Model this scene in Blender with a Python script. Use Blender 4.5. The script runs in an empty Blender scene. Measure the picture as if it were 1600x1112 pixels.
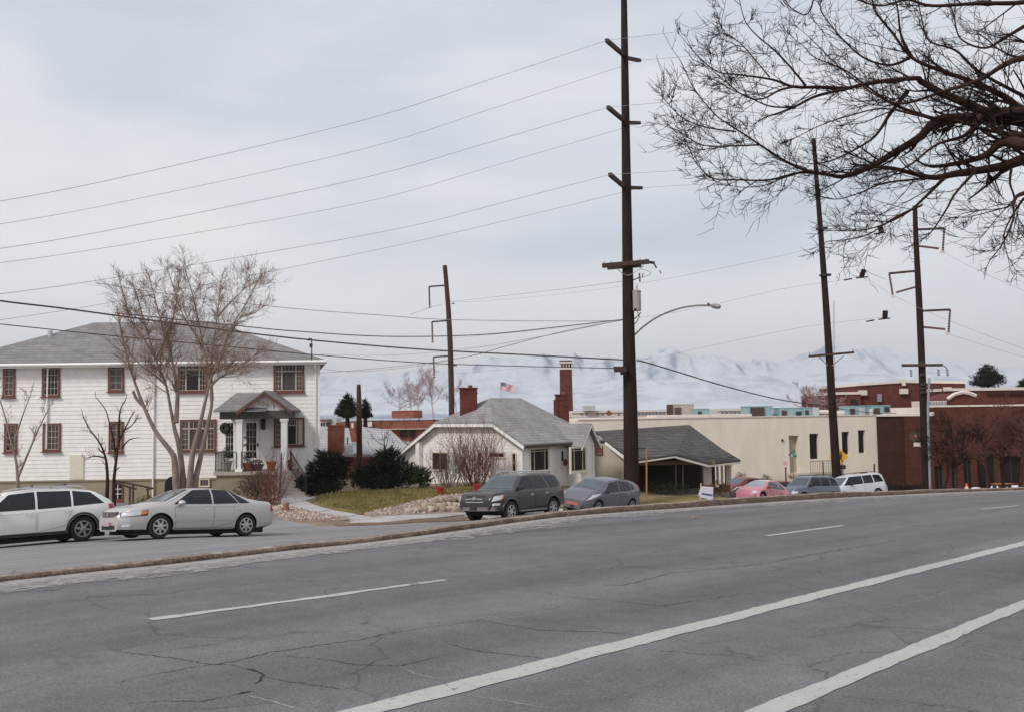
import bpy, math, random
import numpy as np
from mathutils import Vector, Matrix
from mathutils.geometry import delaunay_2d_cdt

# ------------------------------------------------------------------ camera
F = 1400.0                      # focal length in reference pixels (1600 wide)
CAM = Vector((0.0, 0.0, 6.0))
PITCH = math.atan(89 / F)
ROLL = math.radians(-0.8)
RC = Matrix.Rotation(math.pi/2 + PITCH, 3, 'X') @ Matrix.Rotation(ROLL, 3, 'Z')
scn = bpy.context.scene
col = scn.collection
cd = bpy.data.cameras.new('camera')
cam = bpy.data.objects.new('camera', cd)
col.objects.link(cam)
cam.location = CAM
cam.rotation_euler = RC.to_euler()
cd.sensor_width = 36; cd.lens = F/1600*36
cd.clip_start = 0.1; cd.clip_end = 30000
scn.camera = cam

# ------------------------------------------------------------------ light
SUN_EL, SUN_AZ = 44, 224        # degrees; azimuth clockwise from +Y
def S(r, g, b):                 # sRGB 0..255 -> linear
    f = lambda c: ((c/255+0.055)/1.055)**2.4 if c > 10 else c/255/12.92
    return (f(r), f(g), f(b), 1)
W = bpy.data.worlds.new('World'); scn.world = W; W.use_nodes = True
nt = W.node_tree; nt.nodes.clear()
N = nt.nodes.new; Lk = nt.links.new
wo = N('ShaderNodeOutputWorld'); bg = N('ShaderNodeBackground'); Lk(bg.outputs[0], wo.inputs[0])
BGS = 0.12; bg.inputs[1].default_value = BGS
sky = N('ShaderNodeTexSky'); sky.sky_type = 'NISHITA'; sky.sun_disc = False
sky.sun_elevation = math.radians(SUN_EL); sky.sun_rotation = math.radians(SUN_AZ)
tc = N('ShaderNodeTexCoord')
mp = N('ShaderNodeMapping'); mp.inputs['Scale'].default_value = (1, 1, 3.6); mp.inputs['Location'].default_value = (3.1, 1.7, .4)
Lk(tc.outputs['Generated'], mp.inputs[0])
n1 = N('ShaderNodeTexNoise'); n1.inputs['Scale'].default_value = 1.7; n1.inputs['Detail'].default_value = 7; n1.inputs['Roughness'].default_value = .5; n1.inputs['Distortion'].default_value = .35
Lk(mp.outputs[0], n1.inputs['Vector'])
sx = N('ShaderNodeSeparateXYZ'); Lk(tc.outputs['Generated'], sx.inputs[0])
# cloud brightness: noise, a little paler low down where the deck thins
ma = N('ShaderNodeMath'); ma.operation = 'MULTIPLY_ADD'; ma.inputs[1].default_value = -0.62; ma.inputs[2].default_value = .17
cl = N('ShaderNodeClamp'); cl.inputs['Max'].default_value = .45; Lk(sx.outputs[2], cl.inputs[0])
Lk(cl.outputs[0], ma.inputs[0])
ad = N('ShaderNodeMath'); ad.operation = 'ADD'; Lk(n1.outputs[0], ad.inputs[0]); Lk(ma.outputs[0], ad.inputs[1])
rp = N('ShaderNodeValToRGB')
def sc(c, k=1/BGS): return (c[0]*k, c[1]*k, c[2]*k, 1)
e = rp.color_ramp.elements
e[0].position = .36; e[0].color = S(190, 197, 207)
e[1].position = .66; e[1].color = S(226, 224, 227)
m_ = e.new(.5); m_.color = S(207, 211, 217)
Lk(ad.outputs[0], rp.inputs[0])
vs = N('ShaderNodeVectorMath'); vs.operation = 'SCALE'; vs.inputs['Scale'].default_value = 1/BGS
Lk(rp.outputs[0], vs.inputs[0])
mx = N('ShaderNodeMix'); mx.data_type = 'RGBA'; mx.inputs[0].default_value = .955
Lk(sky.outputs[0], mx.inputs[6]); Lk(vs.outputs[0], mx.inputs[7])
Lk(mx.outputs[2], bg.inputs[0])
sd = bpy.data.lights.new('sun', 'SUN'); sd.energy = 2.1; sd.angle = math.radians(14); sd.color = (1, .965, .92)
sun = bpy.data.objects.new('sun', sd); col.objects.link(sun)
a_ = math.radians(SUN_AZ); el_ = math.radians(SUN_EL)
sdir = Vector((math.sin(a_)*math.cos(el_), math.cos(a_)*math.cos(el_), math.sin(el_)))
sun.rotation_euler = sdir.to_track_quat('Z', 'Y').to_euler()
sun.location = (0, 0, 60)
vw = scn.view_settings; vw.view_transform = 'Standard'; vw.look = 'None'; vw.exposure = 0.26; vw.gamma = 1
vw.use_curve_mapping = False

# ------------------------------------------------------------------ pixel geometry (reference pixels)
def ray(u, v):
    return (RC @ Vector(((u-800), (556-v), -F))).normalized()
def P(u, v, d):                 # point seen at (u,v) whose distance along +Y is d
    r = ray(u, v); return CAM + r*(d/r.y)
NP = (RC @ Vector((0, F, -147))).normalized()     # main road plane (3-4 % downhill to the right)
HR = 1.7
def R_(u, v, lift=0.0):         # pixel -> main road plane
    r = ray(u, v); t = -HR/ NP.dot(r)
    p = CAM + r*t; p.z += lift; return p
def road_z(x, y):
    return CAM.z + (-HR - NP.x*x - NP.y*y)/NP.z
def px(p):                      # world -> reference pixel
    q = RC.transposed() @ (Vector(p)-CAM)
    return 800 + q.x/-q.z*F, 556 - q.y/-q.z*F

# ------------------------------------------------------------------ materials
MATS = {}
def mat(name, c, rough=.8, var=.0, vscale=3.0, bump=0.0, bscale=40.0, metal=0.0, coat=0.0, emit=None, spec=.5, c2=None, stretch=(1, 1, 1), detail=6, bdist=.02):
    if name in MATS: return MATS[name]
    m = bpy.data.materials.new(name); m.use_nodes = True; t = m.node_tree
    b = t.nodes['Principled BSDF']; b.inputs['Roughness'].default_value = rough
    b.inputs['Metallic'].default_value = metal; b.inputs['Coat Weight'].default_value = coat
    b.inputs['Specular IOR Level'].default_value = spec
    b.inputs['Base Color'].default_value = c
    if var or bump or c2:
        tcx = t.nodes.new('ShaderNodeTexCoord'); mpp = t.nodes.new('ShaderNodeMapping'); mpp.inputs['Scale'].default_value = stretch
        t.links.new(tcx.outputs['Object'], mpp.inputs[0])
    if var or c2:
        n = t.nodes.new('ShaderNodeTexNoise'); n.inputs['Scale'].default_value = vscale; n.inputs['Detail'].default_value = detail; n.inputs['Roughness'].default_value = .62
        t.links.new(mpp.outputs[0], n.inputs['Vector'])
        r = t.nodes.new('ShaderNodeValToRGB'); r.color_ramp.elements[0].position = .32; r.color_ramp.elements[1].position = .68
        if c2 is None:
            lo = [x*(1-var) for x in c[:3]]+[1]; hi = [min(1, x*(1+var)) for x in c[:3]]+[1]
        else: lo, hi = c, c2
        r.color_ramp.elements[0].color = lo; r.color_ramp.elements[1].color = hi
        t.links.new(n.outputs[0], r.inputs[0]); t.links.new(r.outputs[0], b.inputs['Base Color'])
    if bump:
        n2 = t.nodes.new('ShaderNodeTexNoise'); n2.inputs['Scale'].default_value = bscale; n2.inputs['Detail'].default_value = 5
        t.links.new(mpp.outputs[0], n2.inputs['Vector'])
        bm = t.nodes.new('ShaderNodeBump'); bm.inputs['Strength'].default_value = bump; bm.inputs['Distance'].default_value = bdist
        t.links.new(n2.outputs[0], bm.inputs['Height']); t.links.new(bm.outputs[0], b.inputs['Normal'])
    if emit:
        b.inputs['Emission Color'].default_value = emit; b.inputs['Emission Strength'].default_value = 1
    MATS[name] = m; return m
def brickmat(name, c1, c2, mortar, bw=.22, bh=.075, ms=.008, rough=.85, bump=.4, var=.25, axis='XZ', rot=0.0):
    if name in MATS: return MATS[name]
    m = bpy.data.materials.new(name); m.use_nodes = True; t = m.node_tree; b = t.nodes['Principled BSDF']; b.inputs['Roughness'].default_value = rough; b.inputs['Specular IOR Level'].default_value = .2
    tcx = t.nodes.new('ShaderNodeTexCoord'); s = t.nodes.new('ShaderNodeSeparateXYZ'); cmb = t.nodes.new('ShaderNodeCombineXYZ')
    mr = t.nodes.new('ShaderNodeMapping'); mr.inputs['Rotation'].default_value = (0, 0, rot)
    t.links.new(tcx.outputs['Object'], mr.inputs[0]); t.links.new(mr.outputs[0], s.inputs[0])
    ad = t.nodes.new('ShaderNodeMath'); ad.operation = 'ADD'
    t.links.new(s.outputs[0], ad.inputs[0]); t.links.new(s.outputs[1], ad.inputs[1])
    if axis == 'XZ': t.links.new(ad.outputs[0], cmb.inputs[0])
    else: t.links.new(s.outputs[0], cmb.inputs[0])
    t.links.new(s.outputs[2], cmb.inputs[1])
    br = t.nodes.new('ShaderNodeTexBrick'); br.inputs['Scale'].default_value = 1
    br.inputs['Brick Width'].default_value = bw; br.inputs['Row Height'].default_value = bh; br.inputs['Mortar Size'].default_value = ms
    br.inputs['Color1'].default_value = c1; br.inputs['Color2'].default_value = c2; br.inputs['Mortar'].default_value = mortar
    t.links.new(cmb.outputs[0], br.inputs['Vector'])
    n = t.nodes.new('ShaderNodeTexNoise'); n.inputs['Scale'].default_value = 1.3; n.inputs['Detail'].default_value = 8
    t.links.new(tcx.outputs['Object'], n.inputs['Vector'])
    mr2 = t.nodes.new('ShaderNodeMapRange'); mr2.inputs['From Min'].default_value = .3; mr2.inputs['From Max'].default_value = .7; mr2.inputs['To Min'].default_value = 1-var; mr2.inputs['To Max'].default_value = 1+var
    t.links.new(n.outputs[0], mr2.inputs[0])
    v = t.nodes.new('ShaderNodeVectorMath'); v.operation = 'SCALE'; t.links.new(br.outputs[0], v.inputs[0]); t.links.new(mr2.outputs[0], v.inputs['Scale'])
    t.links.new(v.outputs[0], b.inputs['Base Color'])
    bm = t.nodes.new('ShaderNodeBump'); bm.inputs['Strength'].default_value = bump; bm.inputs['Distance'].default_value = .01; bm.invert = True
    t.links.new(br.outputs['Fac'], bm.inputs['Height']); t.links.new(bm.outputs[0], b.inputs['Normal'])
    MATS[name] = m; return m

# ------------------------------------------------------------------ mesh builder
class MB:
    def __init__(s): s.v = []; s.f = []; s.m = []
    def add(s, vs, fs, mi=0):
        o = len(s.v); s.v.extend([tuple(p) for p in vs]); s.f.extend([[i+o for i in f] for f in fs]); s.m.extend([mi]*len(fs)); return s
    def hexa(s, p, mi=0):        # 8 points: bottom loop 4, top loop 4
        return s.add(p, [[3, 2, 1, 0], [4, 5, 6, 7], [0, 1, 5, 4], [1, 2, 6, 5], [2, 3, 7, 6], [3, 0, 4, 7]], mi)
    def box(s, c, sz, rot=None, mi=0):
        hx, hy, hz = sz[0]/2, sz[1]/2, sz[2]/2
        ps = [Vector(q) for q in ((-hx, -hy, -hz), (hx, -hy, -hz), (hx, hy, -hz), (-hx, hy, -hz), (-hx, -hy, hz), (hx, -hy, hz), (hx, hy, hz), (-hx, hy, hz))]
        if rot is not None: ps = [rot @ q for q in ps]
        return s.hexa([q+Vector(c) for q in ps], mi)
    def slab(s, poly, t, mi=0):  # polygon extruded by vector t
        n = len(poly); t = Vector(t); p = [Vector(q) for q in poly]; vs = p+[q+t for q in p]
        fs = [list(range(n)), [i+n for i in reversed(range(n))]]+[[i, (i+1) % n+0, (i+1) % n+n, i+n] for i in range(n)]
        return s.add(vs, fs, mi)
    def tube(s, path, rad, sides=8, mi=0, cap=True):
        path = [Vector(p) for p in path]; n = len(path)
        if not hasattr(rad, '__len__'): rad = [rad]*n
        ref = None; o = len(s.v); fs = []
        for i, p in enumerate(path):
            t = (path[min(i+1, n-1)]-path[max(i-1, 0)]).normalized()
            if ref is None: ref = t.orthogonal().normalized()
            ref = (ref - t*ref.dot(t)).normalized(); b = t.cross(ref)
            for k in range(sides):
                a = 2*math.pi*k/sides
                s.v.append(tuple(p+(ref*math.cos(a)+b*math.sin(a))*rad[i]))
        for i in range(n-1):
            for k in range(sides):
                k2 = (k+1) % sides
                fs.append([o+i*sides+k, o+i*sides+k2, o+(i+1)*sides+k2, o+(i+1)*sides+k])
        if cap:
            fs.append([o+k for k in reversed(range(sides))]); fs.append([o+(n-1)*sides+k for k in range(sides)])
        s.f.extend(fs); s.m.extend([mi]*len(fs)); return s
    def lathe(s, c, prof, sides=16, axis='Z', mi=0):
        o = len(s.v); c = Vector(c)
        for r, h in prof:
            for k in range(sides):
                a = 2*math.pi*k/sides; q = (r*math.cos(a), r*math.sin(a), h)
                if axis == 'Y': q = (q[0], q[2], q[1])
                if axis == 'X': q = (q[2], q[0], q[1])
                s.v.append(tuple(c+Vector(q)))
        fs = []
        for i in range(len(prof)-1):
            for k in range(sides):
                k2 = (k+1) % sides
                fs.append([o+i*sides+k, o+i*sides+k2, o+(i+1)*sides+k2, o+(i+1)*sides+k])
        fs.append([o+k for k in reversed(range(sides))]); fs.append([o+(len(prof)-1)*sides+k for k in range(sides)])
        s.f.extend(fs); s.m.extend([mi]*len(fs)); return s
    def grid(s, rows, mi=0, closed=False):
        o = len(s.v); m = len(rows[0])
        for r in rows: s.v.extend([tuple(p) for p in r])
        fs = []
        for i in range(len(rows)-1):
            for k in range(m if closed else m-1):
                k2 = (k+1) % m
                fs.append([o+i*m+k, o+i*m+k2, o+(i+1)*m+k2, o+(i+1)*m+k])
        s.f.extend(fs); s.m.extend([mi]*len(fs)); return s
    def build(s, name, mats, parent=None, smooth=False, loc=None, **tags):
        me = bpy.data.meshes.new(name)
        org = Vector(loc) if loc is not None else (ORG.get(parent.name, Vector()) if parent else Vector())
        if org.length: vs = [(a-org.x, b-org.y, c-org.z) for a, b, c in s.v]
        else: vs = s.v
        me.from_pydata(vs, [], s.f)
        if not isinstance(mats, (list, tuple)): mats = [mats]
        for m in mats: me.materials.append(m)
        if len(mats) > 1: me.polygons.foreach_set('material_index', s.m)
        if smooth: me.polygons.foreach_set('use_smooth', [True]*len(s.f))
        if smooth == 'auto': me.set_sharp_from_angle(angle=math.radians(38))
        me.update()
        return link(name, me, parent, org if loc is not None else None, org, **tags)
ORG = {}
def link(name, me, parent=None, loc=None, org=None, **tags):
    o = bpy.data.objects.new(name, me); col.objects.link(o)
    if parent: o.parent = parent
    if loc is not None: o.location = loc
    ORG[o.name] = Vector(org) if org is not None else Vector()
    for k, v in tags.items():
        if v is not None: o[k] = v
    return o
def thing(name, label, cat, loc=(0, 0, 0), group=None):
    o = bpy.data.objects.new(name, None); col.objects.link(o); o.location = loc; o.empty_display_size = .3
    ORG[o.name] = Vector(loc); o['label'] = label; o['category'] = cat
    if group: o['group'] = group
    return o
def kids(o): return [c for c in bpy.data.objects if c.parent == o]
def copy_tree(o, parent=None):
    c = o.copy(); col.objects.link(c)
    if parent: c.parent = parent
    ORG[c.name] = ORG.get(o.name, Vector())
    for ch in kids(o): copy_tree(ch, c)
    return c
def np_mesh(name, verts, faces, mats, parent=None, loc=None, smooth=False, mi=None, **tags):
    """verts (n,3) array, faces (m,k) array, fast"""
    org = Vector(loc) if loc is not None else (ORG.get(parent.name, Vector()) if parent else Vector())
    verts = np.asarray(verts, dtype=np.float32)-np.array(org, dtype=np.float32)
    faces = np.asarray(faces, dtype=np.int32)
    me = bpy.data.meshes.new(name); k = faces.shape[1]
    me.vertices.add(len(verts)); me.vertices.foreach_set('co', verts.ravel())
    me.loops.add(faces.size); me.loops.foreach_set('vertex_index', faces.ravel())
    me.polygons.add(len(faces)); me.polygons.foreach_set('loop_start', np.arange(0, faces.size, k, dtype=np.int32))
    me.polygons.foreach_set('loop_total', np.full(len(faces), k, dtype=np.int32))
    if not isinstance(mats, (list, tuple)): mats = [mats]
    for m in mats: me.materials.append(m)
    if mi is not None: me.polygons.foreach_set('material_index', mi)
    if smooth: me.polygons.foreach_set('use_smooth', np.ones(len(faces), dtype=bool))
    me.update(calc_edges=True); me.validate()
    return link(name, me, parent, org if loc is not None else None, org, **tags)
def batch_tubes(groups, sides=3):
    """groups: list of (pts (n,3), rad (n,)) -> verts, quads"""
    byn = {}
    for p, r in groups: byn.setdefault(len(p), []).append((p, r))
    V, Fq, off = [], [], 0
    for n, lst in byn.items():
        A = np.array([p for p, _ in lst]); R = np.array([r for _, r in lst])
        T = np.empty_like(A); T[:, 1:-1] = A[:, 2:]-A[:, :-2]; T[:, 0] = A[:, 1]-A[:, 0]; T[:, -1] = A[:, -1]-A[:, -2]
        T /= np.linalg.norm(T, axis=2, keepdims=True)+1e-9
        ref = np.where(np.abs(T[:, :1, 2:3]) > .9, np.array([1., 0, 0]), np.array([0, 0, 1.]))
        ref = np.broadcast_to(ref, T.shape)
        B = np.cross(T, ref); B /= np.linalg.norm(B, axis=2, keepdims=True)+1e-9; C = np.cross(T, B)
        ang = 2*np.pi*np.arange(sides)/sides
        ring = A[:, :, None]+(B[:, :, None]*np.cos(ang)[None, None, :, None]+C[:, :, None]*np.sin(ang)[None, None, :, None])*R[:, :, None, None]
        M = len(lst); V.append(ring.reshape(-1, 3))
        i = np.arange(M)[:, None, None]*n*sides+np.arange(n-1)[None, :, None]*sides+off
        k = np.arange(sides)[None, None, :]; k2 = (k+1) % sides
        q = np.stack(np.broadcast_arrays(i+k, i+k2, i+sides+k2, i+sides+k), -1).reshape(-1, 4)
        Fq.append(q); off += M*n*sides
    return np.concatenate(V), np.concatenate(Fq)
def smooth_path(pts, sub=6):
    pts = [Vector(p) for p in pts]; out = []
    n = len(pts)
    for i in range(n-1):
        p0 = pts[max(i-1, 0)]; p1 = pts[i]; p2 = pts[i+1]; p3 = pts[min(i+2, n-1)]
        for k in range(sub):
            t = k/sub
            out.append(.5*((2*p1)+(p2-p0)*t+(2*p0-5*p1+4*p2-p3)*t*t+(3*p1-p0-3*p2+p3)*t**3))
    out.append(pts[-1]); return out
# ------------------------------------------------------------------ terrain
random.seed(5); rng = np.random.default_rng(7)
kerb_px = [(0, 909), (175, 890), (301, 877.5), (447, 860.5), (528, 852), (612, 842.5), (700, 831), (766, 821.5), (822, 814), (879, 807), (935, 802.5), (1010, 797), (1100, 791), (1200, 784), (1300, 777.8), (1400, 772.8), (1480, 769), (1600, 765)]
kp = [R_(u, v) for u, v in kerb_px]
d0 = (kp[1]-kp[4]).normalized(); dn = (kp[-1]-kp[-2]).normalized()
# extend: straight back to the left, curving gently on to the right
pre = []
q = kp[0].copy()
for i in range(12): q = q+d0*5; pre.append(q.copy())
kp = pre[::-1]+kp
q = kp[-1].copy(); dd = dn.copy()
for i in range(16):
    dd = Matrix.Rotation(math.radians(-2.0), 3, 'Z') @ dd; q = q+dd*6; kp.append(q.copy())
kp = smooth_path(kp, 8)
KL = np.array([(p.x, p.y) for p in kp])
seg = np.r_[0, np.cumsum(np.linalg.norm(np.diff(KL, axis=0), axis=1))]
tt = np.arange(0, seg[-1], .6)
KC = np.stack([np.interp(tt, seg, KL[:, 0]), np.interp(tt, seg, KL[:, 1])], 1)
KT = np.gradient(KC, axis=0); KT /= np.linalg.norm(KT, axis=1, keepdims=True)
# smooth tangents
kk = np.ones(15)/15
for a in (0, 1): KT[7:-7, a] = np.convolve(KT[:, a], kk, 'valid')
KT /= np.linalg.norm(KT, axis=1, keepdims=True)
KN = np.stack([-KT[:, 1], KT[:, 0]], 1)           # points away from the camera
anchors = []
def A(u, v, d): p = P(u, v, d); anchors.append((p.x, p.y, p.z))
for (u, v, d) in [(262, 841, 26), (385, 838.5, 28.3), (128, 852, 24), (0, 860, 23),
                  (795, 811, 36), (862, 806, 38), (740, 814.5, 35.5), (935, 800, 41.5), (992, 796, 44), (985, 797, 46), (1190, 789, 55), (1255, 787, 58), (1325, 785, 60),
                  (470, 773, 43.5), (100, 789, 44), (300, 786, 44.5), (420, 800, 36), (0, 790, 44), (430, 780, 41.5),
                  (520, 816, 34), (600, 812, 35), (700, 808.5, 37), (590, 803, 36.5), (700, 801, 38), (700, 781, 40.5), (700, 765, 44.5), (600, 765, 44), (500, 775, 42.5), (640, 758, 50), (817, 757, 46), (760, 762, 44.5), (925, 764, 49), (560, 761, 52), (760, 745, 60), (560, 745, 62),
                  (1050, 777, 50), (985, 775, 50), (1130, 777, 53), (1240, 778, 68), (1140, 779, 64), (1365, 770, 77), (1510, 768, 55), (1590, 766, 60), (1480, 766.5, 58), (1440, 768, 68), (925, 742, 72),
                  (1600, 765, 75), (1750, 762, 65), (1900, 764, 60), (-300, 800, 46), (-300, 880, 26)]:
    A(u, v, d)
for i in range(0, len(KC), 8):
    x, y = KC[i]; anchors.append((x, y, road_z(x, y)))
for x in (-90, -50, -15, 15, 50, 95): anchors.append((x, 115, 6-10-.02*x))
An = np.array(anchors)
def U(r2): return np.where(r2 > 1e-9, r2*np.log(np.maximum(r2, 1e-9))*.5, 0)
n_ = len(An); K_ = U(((An[:, None, :2]-An[None, :, :2])**2).sum(-1))+np.eye(n_)*.8
Pm = np.c_[np.ones(n_), An[:, :2]]
M_ = np.block([[K_, Pm], [Pm.T, np.zeros((3, 3))]])
wts = np.linalg.solve(M_, np.r_[An[:, 2], 0, 0, 0])
def Gn(X, Y):
    X = np.asarray(X, float).ravel(); Y = np.asarray(Y, float).ravel()
    z = U((X[:, None]-An[None, :, 0])**2+(Y[:, None]-An[None, :, 1])**2) @ wts[:n_]+wts[n_]+wts[n_+1]*X+wts[n_+2]*Y
    dk = np.sqrt(((X[:, None]-KC[None, ::2, 0])**2+(Y[:, None]-KC[None, ::2, 1])**2).min(1))
    rz = CAM.z+(-HR-NP.x*X-NP.y*Y)/NP.z
    t = np.clip(dk/3.5, 0, 1); t = t*t*(3-2*t); z = rz*(1-t)+z*t
    far = np.clip((dk-75)/60, 0, 1); far = far*far*(3-2*far); z = z*(1-far)+(-12.0)*far
    return z
def G(x, y): return float(Gn([x], [y])[0])
def GP(u, v, lo=14, hi=80, lift=0.0):     # pixel -> terrain (first hit)
    r = ray(u, v); ds = np.linspace(lo, hi, 260); X = CAM.x+r.x/r.y*ds; Y = ds; Z = CAM.z+r.z/r.y*ds
    g = Gn(X, Y)-Z; i = np.argmax(g > 0)
    if g[i] <= 0: i = int(np.argmax(g)); d = ds[i]
    elif i == 0: d = ds[0]
    else: d = ds[i-1]+(ds[i]-ds[i-1])*(-g[i-1])/(g[i]-g[i-1])
    return Vector((r.x/r.y*d, d, G(r.x/r.y*d, d)+lift))
def on_ground(u, d): # terrain point at image column u and depth d
    x = d*(u-800)/F; z = G(x, d); 
    for _ in range(3):
        uu, vv = px((x, d, z)); x += (u-uu)/F*d; z = G(x, d)
    return Vector((x, d, z))

# ground materials
def groundmat(name, c1, c2, sc1=.6, sc2=60, bump=.5, rough=.95, c3=None, fine=.35):
    m = bpy.data.materials.new(name); m.use_nodes = True; t = m.node_tree; b = t.nodes['Principled BSDF']; b.inputs['Roughness'].default_value = rough; b.inputs['Specular IOR Level'].default_value = .25
    g = t.nodes.new('ShaderNodeNewGeometry')
    n = t.nodes.new('ShaderNodeTexNoise'); n.inputs['Scale'].default_value = sc1; n.inputs['Detail'].default_value = 8; n.inputs['Roughness'].default_value = .65
    f = t.nodes.new('ShaderNodeTexNoise'); f.inputs['Scale'].default_value = sc2; f.inputs['Detail'].default_value = 4
    for q in (n, f): t.links.new(g.outputs['Position'], q.inputs['Vector'])
    r = t.nodes.new('ShaderNodeValToRGB'); r.color_ramp.elements[0].position = .33; r.color_ramp.elements[1].position = .67
    r.color_ramp.elements[0].color = c1; r.color_ramp.elements[1].color = c2
    if c3: e = r.color_ramp.elements.new(.5); e.color = c3
    t.links.new(n.outputs[0], r.inputs[0])
    mr = t.nodes.new('ShaderNodeMapRange'); mr.inputs['From Min'].default_value = .3; mr.inputs['From Max'].default_value = .7; mr.inputs['To Min'].default_value = 1-fine; mr.inputs['To Max'].default_value = 1+fine
    t.links.new(f.outputs[0], mr.inputs[0])
    s = t.nodes.new('ShaderNodeVectorMath'); s.operation = 'SCALE'; t.links.new(r.outputs[0], s.inputs[0]); t.links.new(mr.outputs[0], s.inputs['Scale'])
    t.links.new(s.outputs[0], b.inputs['Base Color'])
    bm = t.nodes.new('ShaderNodeBump'); bm.inputs['Strength'].default_value = bump; bm.inputs['Distance'].default_value = .03
    t.links.new(f.outputs[0], bm.inputs['Height']); t.links.new(bm.outputs[0], b.inputs['Normal'])
    MATS[name] = m; return m
M_dirt = groundmat('dry_soil', S(120, 100, 84), S(150, 132, 112), .8, 40)
M_lawn = groundmat('winter_lawn', S(118, 102, 66), S(148, 128, 90), 1.2, 50, c3=S(128, 116, 74))
M_gravel = groundmat('pink_gravel', S(148, 124, 114), S(182, 160, 148), 3, 22, 1.0, fine=.5)
M_concrete = groundmat('concrete', S(158, 152, 150), S(186, 180, 176), .9, 30, .2, fine=.1)
M_oldconc = groundmat('old_concrete', S(150, 142, 132), S(176, 166, 152), 1.4, 30, .3, fine=.2)
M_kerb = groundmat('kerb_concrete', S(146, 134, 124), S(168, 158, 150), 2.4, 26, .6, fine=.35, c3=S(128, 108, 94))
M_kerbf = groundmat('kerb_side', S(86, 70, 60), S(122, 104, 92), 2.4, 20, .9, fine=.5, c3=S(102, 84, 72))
M_straw = groundmat('dead_grass_strip', S(104, 84, 68), S(128, 106, 86), 1.5, 30, .6)

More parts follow.
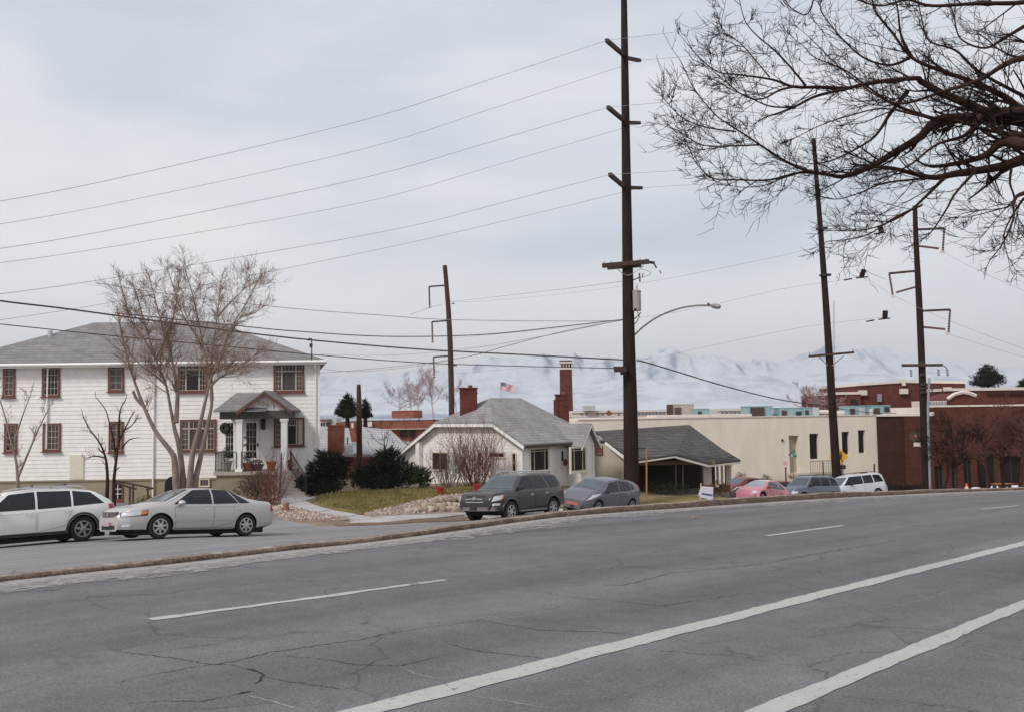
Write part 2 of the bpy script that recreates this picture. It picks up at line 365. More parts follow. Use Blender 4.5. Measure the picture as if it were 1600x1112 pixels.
def asphalt(name, base, lighter, streak=True):
    m = bpy.data.materials.new(name); m.use_nodes = True; t = m.node_tree; b = t.nodes['Principled BSDF']; b.inputs['Roughness'].default_value = .86; b.inputs['Specular IOR Level'].default_value = .35
    nn = t.nodes.new; L = t.links.new
    g = nn('ShaderNodeNewGeometry'); mpv = nn('ShaderNodeMapping'); mpv.inputs['Rotation'].default_value = (0, 0, math.radians(-46)); L(g.outputs['Position'], mpv.inputs[0])
    # long streaks along the driving direction
    st = nn('ShaderNodeMapping'); st.inputs['Scale'].default_value = (.035, .9, 1); L(mpv.outputs[0], st.inputs[0])
    mpv.inputs['Rotation'].default_value = (0, 0, math.radians(-44))
    n1 = nn('ShaderNodeTexNoise'); n1.inputs['Scale'].default_value = 1.0; n1.inputs['Detail'].default_value = 6; L(st.outputs[0], n1.inputs['Vector'])
    n2 = nn('ShaderNodeTexNoise'); n2.inputs['Scale'].default_value = .55; n2.inputs['Detail'].default_value = 9; n2.inputs['Roughness'].default_value = .7; L(g.outputs['Position'], n2.inputs['Vector'])
    n3 = nn('ShaderNodeTexNoise'); n3.inputs['Scale'].default_value = 55; n3.inputs['Detail'].default_value = 3; L(g.outputs['Position'], n3.inputs['Vector'])
    a = nn('ShaderNodeMath'); a.operation = 'MULTIPLY_ADD'; a.inputs[1].default_value = .75 if streak else .3; L(n1.outputs[0], a.inputs[0])
    a2 = nn('ShaderNodeMath'); a2.operation = 'MULTIPLY'; a2.inputs[1].default_value = .35 if streak else .7; L(n2.outputs[0], a2.inputs[0]); L(a2.outputs[0], a.inputs[2])
    r = nn('ShaderNodeValToRGB'); r.color_ramp.elements[0].position = .36; r.color_ramp.elements[1].position = .74
    r.color_ramp.elements[0].color = base; r.color_ramp.elements[1].color = lighter; L(a.outputs[0], r.inputs[0])
    mr = nn('ShaderNodeMapRange'); mr.inputs['From Min'].default_value = .25; mr.inputs['From Max'].default_value = .75; mr.inputs['To Min'].default_value = .58; mr.inputs['To Max'].default_value = 1.45; L(n3.outputs[0], mr.inputs[0])
    s = nn('ShaderNodeVectorMath'); s.operation = 'SCALE'; L(r.outputs[0], s.inputs[0]); L(mr.outputs[0], s.inputs['Scale'])
    n5 = nn('ShaderNodeTexNoise'); n5.inputs['Scale'].default_value = 2.6; n5.inputs['Detail'].default_value = 9; n5.inputs['Roughness'].default_value = .75; L(g.outputs['Position'], n5.inputs['Vector'])
    m5_ = nn('ShaderNodeMapRange'); m5_.inputs['From Min'].default_value = .3; m5_.inputs['From Max'].default_value = .7; m5_.inputs['To Min'].default_value = .84; m5_.inputs['To Max'].default_value = 1.17; L(n5.outputs[0], m5_.inputs[0])
    s5 = nn('ShaderNodeVectorMath'); s5.operation = 'SCALE'; L(s.outputs[0], s5.inputs[0]); L(m5_.outputs[0], s5.inputs['Scale']); s = s5
    # network of fine cracks
    dz = nn('ShaderNodeTexNoise'); dz.inputs['Scale'].default_value = .9; dz.inputs['Detail'].default_value = 6; L(g.outputs['Position'], dz.inputs['Vector'])
    dv = nn('ShaderNodeVectorMath'); dv.operation = 'MULTIPLY_ADD'; dv.inputs[1].default_value = (1.6, 1.6, 0); L(dz.outputs['Color'], dv.inputs[0]); L(g.outputs['Position'], dv.inputs[2])
    vo = nn('ShaderNodeTexVoronoi'); vo.feature = 'DISTANCE_TO_EDGE'; vo.inputs['Scale'].default_value = .34; L(dv.outputs[0], vo.inputs['Vector'])
    cr = nn('ShaderNodeMapRange'); cr.inputs['From Min'].default_value = .0015; cr.inputs['From Max'].default_value = .008; cr.inputs['To Min'].default_value = .62; cr.inputs['To Max'].default_value = 1; L(vo.outputs['Distance'], cr.inputs[0])
    # only some stretches are cracked
    msk = nn('ShaderNodeTexNoise'); msk.inputs['Scale'].default_value = .23; L(g.outputs['Position'], msk.inputs['Vector'])
    mk = nn('ShaderNodeMapRange'); mk.inputs['From Min'].default_value = .42; mk.inputs['From Max'].default_value = .56; L(msk.outputs[0], mk.inputs[0])
    mxx = nn('ShaderNodeMix'); mxx.inputs[2].default_value = 1.0; L(mk.outputs[0], mxx.inputs[0]); L(cr.outputs[0], mxx.inputs[3])
    s2 = nn('ShaderNodeVectorMath'); s2.operation = 'SCALE'; L(s.outputs[0], s2.inputs[0]); L(mxx.outputs[0], s2.inputs['Scale'])
    L(s2.outputs[0], b.inputs['Base Color'])
    bm = nn('ShaderNodeBump'); bm.inputs['Strength'].default_value = .35; bm.inputs['Distance'].default_value = .012; L(n3.outputs[0], bm.inputs['Height']); L(bm.outputs[0], b.inputs['Normal'])
    return m
M_road = asphalt('asphalt_main', S(88, 84, 86), S(119, 114, 116))
M_road2 = asphalt('asphalt_frontage', S(116, 112, 114), S(142, 137, 138))

# terrain sheet beyond the kerb
offs = np.r_[0, .4, .9, np.arange(1.6, 30, .9), np.arange(31, 60, 2.5), np.arange(62, 150, 8), 170, 260]
rows = []
idx = np.arange(0, len(KC), 2)
X = KC[idx, 0][:, None]+KN[idx, 0][:, None]*offs; Y = KC[idx, 1][:, None]+KN[idx, 1][:, None]*offs
Z = Gn(X, Y).reshape(X.shape)
Z[:, 0] -= .02; Z[:, 0] = Z[:, 0]
V = np.stack([X, Y, Z], -1).reshape(-1, 3); m1, m2 = X.shape
ii = np.arange(m1-1)[:, None]*m2+np.arange(m2-1)[None, :]
Fq = np.stack([ii, ii+m2, ii+m2+1, ii+1], -1).reshape(-1, 4)
np_mesh('ground', V, Fq, M_dirt, smooth=True, kind='structure')
# valley floor out to the horizon
vb = MB(); vb.grid([[(x, y, -12.05) for x in np.linspace(-9000, 9000, 12)] for y in np.linspace(-200, 9000, 12)])
M_valley = groundmat('valley_plain', S(112, 112, 118), S(140, 138, 140), .004, .06, 0, fine=.2)
vb.build('valley_floor', M_valley, kind='structure')
# main road sheet (camera side of kerb)
offs2 = np.r_[.0, .6, 1.4, 3, 6, 10, 15, 20, 30, 45]
X = KC[idx, 0][:, None]-KN[idx, 0][:, None]*offs2; Y = KC[idx, 1][:, None]-KN[idx, 1][:, None]*offs2
near = MB()
n2 = len(KC)
# plain fan: kerb line to a far back line behind the camera
back = np.array([(-75, -55), (75, -55)])
tfr = np.linspace(0, 1, len(idx))
BX = back[0, 0]+(back[1, 0]-back[0, 0])*tfr; BY = np.full(len(idx), -55.)
rows = []
for k in np.linspace(0, 1, 14):
    rows.append([(KC[i, 0]*(1-k)+BX[j]*k, KC[i, 1]*(1-k)+BY[j]*k, road_z(KC[i, 0]*(1-k)+BX[j]*k, KC[i, 1]*(1-k)+BY[j]*k)) for j, i in enumerate(idx)])
near.grid(rows); near.build('main_road', M_road, kind='structure')

# kerb: low concrete berm, built as stretches between joints
kroot = thing('kerb', 'long low weathered concrete kerb between main road and frontage road', 'kerb', (0, 0, 0))
del kroot['label'], kroot['category']; kroot['kind'] = 'structure'
step = 8
for a in range(0, len(KC)-1, step):
    b_ = min(a+step, len(KC)-1); mb = MB(); rws = []
    for j in range(a, b_+1):
        x, y = KC[j]; nx, ny = KN[j]; z = road_z(x, y)
        grow = np.interp(px((x, y, z))[0] if y > 3 else 0, [0, 500, 820, 1100, 1300, 1420, 1600], [.06, .07, .10, .165, .175, .13, .09])
        jj = .02*math.sin(j*1.7)+.015*math.sin(j*.61); h = grow+jj*.5; w = .02*math.sin(j*.9)
        wid = np.interp(px((x, y, z))[0] if y > 3 else 0, [0, 900, 1600], [.16, .26, .3])
        prof = [(-.0+w, -.06), (.03+w, h*.55), (.07+w, h), (.07+wid, h+.005), (.10+wid, h*.4), (.14+wid, -.3)]
        if j == a and a > 0: prof = [(p+.004, q-.004) for p, q in prof]
        rws.append([(x+nx*p, y+ny*p, z+q) for p, q in prof])
    n0 = len(mb.f); mb.grid(rws)
    m5 = len(rws[0])-1
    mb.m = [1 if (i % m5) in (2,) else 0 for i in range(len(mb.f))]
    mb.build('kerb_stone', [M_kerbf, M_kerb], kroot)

# gutter dust strip along the kerb with ragged inner edge
def stripmesh(pts, wid, lift, name, mt, jit=0.0, seed=1, parent=None, **tags):
    r = random.Random(seed); mb = MB(); rws = []
    p = [R_(u, v) for u, v in pts]
    if len(pts) > 4:            # even out tracing error: fit a gentle curve
        tv = (p[-1]-p[0]); tv.z = 0; tv.normalize(); nv = Vector((-tv.y, tv.x, 0)); ta = [(q-p[0]).dot(tv) for q in p]; na = [(q-p[0]).dot(nv) for q in p]
        cf = np.polyfit(ta, na, 2); p = [p[0]+tv*t_+nv*float(np.polyval(cf, t_)) for t_ in np.linspace(min(ta), max(ta), 12)]
    pts = p
    # resample evenly every .15 m
    L = [0]
    for i in range(1, len(p)): L.append(L[-1]+(p[i]-p[i-1]).length)
    sm = smooth_path(p, 12); L = [0]
    for i in range(1, len(sm)): L.append(L[-1]+(sm[i]-sm[i-1]).length)
    ts = np.arange(0, L[-1], .12); PX = np.interp(ts, L, [q.x for q in sm]); PY = np.interp(ts, L, [q.y for q in sm])
    ja = jb = 0
    for i in range(len(ts)):
        i0 = max(i-1, 0); i1 = min(i+1, len(ts)-1); t = Vector((PX[i1]-PX[i0], PY[i1]-PY[i0], 0)).normalized(); n = Vector((-t.y, t.x, 0))
        ja = ja*.6+r.uniform(-jit, jit)*.6; jb = jb*.6+r.uniform(-jit, jit)*.6
        w = wid if not callable(wid) else wid(i/len(ts))
        a = Vector((PX[i], PY[i], 0))+n*(w/2+ja); b = Vector((PX[i], PY[i], 0))-n*(w/2+jb)
        a.z = road_z(a.x, a.y)+lift; b.z = road_z(b.x, b.y)+lift; rws.append([a, (a+b)/2, b])
    mb.grid(rws); return mb.build(name, mt, parent, **tags)
def paintmat(name, paint, under, thr, sc=9):
    m = bpy.data.materials.new(name); m.use_nodes = True; t = m.node_tree; b = t.nodes['Principled BSDF']; b.inputs['Roughness'].default_value = .8
    g = t.nodes.new('ShaderNodeNewGeometry'); n = t.nodes.new('ShaderNodeTexNoise'); n.inputs['Scale'].default_value = sc; n.inputs['Detail'].default_value = 9; n.inputs['Roughness'].default_value = .75
    t.links.new(g.outputs['Position'], n.inputs['Vector']); r = t.nodes.new('ShaderNodeMapRange'); r.inputs['From Min'].default_value = thr-.06; r.inputs['From Max'].default_value = thr+.06
    t.links.new(n.outputs[0], r.inputs[0])
    n4 = t.nodes.new('ShaderNodeTexNoise'); n4.inputs['Scale'].default_value = 2.2; n4.inputs['Detail'].default_value = 5; t.links.new(g.outputs['Position'], n4.inputs['Vector'])
    mc = t.nodes.new('ShaderNodeMix'); mc.data_type = 'RGBA'; mc.inputs[6].default_value = [c*.8 for c in paint[:3]]+[1]; mc.inputs[7].default_value = paint; t.links.new(n4.outputs[0], mc.inputs[0])
    t.links.new(mc.outputs[2], b.inputs['Base Color'])
    tr = t.nodes.new('ShaderNodeBsdfTransparent'); ms = t.nodes.new('ShaderNodeMixShader'); t.links.new(r.outputs[0], ms.inputs[0]); t.links.new(tr.outputs[0], ms.inputs[1]); t.links.new(b.outputs[0], ms.inputs[2])
    t.links.new(ms.outputs[0], t.nodes['Material Output'].inputs[0]); return m
M_paint = paintmat('worn_road_paint', S(186, 181, 177), S(120, 114, 118), .37, 16)
M_paintthin = paintmat('very_worn_road_paint', S(172, 166, 165), S(120, 114, 118), .42)
M_dust = paintmat('gutter_dust', S(162, 153, 150), S(120, 110, 110), .38, 5)
M_dust2 = paintmat('gutter_dust_thin', S(154, 146, 144), S(120, 110, 110), .50, 4)
stripmesh([(150, 1215), (400, 1153), (560, 1112.5), (700, 1076.5), (1004, 1000), (1262, 935.5), (1400, 903), (1500, 872), (1600, 849), (1720, 817), (1900, 777)], .235, .006, 'lane_line', M_paint, .022, 2, kind='structure')
stripmesh([(900, 1237), (1189, 1113), (1375, 1039.5), (1600, 943), (1900, 816)], .19, .006, 'lane_line', M_paint, .018, 4, kind='structure')
stripmesh([(235, 967.5), (440, 940.5), (655, 911)], .13, .006, 'lane_dash', M_paint, .03, 5, kind='structure')
stripmesh([(640, 913), (700, 905)], .12, .006, 'lane_dash', M_paintthin, .02, 5, kind='structure')
stripmesh([(1198, 836.5), (1320, 820)], .12, .006, 'lane_dash', M_paint, .015, 6, kind='structure')
stripmesh([(1534, 795), (1592, 789)], .11, .006, 'lane_dash', M_paint, .015, 7, kind='structure')
# dust: offset from kerb
def kerb_offset(s0, s1, name, mt, jit, seed, lift):
    r = random.Random(seed); mb = MB(); rws = []; j1 = 0
    for i in range(0, len(KC), 1):
        j1 = j1*.7+r.uniform(-jit, jit)
        x, y = KC[i]; nx, ny = KN[i]; rw = []
        for s in (s0, (s0+s1)/2, s1+j1): X_, Y_ = x-nx*s, y-ny*s; rw.append((X_, Y_, road_z(X_, Y_)+lift))
        rws.append(rw)
    mb.grid(rws); mb.build(name, mt, kind='structure')
kerb_offset(-.02, .75, 'gutter', M_dust, .12, 3, .004)
kerb_offset(.3, 1.25, 'gutter_dust', M_dust2, .25, 4, .008)
# traced cracks
M_crack = mat('open_crack', S(52, 44, 44), .95); M_tar = mat('crack_deep', S(34, 25, 25), .95); M_crackl = mat('sealed_crack', S(152, 145, 146), .9)
c1 = lambda X, Y: (150+X/2.909, 820+Y/2.909); c2 = lambda X, Y: (700+X/1.778, 760+Y/1.778)
def crack(pts, wmm, mt, seed):
    r = random.Random(seed); pl = [Vector((u, v, 0)) for u, v in pts]; out = []
    for a, b in zip(pl, pl[1:]):
        n = max(2, int((b-a).length/5))
        for k in range(n):
            p = a.lerp(b, k/n); out.append((p.x+r.uniform(-1.8, 1.8), p.y+r.uniform(-.8, .8)))
    out.append((pl[-1].x, pl[-1].y)); mb = MB(); rws = []
    for i, (u, v) in enumerate(out):
        p = R_(u, v); q = R_(*out[min(i+1, len(out)-1)]); o = R_(*out[max(i-1, 0)]); t = (q-o); t.z = 0; t.normalize(); n = Vector((-t.y, t.x, 0))
        w = wmm/1000*(r.uniform(.3, 1.2))*(math.sin(math.pi*min(max(i/(len(out)-1), .08), .92))**.4)
        a = p+n*w/2; b = p-n*w/2; a.z = road_z(a.x, a.y)+.003; b.z = road_z(b.x, b.y)+.003; rws.append([a, b])
    mb.grid(rws); mb.build('road_crack', mt, kind='structure')
CR = [(c1, [(80, 575), (200, 585), (360, 605), (520, 632), (620, 635), (700, 655)], 11, 0), (c1, [(690, 652), (735, 665), (762, 680)], 30, 1), (c1, [(762, 680), (745, 705), (722, 722)], 20, 1),
      (c1, [(640, 768), (670, 762), (705, 755)], 34, 1), (c1, [(640, 768), (480, 800), (300, 800), (130, 812)], 11, 0), (c1, [(90, 715), (200, 690), (380, 655), (520, 635), (620, 620), (720, 595), (800, 575), (860, 570), (1040, 540), (1200, 520), (1330, 490), (1600, 450)], 14, 0),
      (c1, [(860, 595), (1000, 605), (1200, 635), (1380, 640), (1480, 615), (1600, 590)], 12, 0), (c1, [(760, 690), (900, 715), (1100, 742), (1170, 745)], 10, 0), (c1, [(200, 585), (380, 560), (560, 535), (700, 500)], 9, 0),
      (c1, [(700, 775), (850, 815), (950, 845)], 22, 2), (c1, [(1380, 645), (1480, 685), (1600, 705)], 16, 2), (c2, [(0, 385), (90, 370), (250, 398), (400, 402), (540, 412)], 13, 0), (c2, [(310, 265), (480, 275), (620, 240), (860, 215), (1100, 175)], 14, 0),
      (c2, [(230, 290), (380, 310), (600, 330), (800, 300), (880, 292)], 12, 0), (c2, [(0, 435), (70, 455), (290, 480)], 13, 0), (c2, [(520, 450), (650, 460), (800, 470)], 9, 0), (c2, [(700, 215), (900, 205), (1250, 150)], 14, 0),
      (c1, [(150, 450), (400, 455)], 10, 2), (c1, [(440, 840), (900, 800)], 6, 0), (c2, [(0, 570), (310, 620)], 14, 2), (c2, [(380, 550), (420, 520), (480, 500)], 8, 2), (c2, [(1130, 350), (1300, 320), (1450, 270)], 8, 2),
      (c2, [(-50, 250), (120, 240), (270, 215)], 18, 2)]
for i, (cf, pts, w, k) in enumerate(CR): crack([cf(*p) for p in pts], w*1.1, (M_crack, M_tar, M_crackl)[k], i)

# draped patches on the terrain
def drape(pix, name, mt, lift, dens=.7, world=None, parent=None, rag=0.0, seed=0, **tags):
    r = random.Random(seed)
    if world is None:
        w = [GP(u, v) for u, v in pix]; w = [(p.x, p.y) for p in w]
    else: w = world
    b = []
    for i in range(len(w)):
        a = Vector(w[i]); c = Vector(w[(i+1) % len(w)]); n = max(1, int((c-a).length/dens))
        for k in range(n): q = a.lerp(c, k/n); b.append(Vector((q.x+r.uniform(-rag, rag), q.y+r.uniform(-rag, rag))))
    nb = len(b); xs = [q.x for q in b]; ys = [q.y for q in b]
    def inside(x, y):
        c = False; j = nb-1
        for i in range(nb):
            if (b[i].y > y) != (b[j].y > y) and x < (b[j].x-b[i].x)*(y-b[i].y)/(b[j].y-b[i].y)+b[i].x: c = not c
            j = i
        return c
    pts = list(b)
    x = min(xs)
    while x < max(xs):
        y = min(ys)
        while y < max(ys):
            xx = x+r.uniform(-.1, .1)*dens; yy = y+r.uniform(-.1, .1)*dens
            if inside(xx, yy): pts.append(Vector((xx, yy)))
            y += dens
        x += dens
    vv, ee, ff, _, _, _ = delaunay_2d_cdt(pts, [(i, (i+1) % nb) for i in range(nb)], [list(range(nb))], 1, 1e-4)
    vx = [q.x for q in vv]; vy = [q.y for q in vv]; z = Gn(vx, vy)+lift
    mb = MB(); mb.add([(vx[i], vy[i], z[i]) for i in range(len(vv))], [list(q) for q in ff]); gb_ = Gn([q.x for q in b], [q.y for q in b]); o_ = [(b[i].x, b[i].y, gb_[i]+lift) for i in range(nb)]+[(b[0].x, b[0].y, gb_[0]+lift)]; mb.grid([o_, [(x, y, z_-lift-.03) for x, y, z_ in o_]])
    o = mb.build(name, mt, parent, smooth=True, **tags); return o, (b, inside)
# frontage road and parking area: one sheet from the kerb to the far pavement edge
FE = [tuple(GP(u, v).xy) for u, v in ((-60, 797), (100, 786), (160, 784), (330, 787), (425, 797), (440, 812), (500, 822), (600, 819.5), (660, 815), (740, 811.5), (820, 807))]
FE += [tuple(on_ground(u, d).xy) for u, d in ((900, 42.5), (985, 46.2), (1060, 47.8), (1130, 50.3), (1160, 60), (1200, 70), (1360, 73), (1400, 66), (1450, 50), (1600, 46), (1800, 50))]
FK = [(KC[i, 0]+KN[i, 0]*.2, KC[i, 1]+KN[i, 1]*.2) for i in range(62, 200, 3)]
drape(None, 'frontage_road', M_road2, .03, 1.1, world=FK+FE[::-1]+[(-42, 42), (-46, 12)], kind='structure')
# ------------------------------------------------------------------ wall helper
class Wall:
    """vertical plane through two plan points; s runs along it, o is the distance proud of it"""
    def __init__(s, a, b):
        s.a = Vector((a[0], a[1], 0)); s.b = Vector((b[0], b[1], 0)); s.d = (s.b-s.a); s.len = s.d.length; s.d.normalize()
        s.n = Vector((s.d.y, -s.d.x, 0))
        if s.n.dot(Vector((CAM.x, CAM.y, 0))-s.a) < 0: s.n = -s.n
    def uv(s, u, v):
        r = ray(u, v); t = s.n.dot(s.a-Vector((CAM.x, CAM.y, 0)))/s.n.dot(Vector((r.x, r.y, 0))); p = CAM+r*t
        return (Vector((p.x, p.y, 0))-s.a).dot(s.d), p.z
    def pt(s, q, z, o=0): p = s.a+s.d*q+s.n*o; return Vector((p.x, p.y, z))
    def box(s, mb, s0, s1, z0, z1, o0, o1, mi=0):
        mb.hexa([s.pt(s0, z0, o1), s.pt(s1, z0, o1), s.pt(s1, z0, o0), s.pt(s0, z0, o0), s.pt(s0, z1, o1), s.pt(s1, z1, o1), s.pt(s1, z1, o0), s.pt(s0, z1, o0)], mi); return mb
M_white = mat('white_siding', S(234, 229, 223), .6, .07, 2.5, .15, 60)
M_trimw = mat('white_trim', S(234, 230, 226), .5, .03, 4)
M_offw = mat('cream_trim', S(214, 206, 188), .55, .05, 4)
M_sash = mat('weathered_sash', S(184, 172, 154), .6, .05, 4)
M_glass = mat('window_glass', S(48, 42, 42), .12, .3, .8, spec=.5)
M_glassd = mat('dark_window_glass', S(34, 27, 27), .15, spec=.35)
M_glassc = mat('glass_with_net_curtain', S(78, 70, 68), .2, .35, 2.5, spec=.4, stretch=(3, 3, .4))
M_redtrim = mat('red_brown_trim', S(108, 62, 54), .6, .12, 5)
M_found = mat('tan_foundation', S(146, 134, 114), .9, .12, 1.2, .3, 30)
M_dark = mat('dark_interior', S(26, 20, 19), .9)
M_iron = mat('black_iron', S(44, 38, 38), .5)
M_shgrey = brickmat('grey_shingles', S(138, 132, 131), S(124, 119, 119), S(104, 99, 99), .5, .16, .01, .9, .4, .12, 'XZ')
M_shgrey2 = brickmat('light_grey_shingles', S(154, 149, 147), S(140, 135, 134), S(116, 111, 111), .4, .13, .008, .9, .4, .14, 'XZ')
M_shdark = brickmat('charcoal_shingles', S(96, 90, 89), S(78, 72, 72), S(60, 55, 55), .4, .14, .01, .9, .5, .14, 'XZ')
M_shpale = brickmat('pale_shingles', S(176, 172, 172), S(158, 156, 158), S(130, 128, 130), .4, .14, .012, .9, .4, .1, 'XZ')
M_brick = brickmat('dark_red_brick', S(104, 52, 44), S(88, 42, 36), S(104, 72, 64), .22, .075, .007, .85, .5, .18)
M_brickor = brickmat('orange_brick', S(140, 80, 64), S(122, 68, 54), S(140, 106, 92), .22, .075, .007, .85, .5, .18)
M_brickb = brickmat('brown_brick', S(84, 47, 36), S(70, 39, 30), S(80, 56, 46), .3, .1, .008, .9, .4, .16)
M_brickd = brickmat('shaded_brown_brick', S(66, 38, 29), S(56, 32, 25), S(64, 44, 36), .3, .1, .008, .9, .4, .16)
M_stone = mat('pale_coping', S(212, 200, 190), .8, .08, 3)
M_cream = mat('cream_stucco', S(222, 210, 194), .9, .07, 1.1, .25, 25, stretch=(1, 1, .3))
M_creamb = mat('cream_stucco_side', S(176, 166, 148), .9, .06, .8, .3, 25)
M_teal = mat('teal_sheet_metal', S(132, 160, 166), .5, .1, 1.5)
M_galv = mat('galvanised_metal', S(184, 184, 184), .45, .12, 2, metal=.2)
M_tan = mat('tan_sheet_metal', S(170, 158, 146), .6, .06, 2)
M_louvre = mat('brown_louvre', S(70, 52, 44), .8, .1, 6)
M_roofm = mat('flat_roof_membrane', S(206, 198, 190), .8, .08, .6)
M_steps = mat('worn_concrete_steps', S(168, 158, 146), .9, .1, 2.5, .3, 30)

def window(w, parent, rect, cols=2, rows=2, fw=.09, trim=None, mun=.02, top=None, glass=None, proud=.09, sill=True, name='window', org=None, casing=True):
    """rect in pixels (u0,v0,u1,v1) or metres tuple of 4 with flag"""
    if isinstance(rect, dict): s0, s1, z0, z1 = rect['s']
    else:
        s0, z1 = w.uv(rect[0], rect[1]); s1, z0 = w.uv(rect[2], rect[3])
    trim = trim or M_redtrim; mb = MB()
    o0, o1 = -.02, proud
    for (a, b, c, d) in ((s0, s0+fw, z0, z1), (s1-fw, s1, z0, z1), (s0+fw, s1-fw, z0, z0+fw), (s0+fw, s1-fw, z1-fw, z1)): w.box(mb, a, b, c, d, o0, o1, 0)
    if sill: w.box(mb, s0-.05, s1+.05, z0-.06, z0-.003, -.02, proud+.06, 0)
    a, b, c, d = s0+fw, s1-fw, z0+fw, z1-fw
    f2 = .025                    # inner sash, pale
    for (p, q, r, t) in ((a, a+f2, c, d), (b-f2, b, c, d), (a+f2, b-f2, c, c+f2), (a+f2, b-f2, d-f2, d)): w.box(mb, p, q, r, t, o0, proud-.02, 1)
    if callable(cols): cols(w, mb, a, b, c, d, proud)
    else:
        for k in range(1, cols): x = a+(b-a)*k/cols; w.box(mb, x-mun/2, x+mun/2, c+f2, d-f2, .041, proud-.03, 1)
        for k in range(1, rows): z = c+(d-c)*k/rows; w.box(mb, a+f2, b-f2, z-mun/2, z+mun/2, .042, proud-.031, 1)
    f = mb.build(name, [trim, M_sash], parent)
    g = MB(); w.box(g, a+.005, b-.005, c+.005, d-.005, -.01, .04)
    g.build('pane', glass or random.choice((M_glass, M_glassd, M_glassc)), f)
    return f
def picture(side, topf=.26):     # large pane with divided side lights and a divided band on top
    def fn(w, mb, a, b, c, d, pr):
        zt = d-(d-c)*topf; x1 = a+(b-a)*side; x2 = b-(b-a)*side
        w.box(mb, a, b, zt-.03, zt+.03, .041, pr-.02, 1)
        for x in (x1, x2): w.box(mb, x-.035, x+.035, c, d, .042, pr-.021, 1)
        for k in range(1, 4): x = x1+(x2-x1)*k/4; w.box(mb, x-.012, x+.012, zt+.03, d, .043, pr-.03, 1)
        for (p, q) in ((a, x1), (x2, b)):
            x = (p+q)/2; w.box(mb, x-.009, x+.009, c, d, .043, pr-.03, 1)
            for k in range(1, 4): z = c+(zt-c)*k/4; w.box(mb, p, q, z-.009, z+.009, .044, pr-.031, 1)
    return fn
def siding(w, parent, s0, s1, z0, z1, h, mt, n='siding_board', poly=None):
    z = z0; k = 0
    while z < z1-.02:
        t = min(z+h, z1); a, b = s0, s1
        if poly: a, b = poly((z+t)/2)
        if b-a > .15:
            mb = MB()
            mb.hexa([w.pt(a, z, .028), w.pt(b, z, .028), w.pt(b, z, .0), w.pt(a, z, .0), w.pt(a, t, .012), w.pt(b, t, .012), w.pt(b, t, .0), w.pt(a, t, .0)])
            mb.build(n, mt, parent)
        z = t; k += 1
def roof_slab(parent, polys, t, mt, name='roof', edge=None):
    mb = MB()
    for p in polys: mb.slab([Vector(q) for q in p], (0, 0, -t))
    return mb.build(name, mt, parent)

# ================================================================== HOUSE 1 : white two-storey house on the left
h1 = thing('apartment_house', 'large white two-storey clapboard house with grey hipped roof and gabled entry porch', 'house', P(300, 785, 46))
XL = P(-90, 700, 45.4); XR = P(499, 700, 46.0)
w1 = Wall((XL.x, XL.y), (XR.x, XR.y)); Lw = w1.len
ze = w1.uv(300, 566)[1]; zf = w1.uv(300, 746)[1]; zg = G(w1.pt(8, 0).x, w1.pt(8, 0).y)-.4
bd = Vector((-math.sin(math.radians(14)), math.cos(math.radians(14)), 0))*11.5
def foot(z): return [w1.pt(0, z), w1.pt(Lw, z), w1.pt(Lw, z)+bd, w1.pt(0, z)+bd]
mb = MB(); mb.hexa(foot(zf)+foot(ze)); mb.build('wall', M_white, h1)
mb = MB(); f0 = foot(zg); mb.hexa(f0+foot(zf-.003)); w1.box(mb, 0, Lw, zf-.08, zf-.004, -.01, .05); mb.build('foundation', M_found, h1)
siding(w1, h1, 0, Lw, zf, ze, .205, M_white)
mb = MB(); w1.box(mb, Lw-.1, Lw+.035, zf, ze, .0, .06); w1.box(mb, 0, Lw, ze-.16, ze-.002, 0, .08); mb.build('corner_board', M_trimw, h1)
# hipped roof
oh = .45
def ro(s, b, z): p = w1.pt(s, z, 0)+bd.normalized()*b; return Vector((p.x, p.y, z))
B = 11.5; rz = w1.uv(300, 500)[1]; rz = ze+ (rz-ze)*1.12+.25
rA, rB = ro(6.2, B/2, rz), ro(Lw-5.9, B/2, rz)
e0, e1, e2, e3 = ro(-oh, -oh, ze), ro(Lw+oh*.8, -oh, ze), ro(Lw+oh*.5, B+oh, ze), ro(-oh, B+oh, ze)
roof1 = roof_slab(h1, [(e0, e1, rB, rA), (e1, e2, rB), (e2, e3, rA, rB), (e3, e0, rA)], .12, M_shgrey)
mb = MB(); mb.tube([e0+Vector((0, -.05, -.06)), e1+Vector((0.02, -.05, -.06))], .075, 8); mb.build('gutter', M_trimw, h1)
mb = MB(); w1.box(mb, -oh, Lw+oh*.7, ze-.20, ze-.125, .0, oh); mb.build('soffit', M_trimw, h1)
def wpipe(u, v0, v1, w=w1, par=h1, r=.045, mt=None):
    s, z0 = w.uv(u, v0); z1 = w.uv(u, v1)[1]; m_ = MB(); m_.tube([w.pt(s, z1, .09), w.pt(s, z0, .09)], r, 8); m_.build('downspout', mt or M_trimw, par)
wpipe(242, 572, 780); wpipe(76, 575, 700)
s, z = w1.uv(494, 566); mb = MB(); mb.tube([w1.pt(s, z-.05, .4), w1.pt(s, z-.25, .35), w1.pt(s, z-.5, .09), w1.pt(s, zf, .09)], .045, 8); mb.build('downspout', M_trimw, h1)
mb = MB(); p = P(78, 538, 49); mb.tube([p, p+Vector((0, 0, .75))], .13, 10); mb.build('roof_vent', M_galv, h1)
for r_, cl in (((428, 567, 475.5, 612), picture(.24)), ((279, 563, 324, 612), picture(.24)), ((170, 563, 194, 611), 2), ((67, 573, 94, 619), 4), ((6, 575, 24, 620), 2),
               ((282, 655, 338, 704), picture(.22)), ((171, 658, 193, 706), 2), ((68, 661, 95, 704), 4), ((8, 661, 27, 706), 2)):
    window(w1, h1, r_, cl, 4)
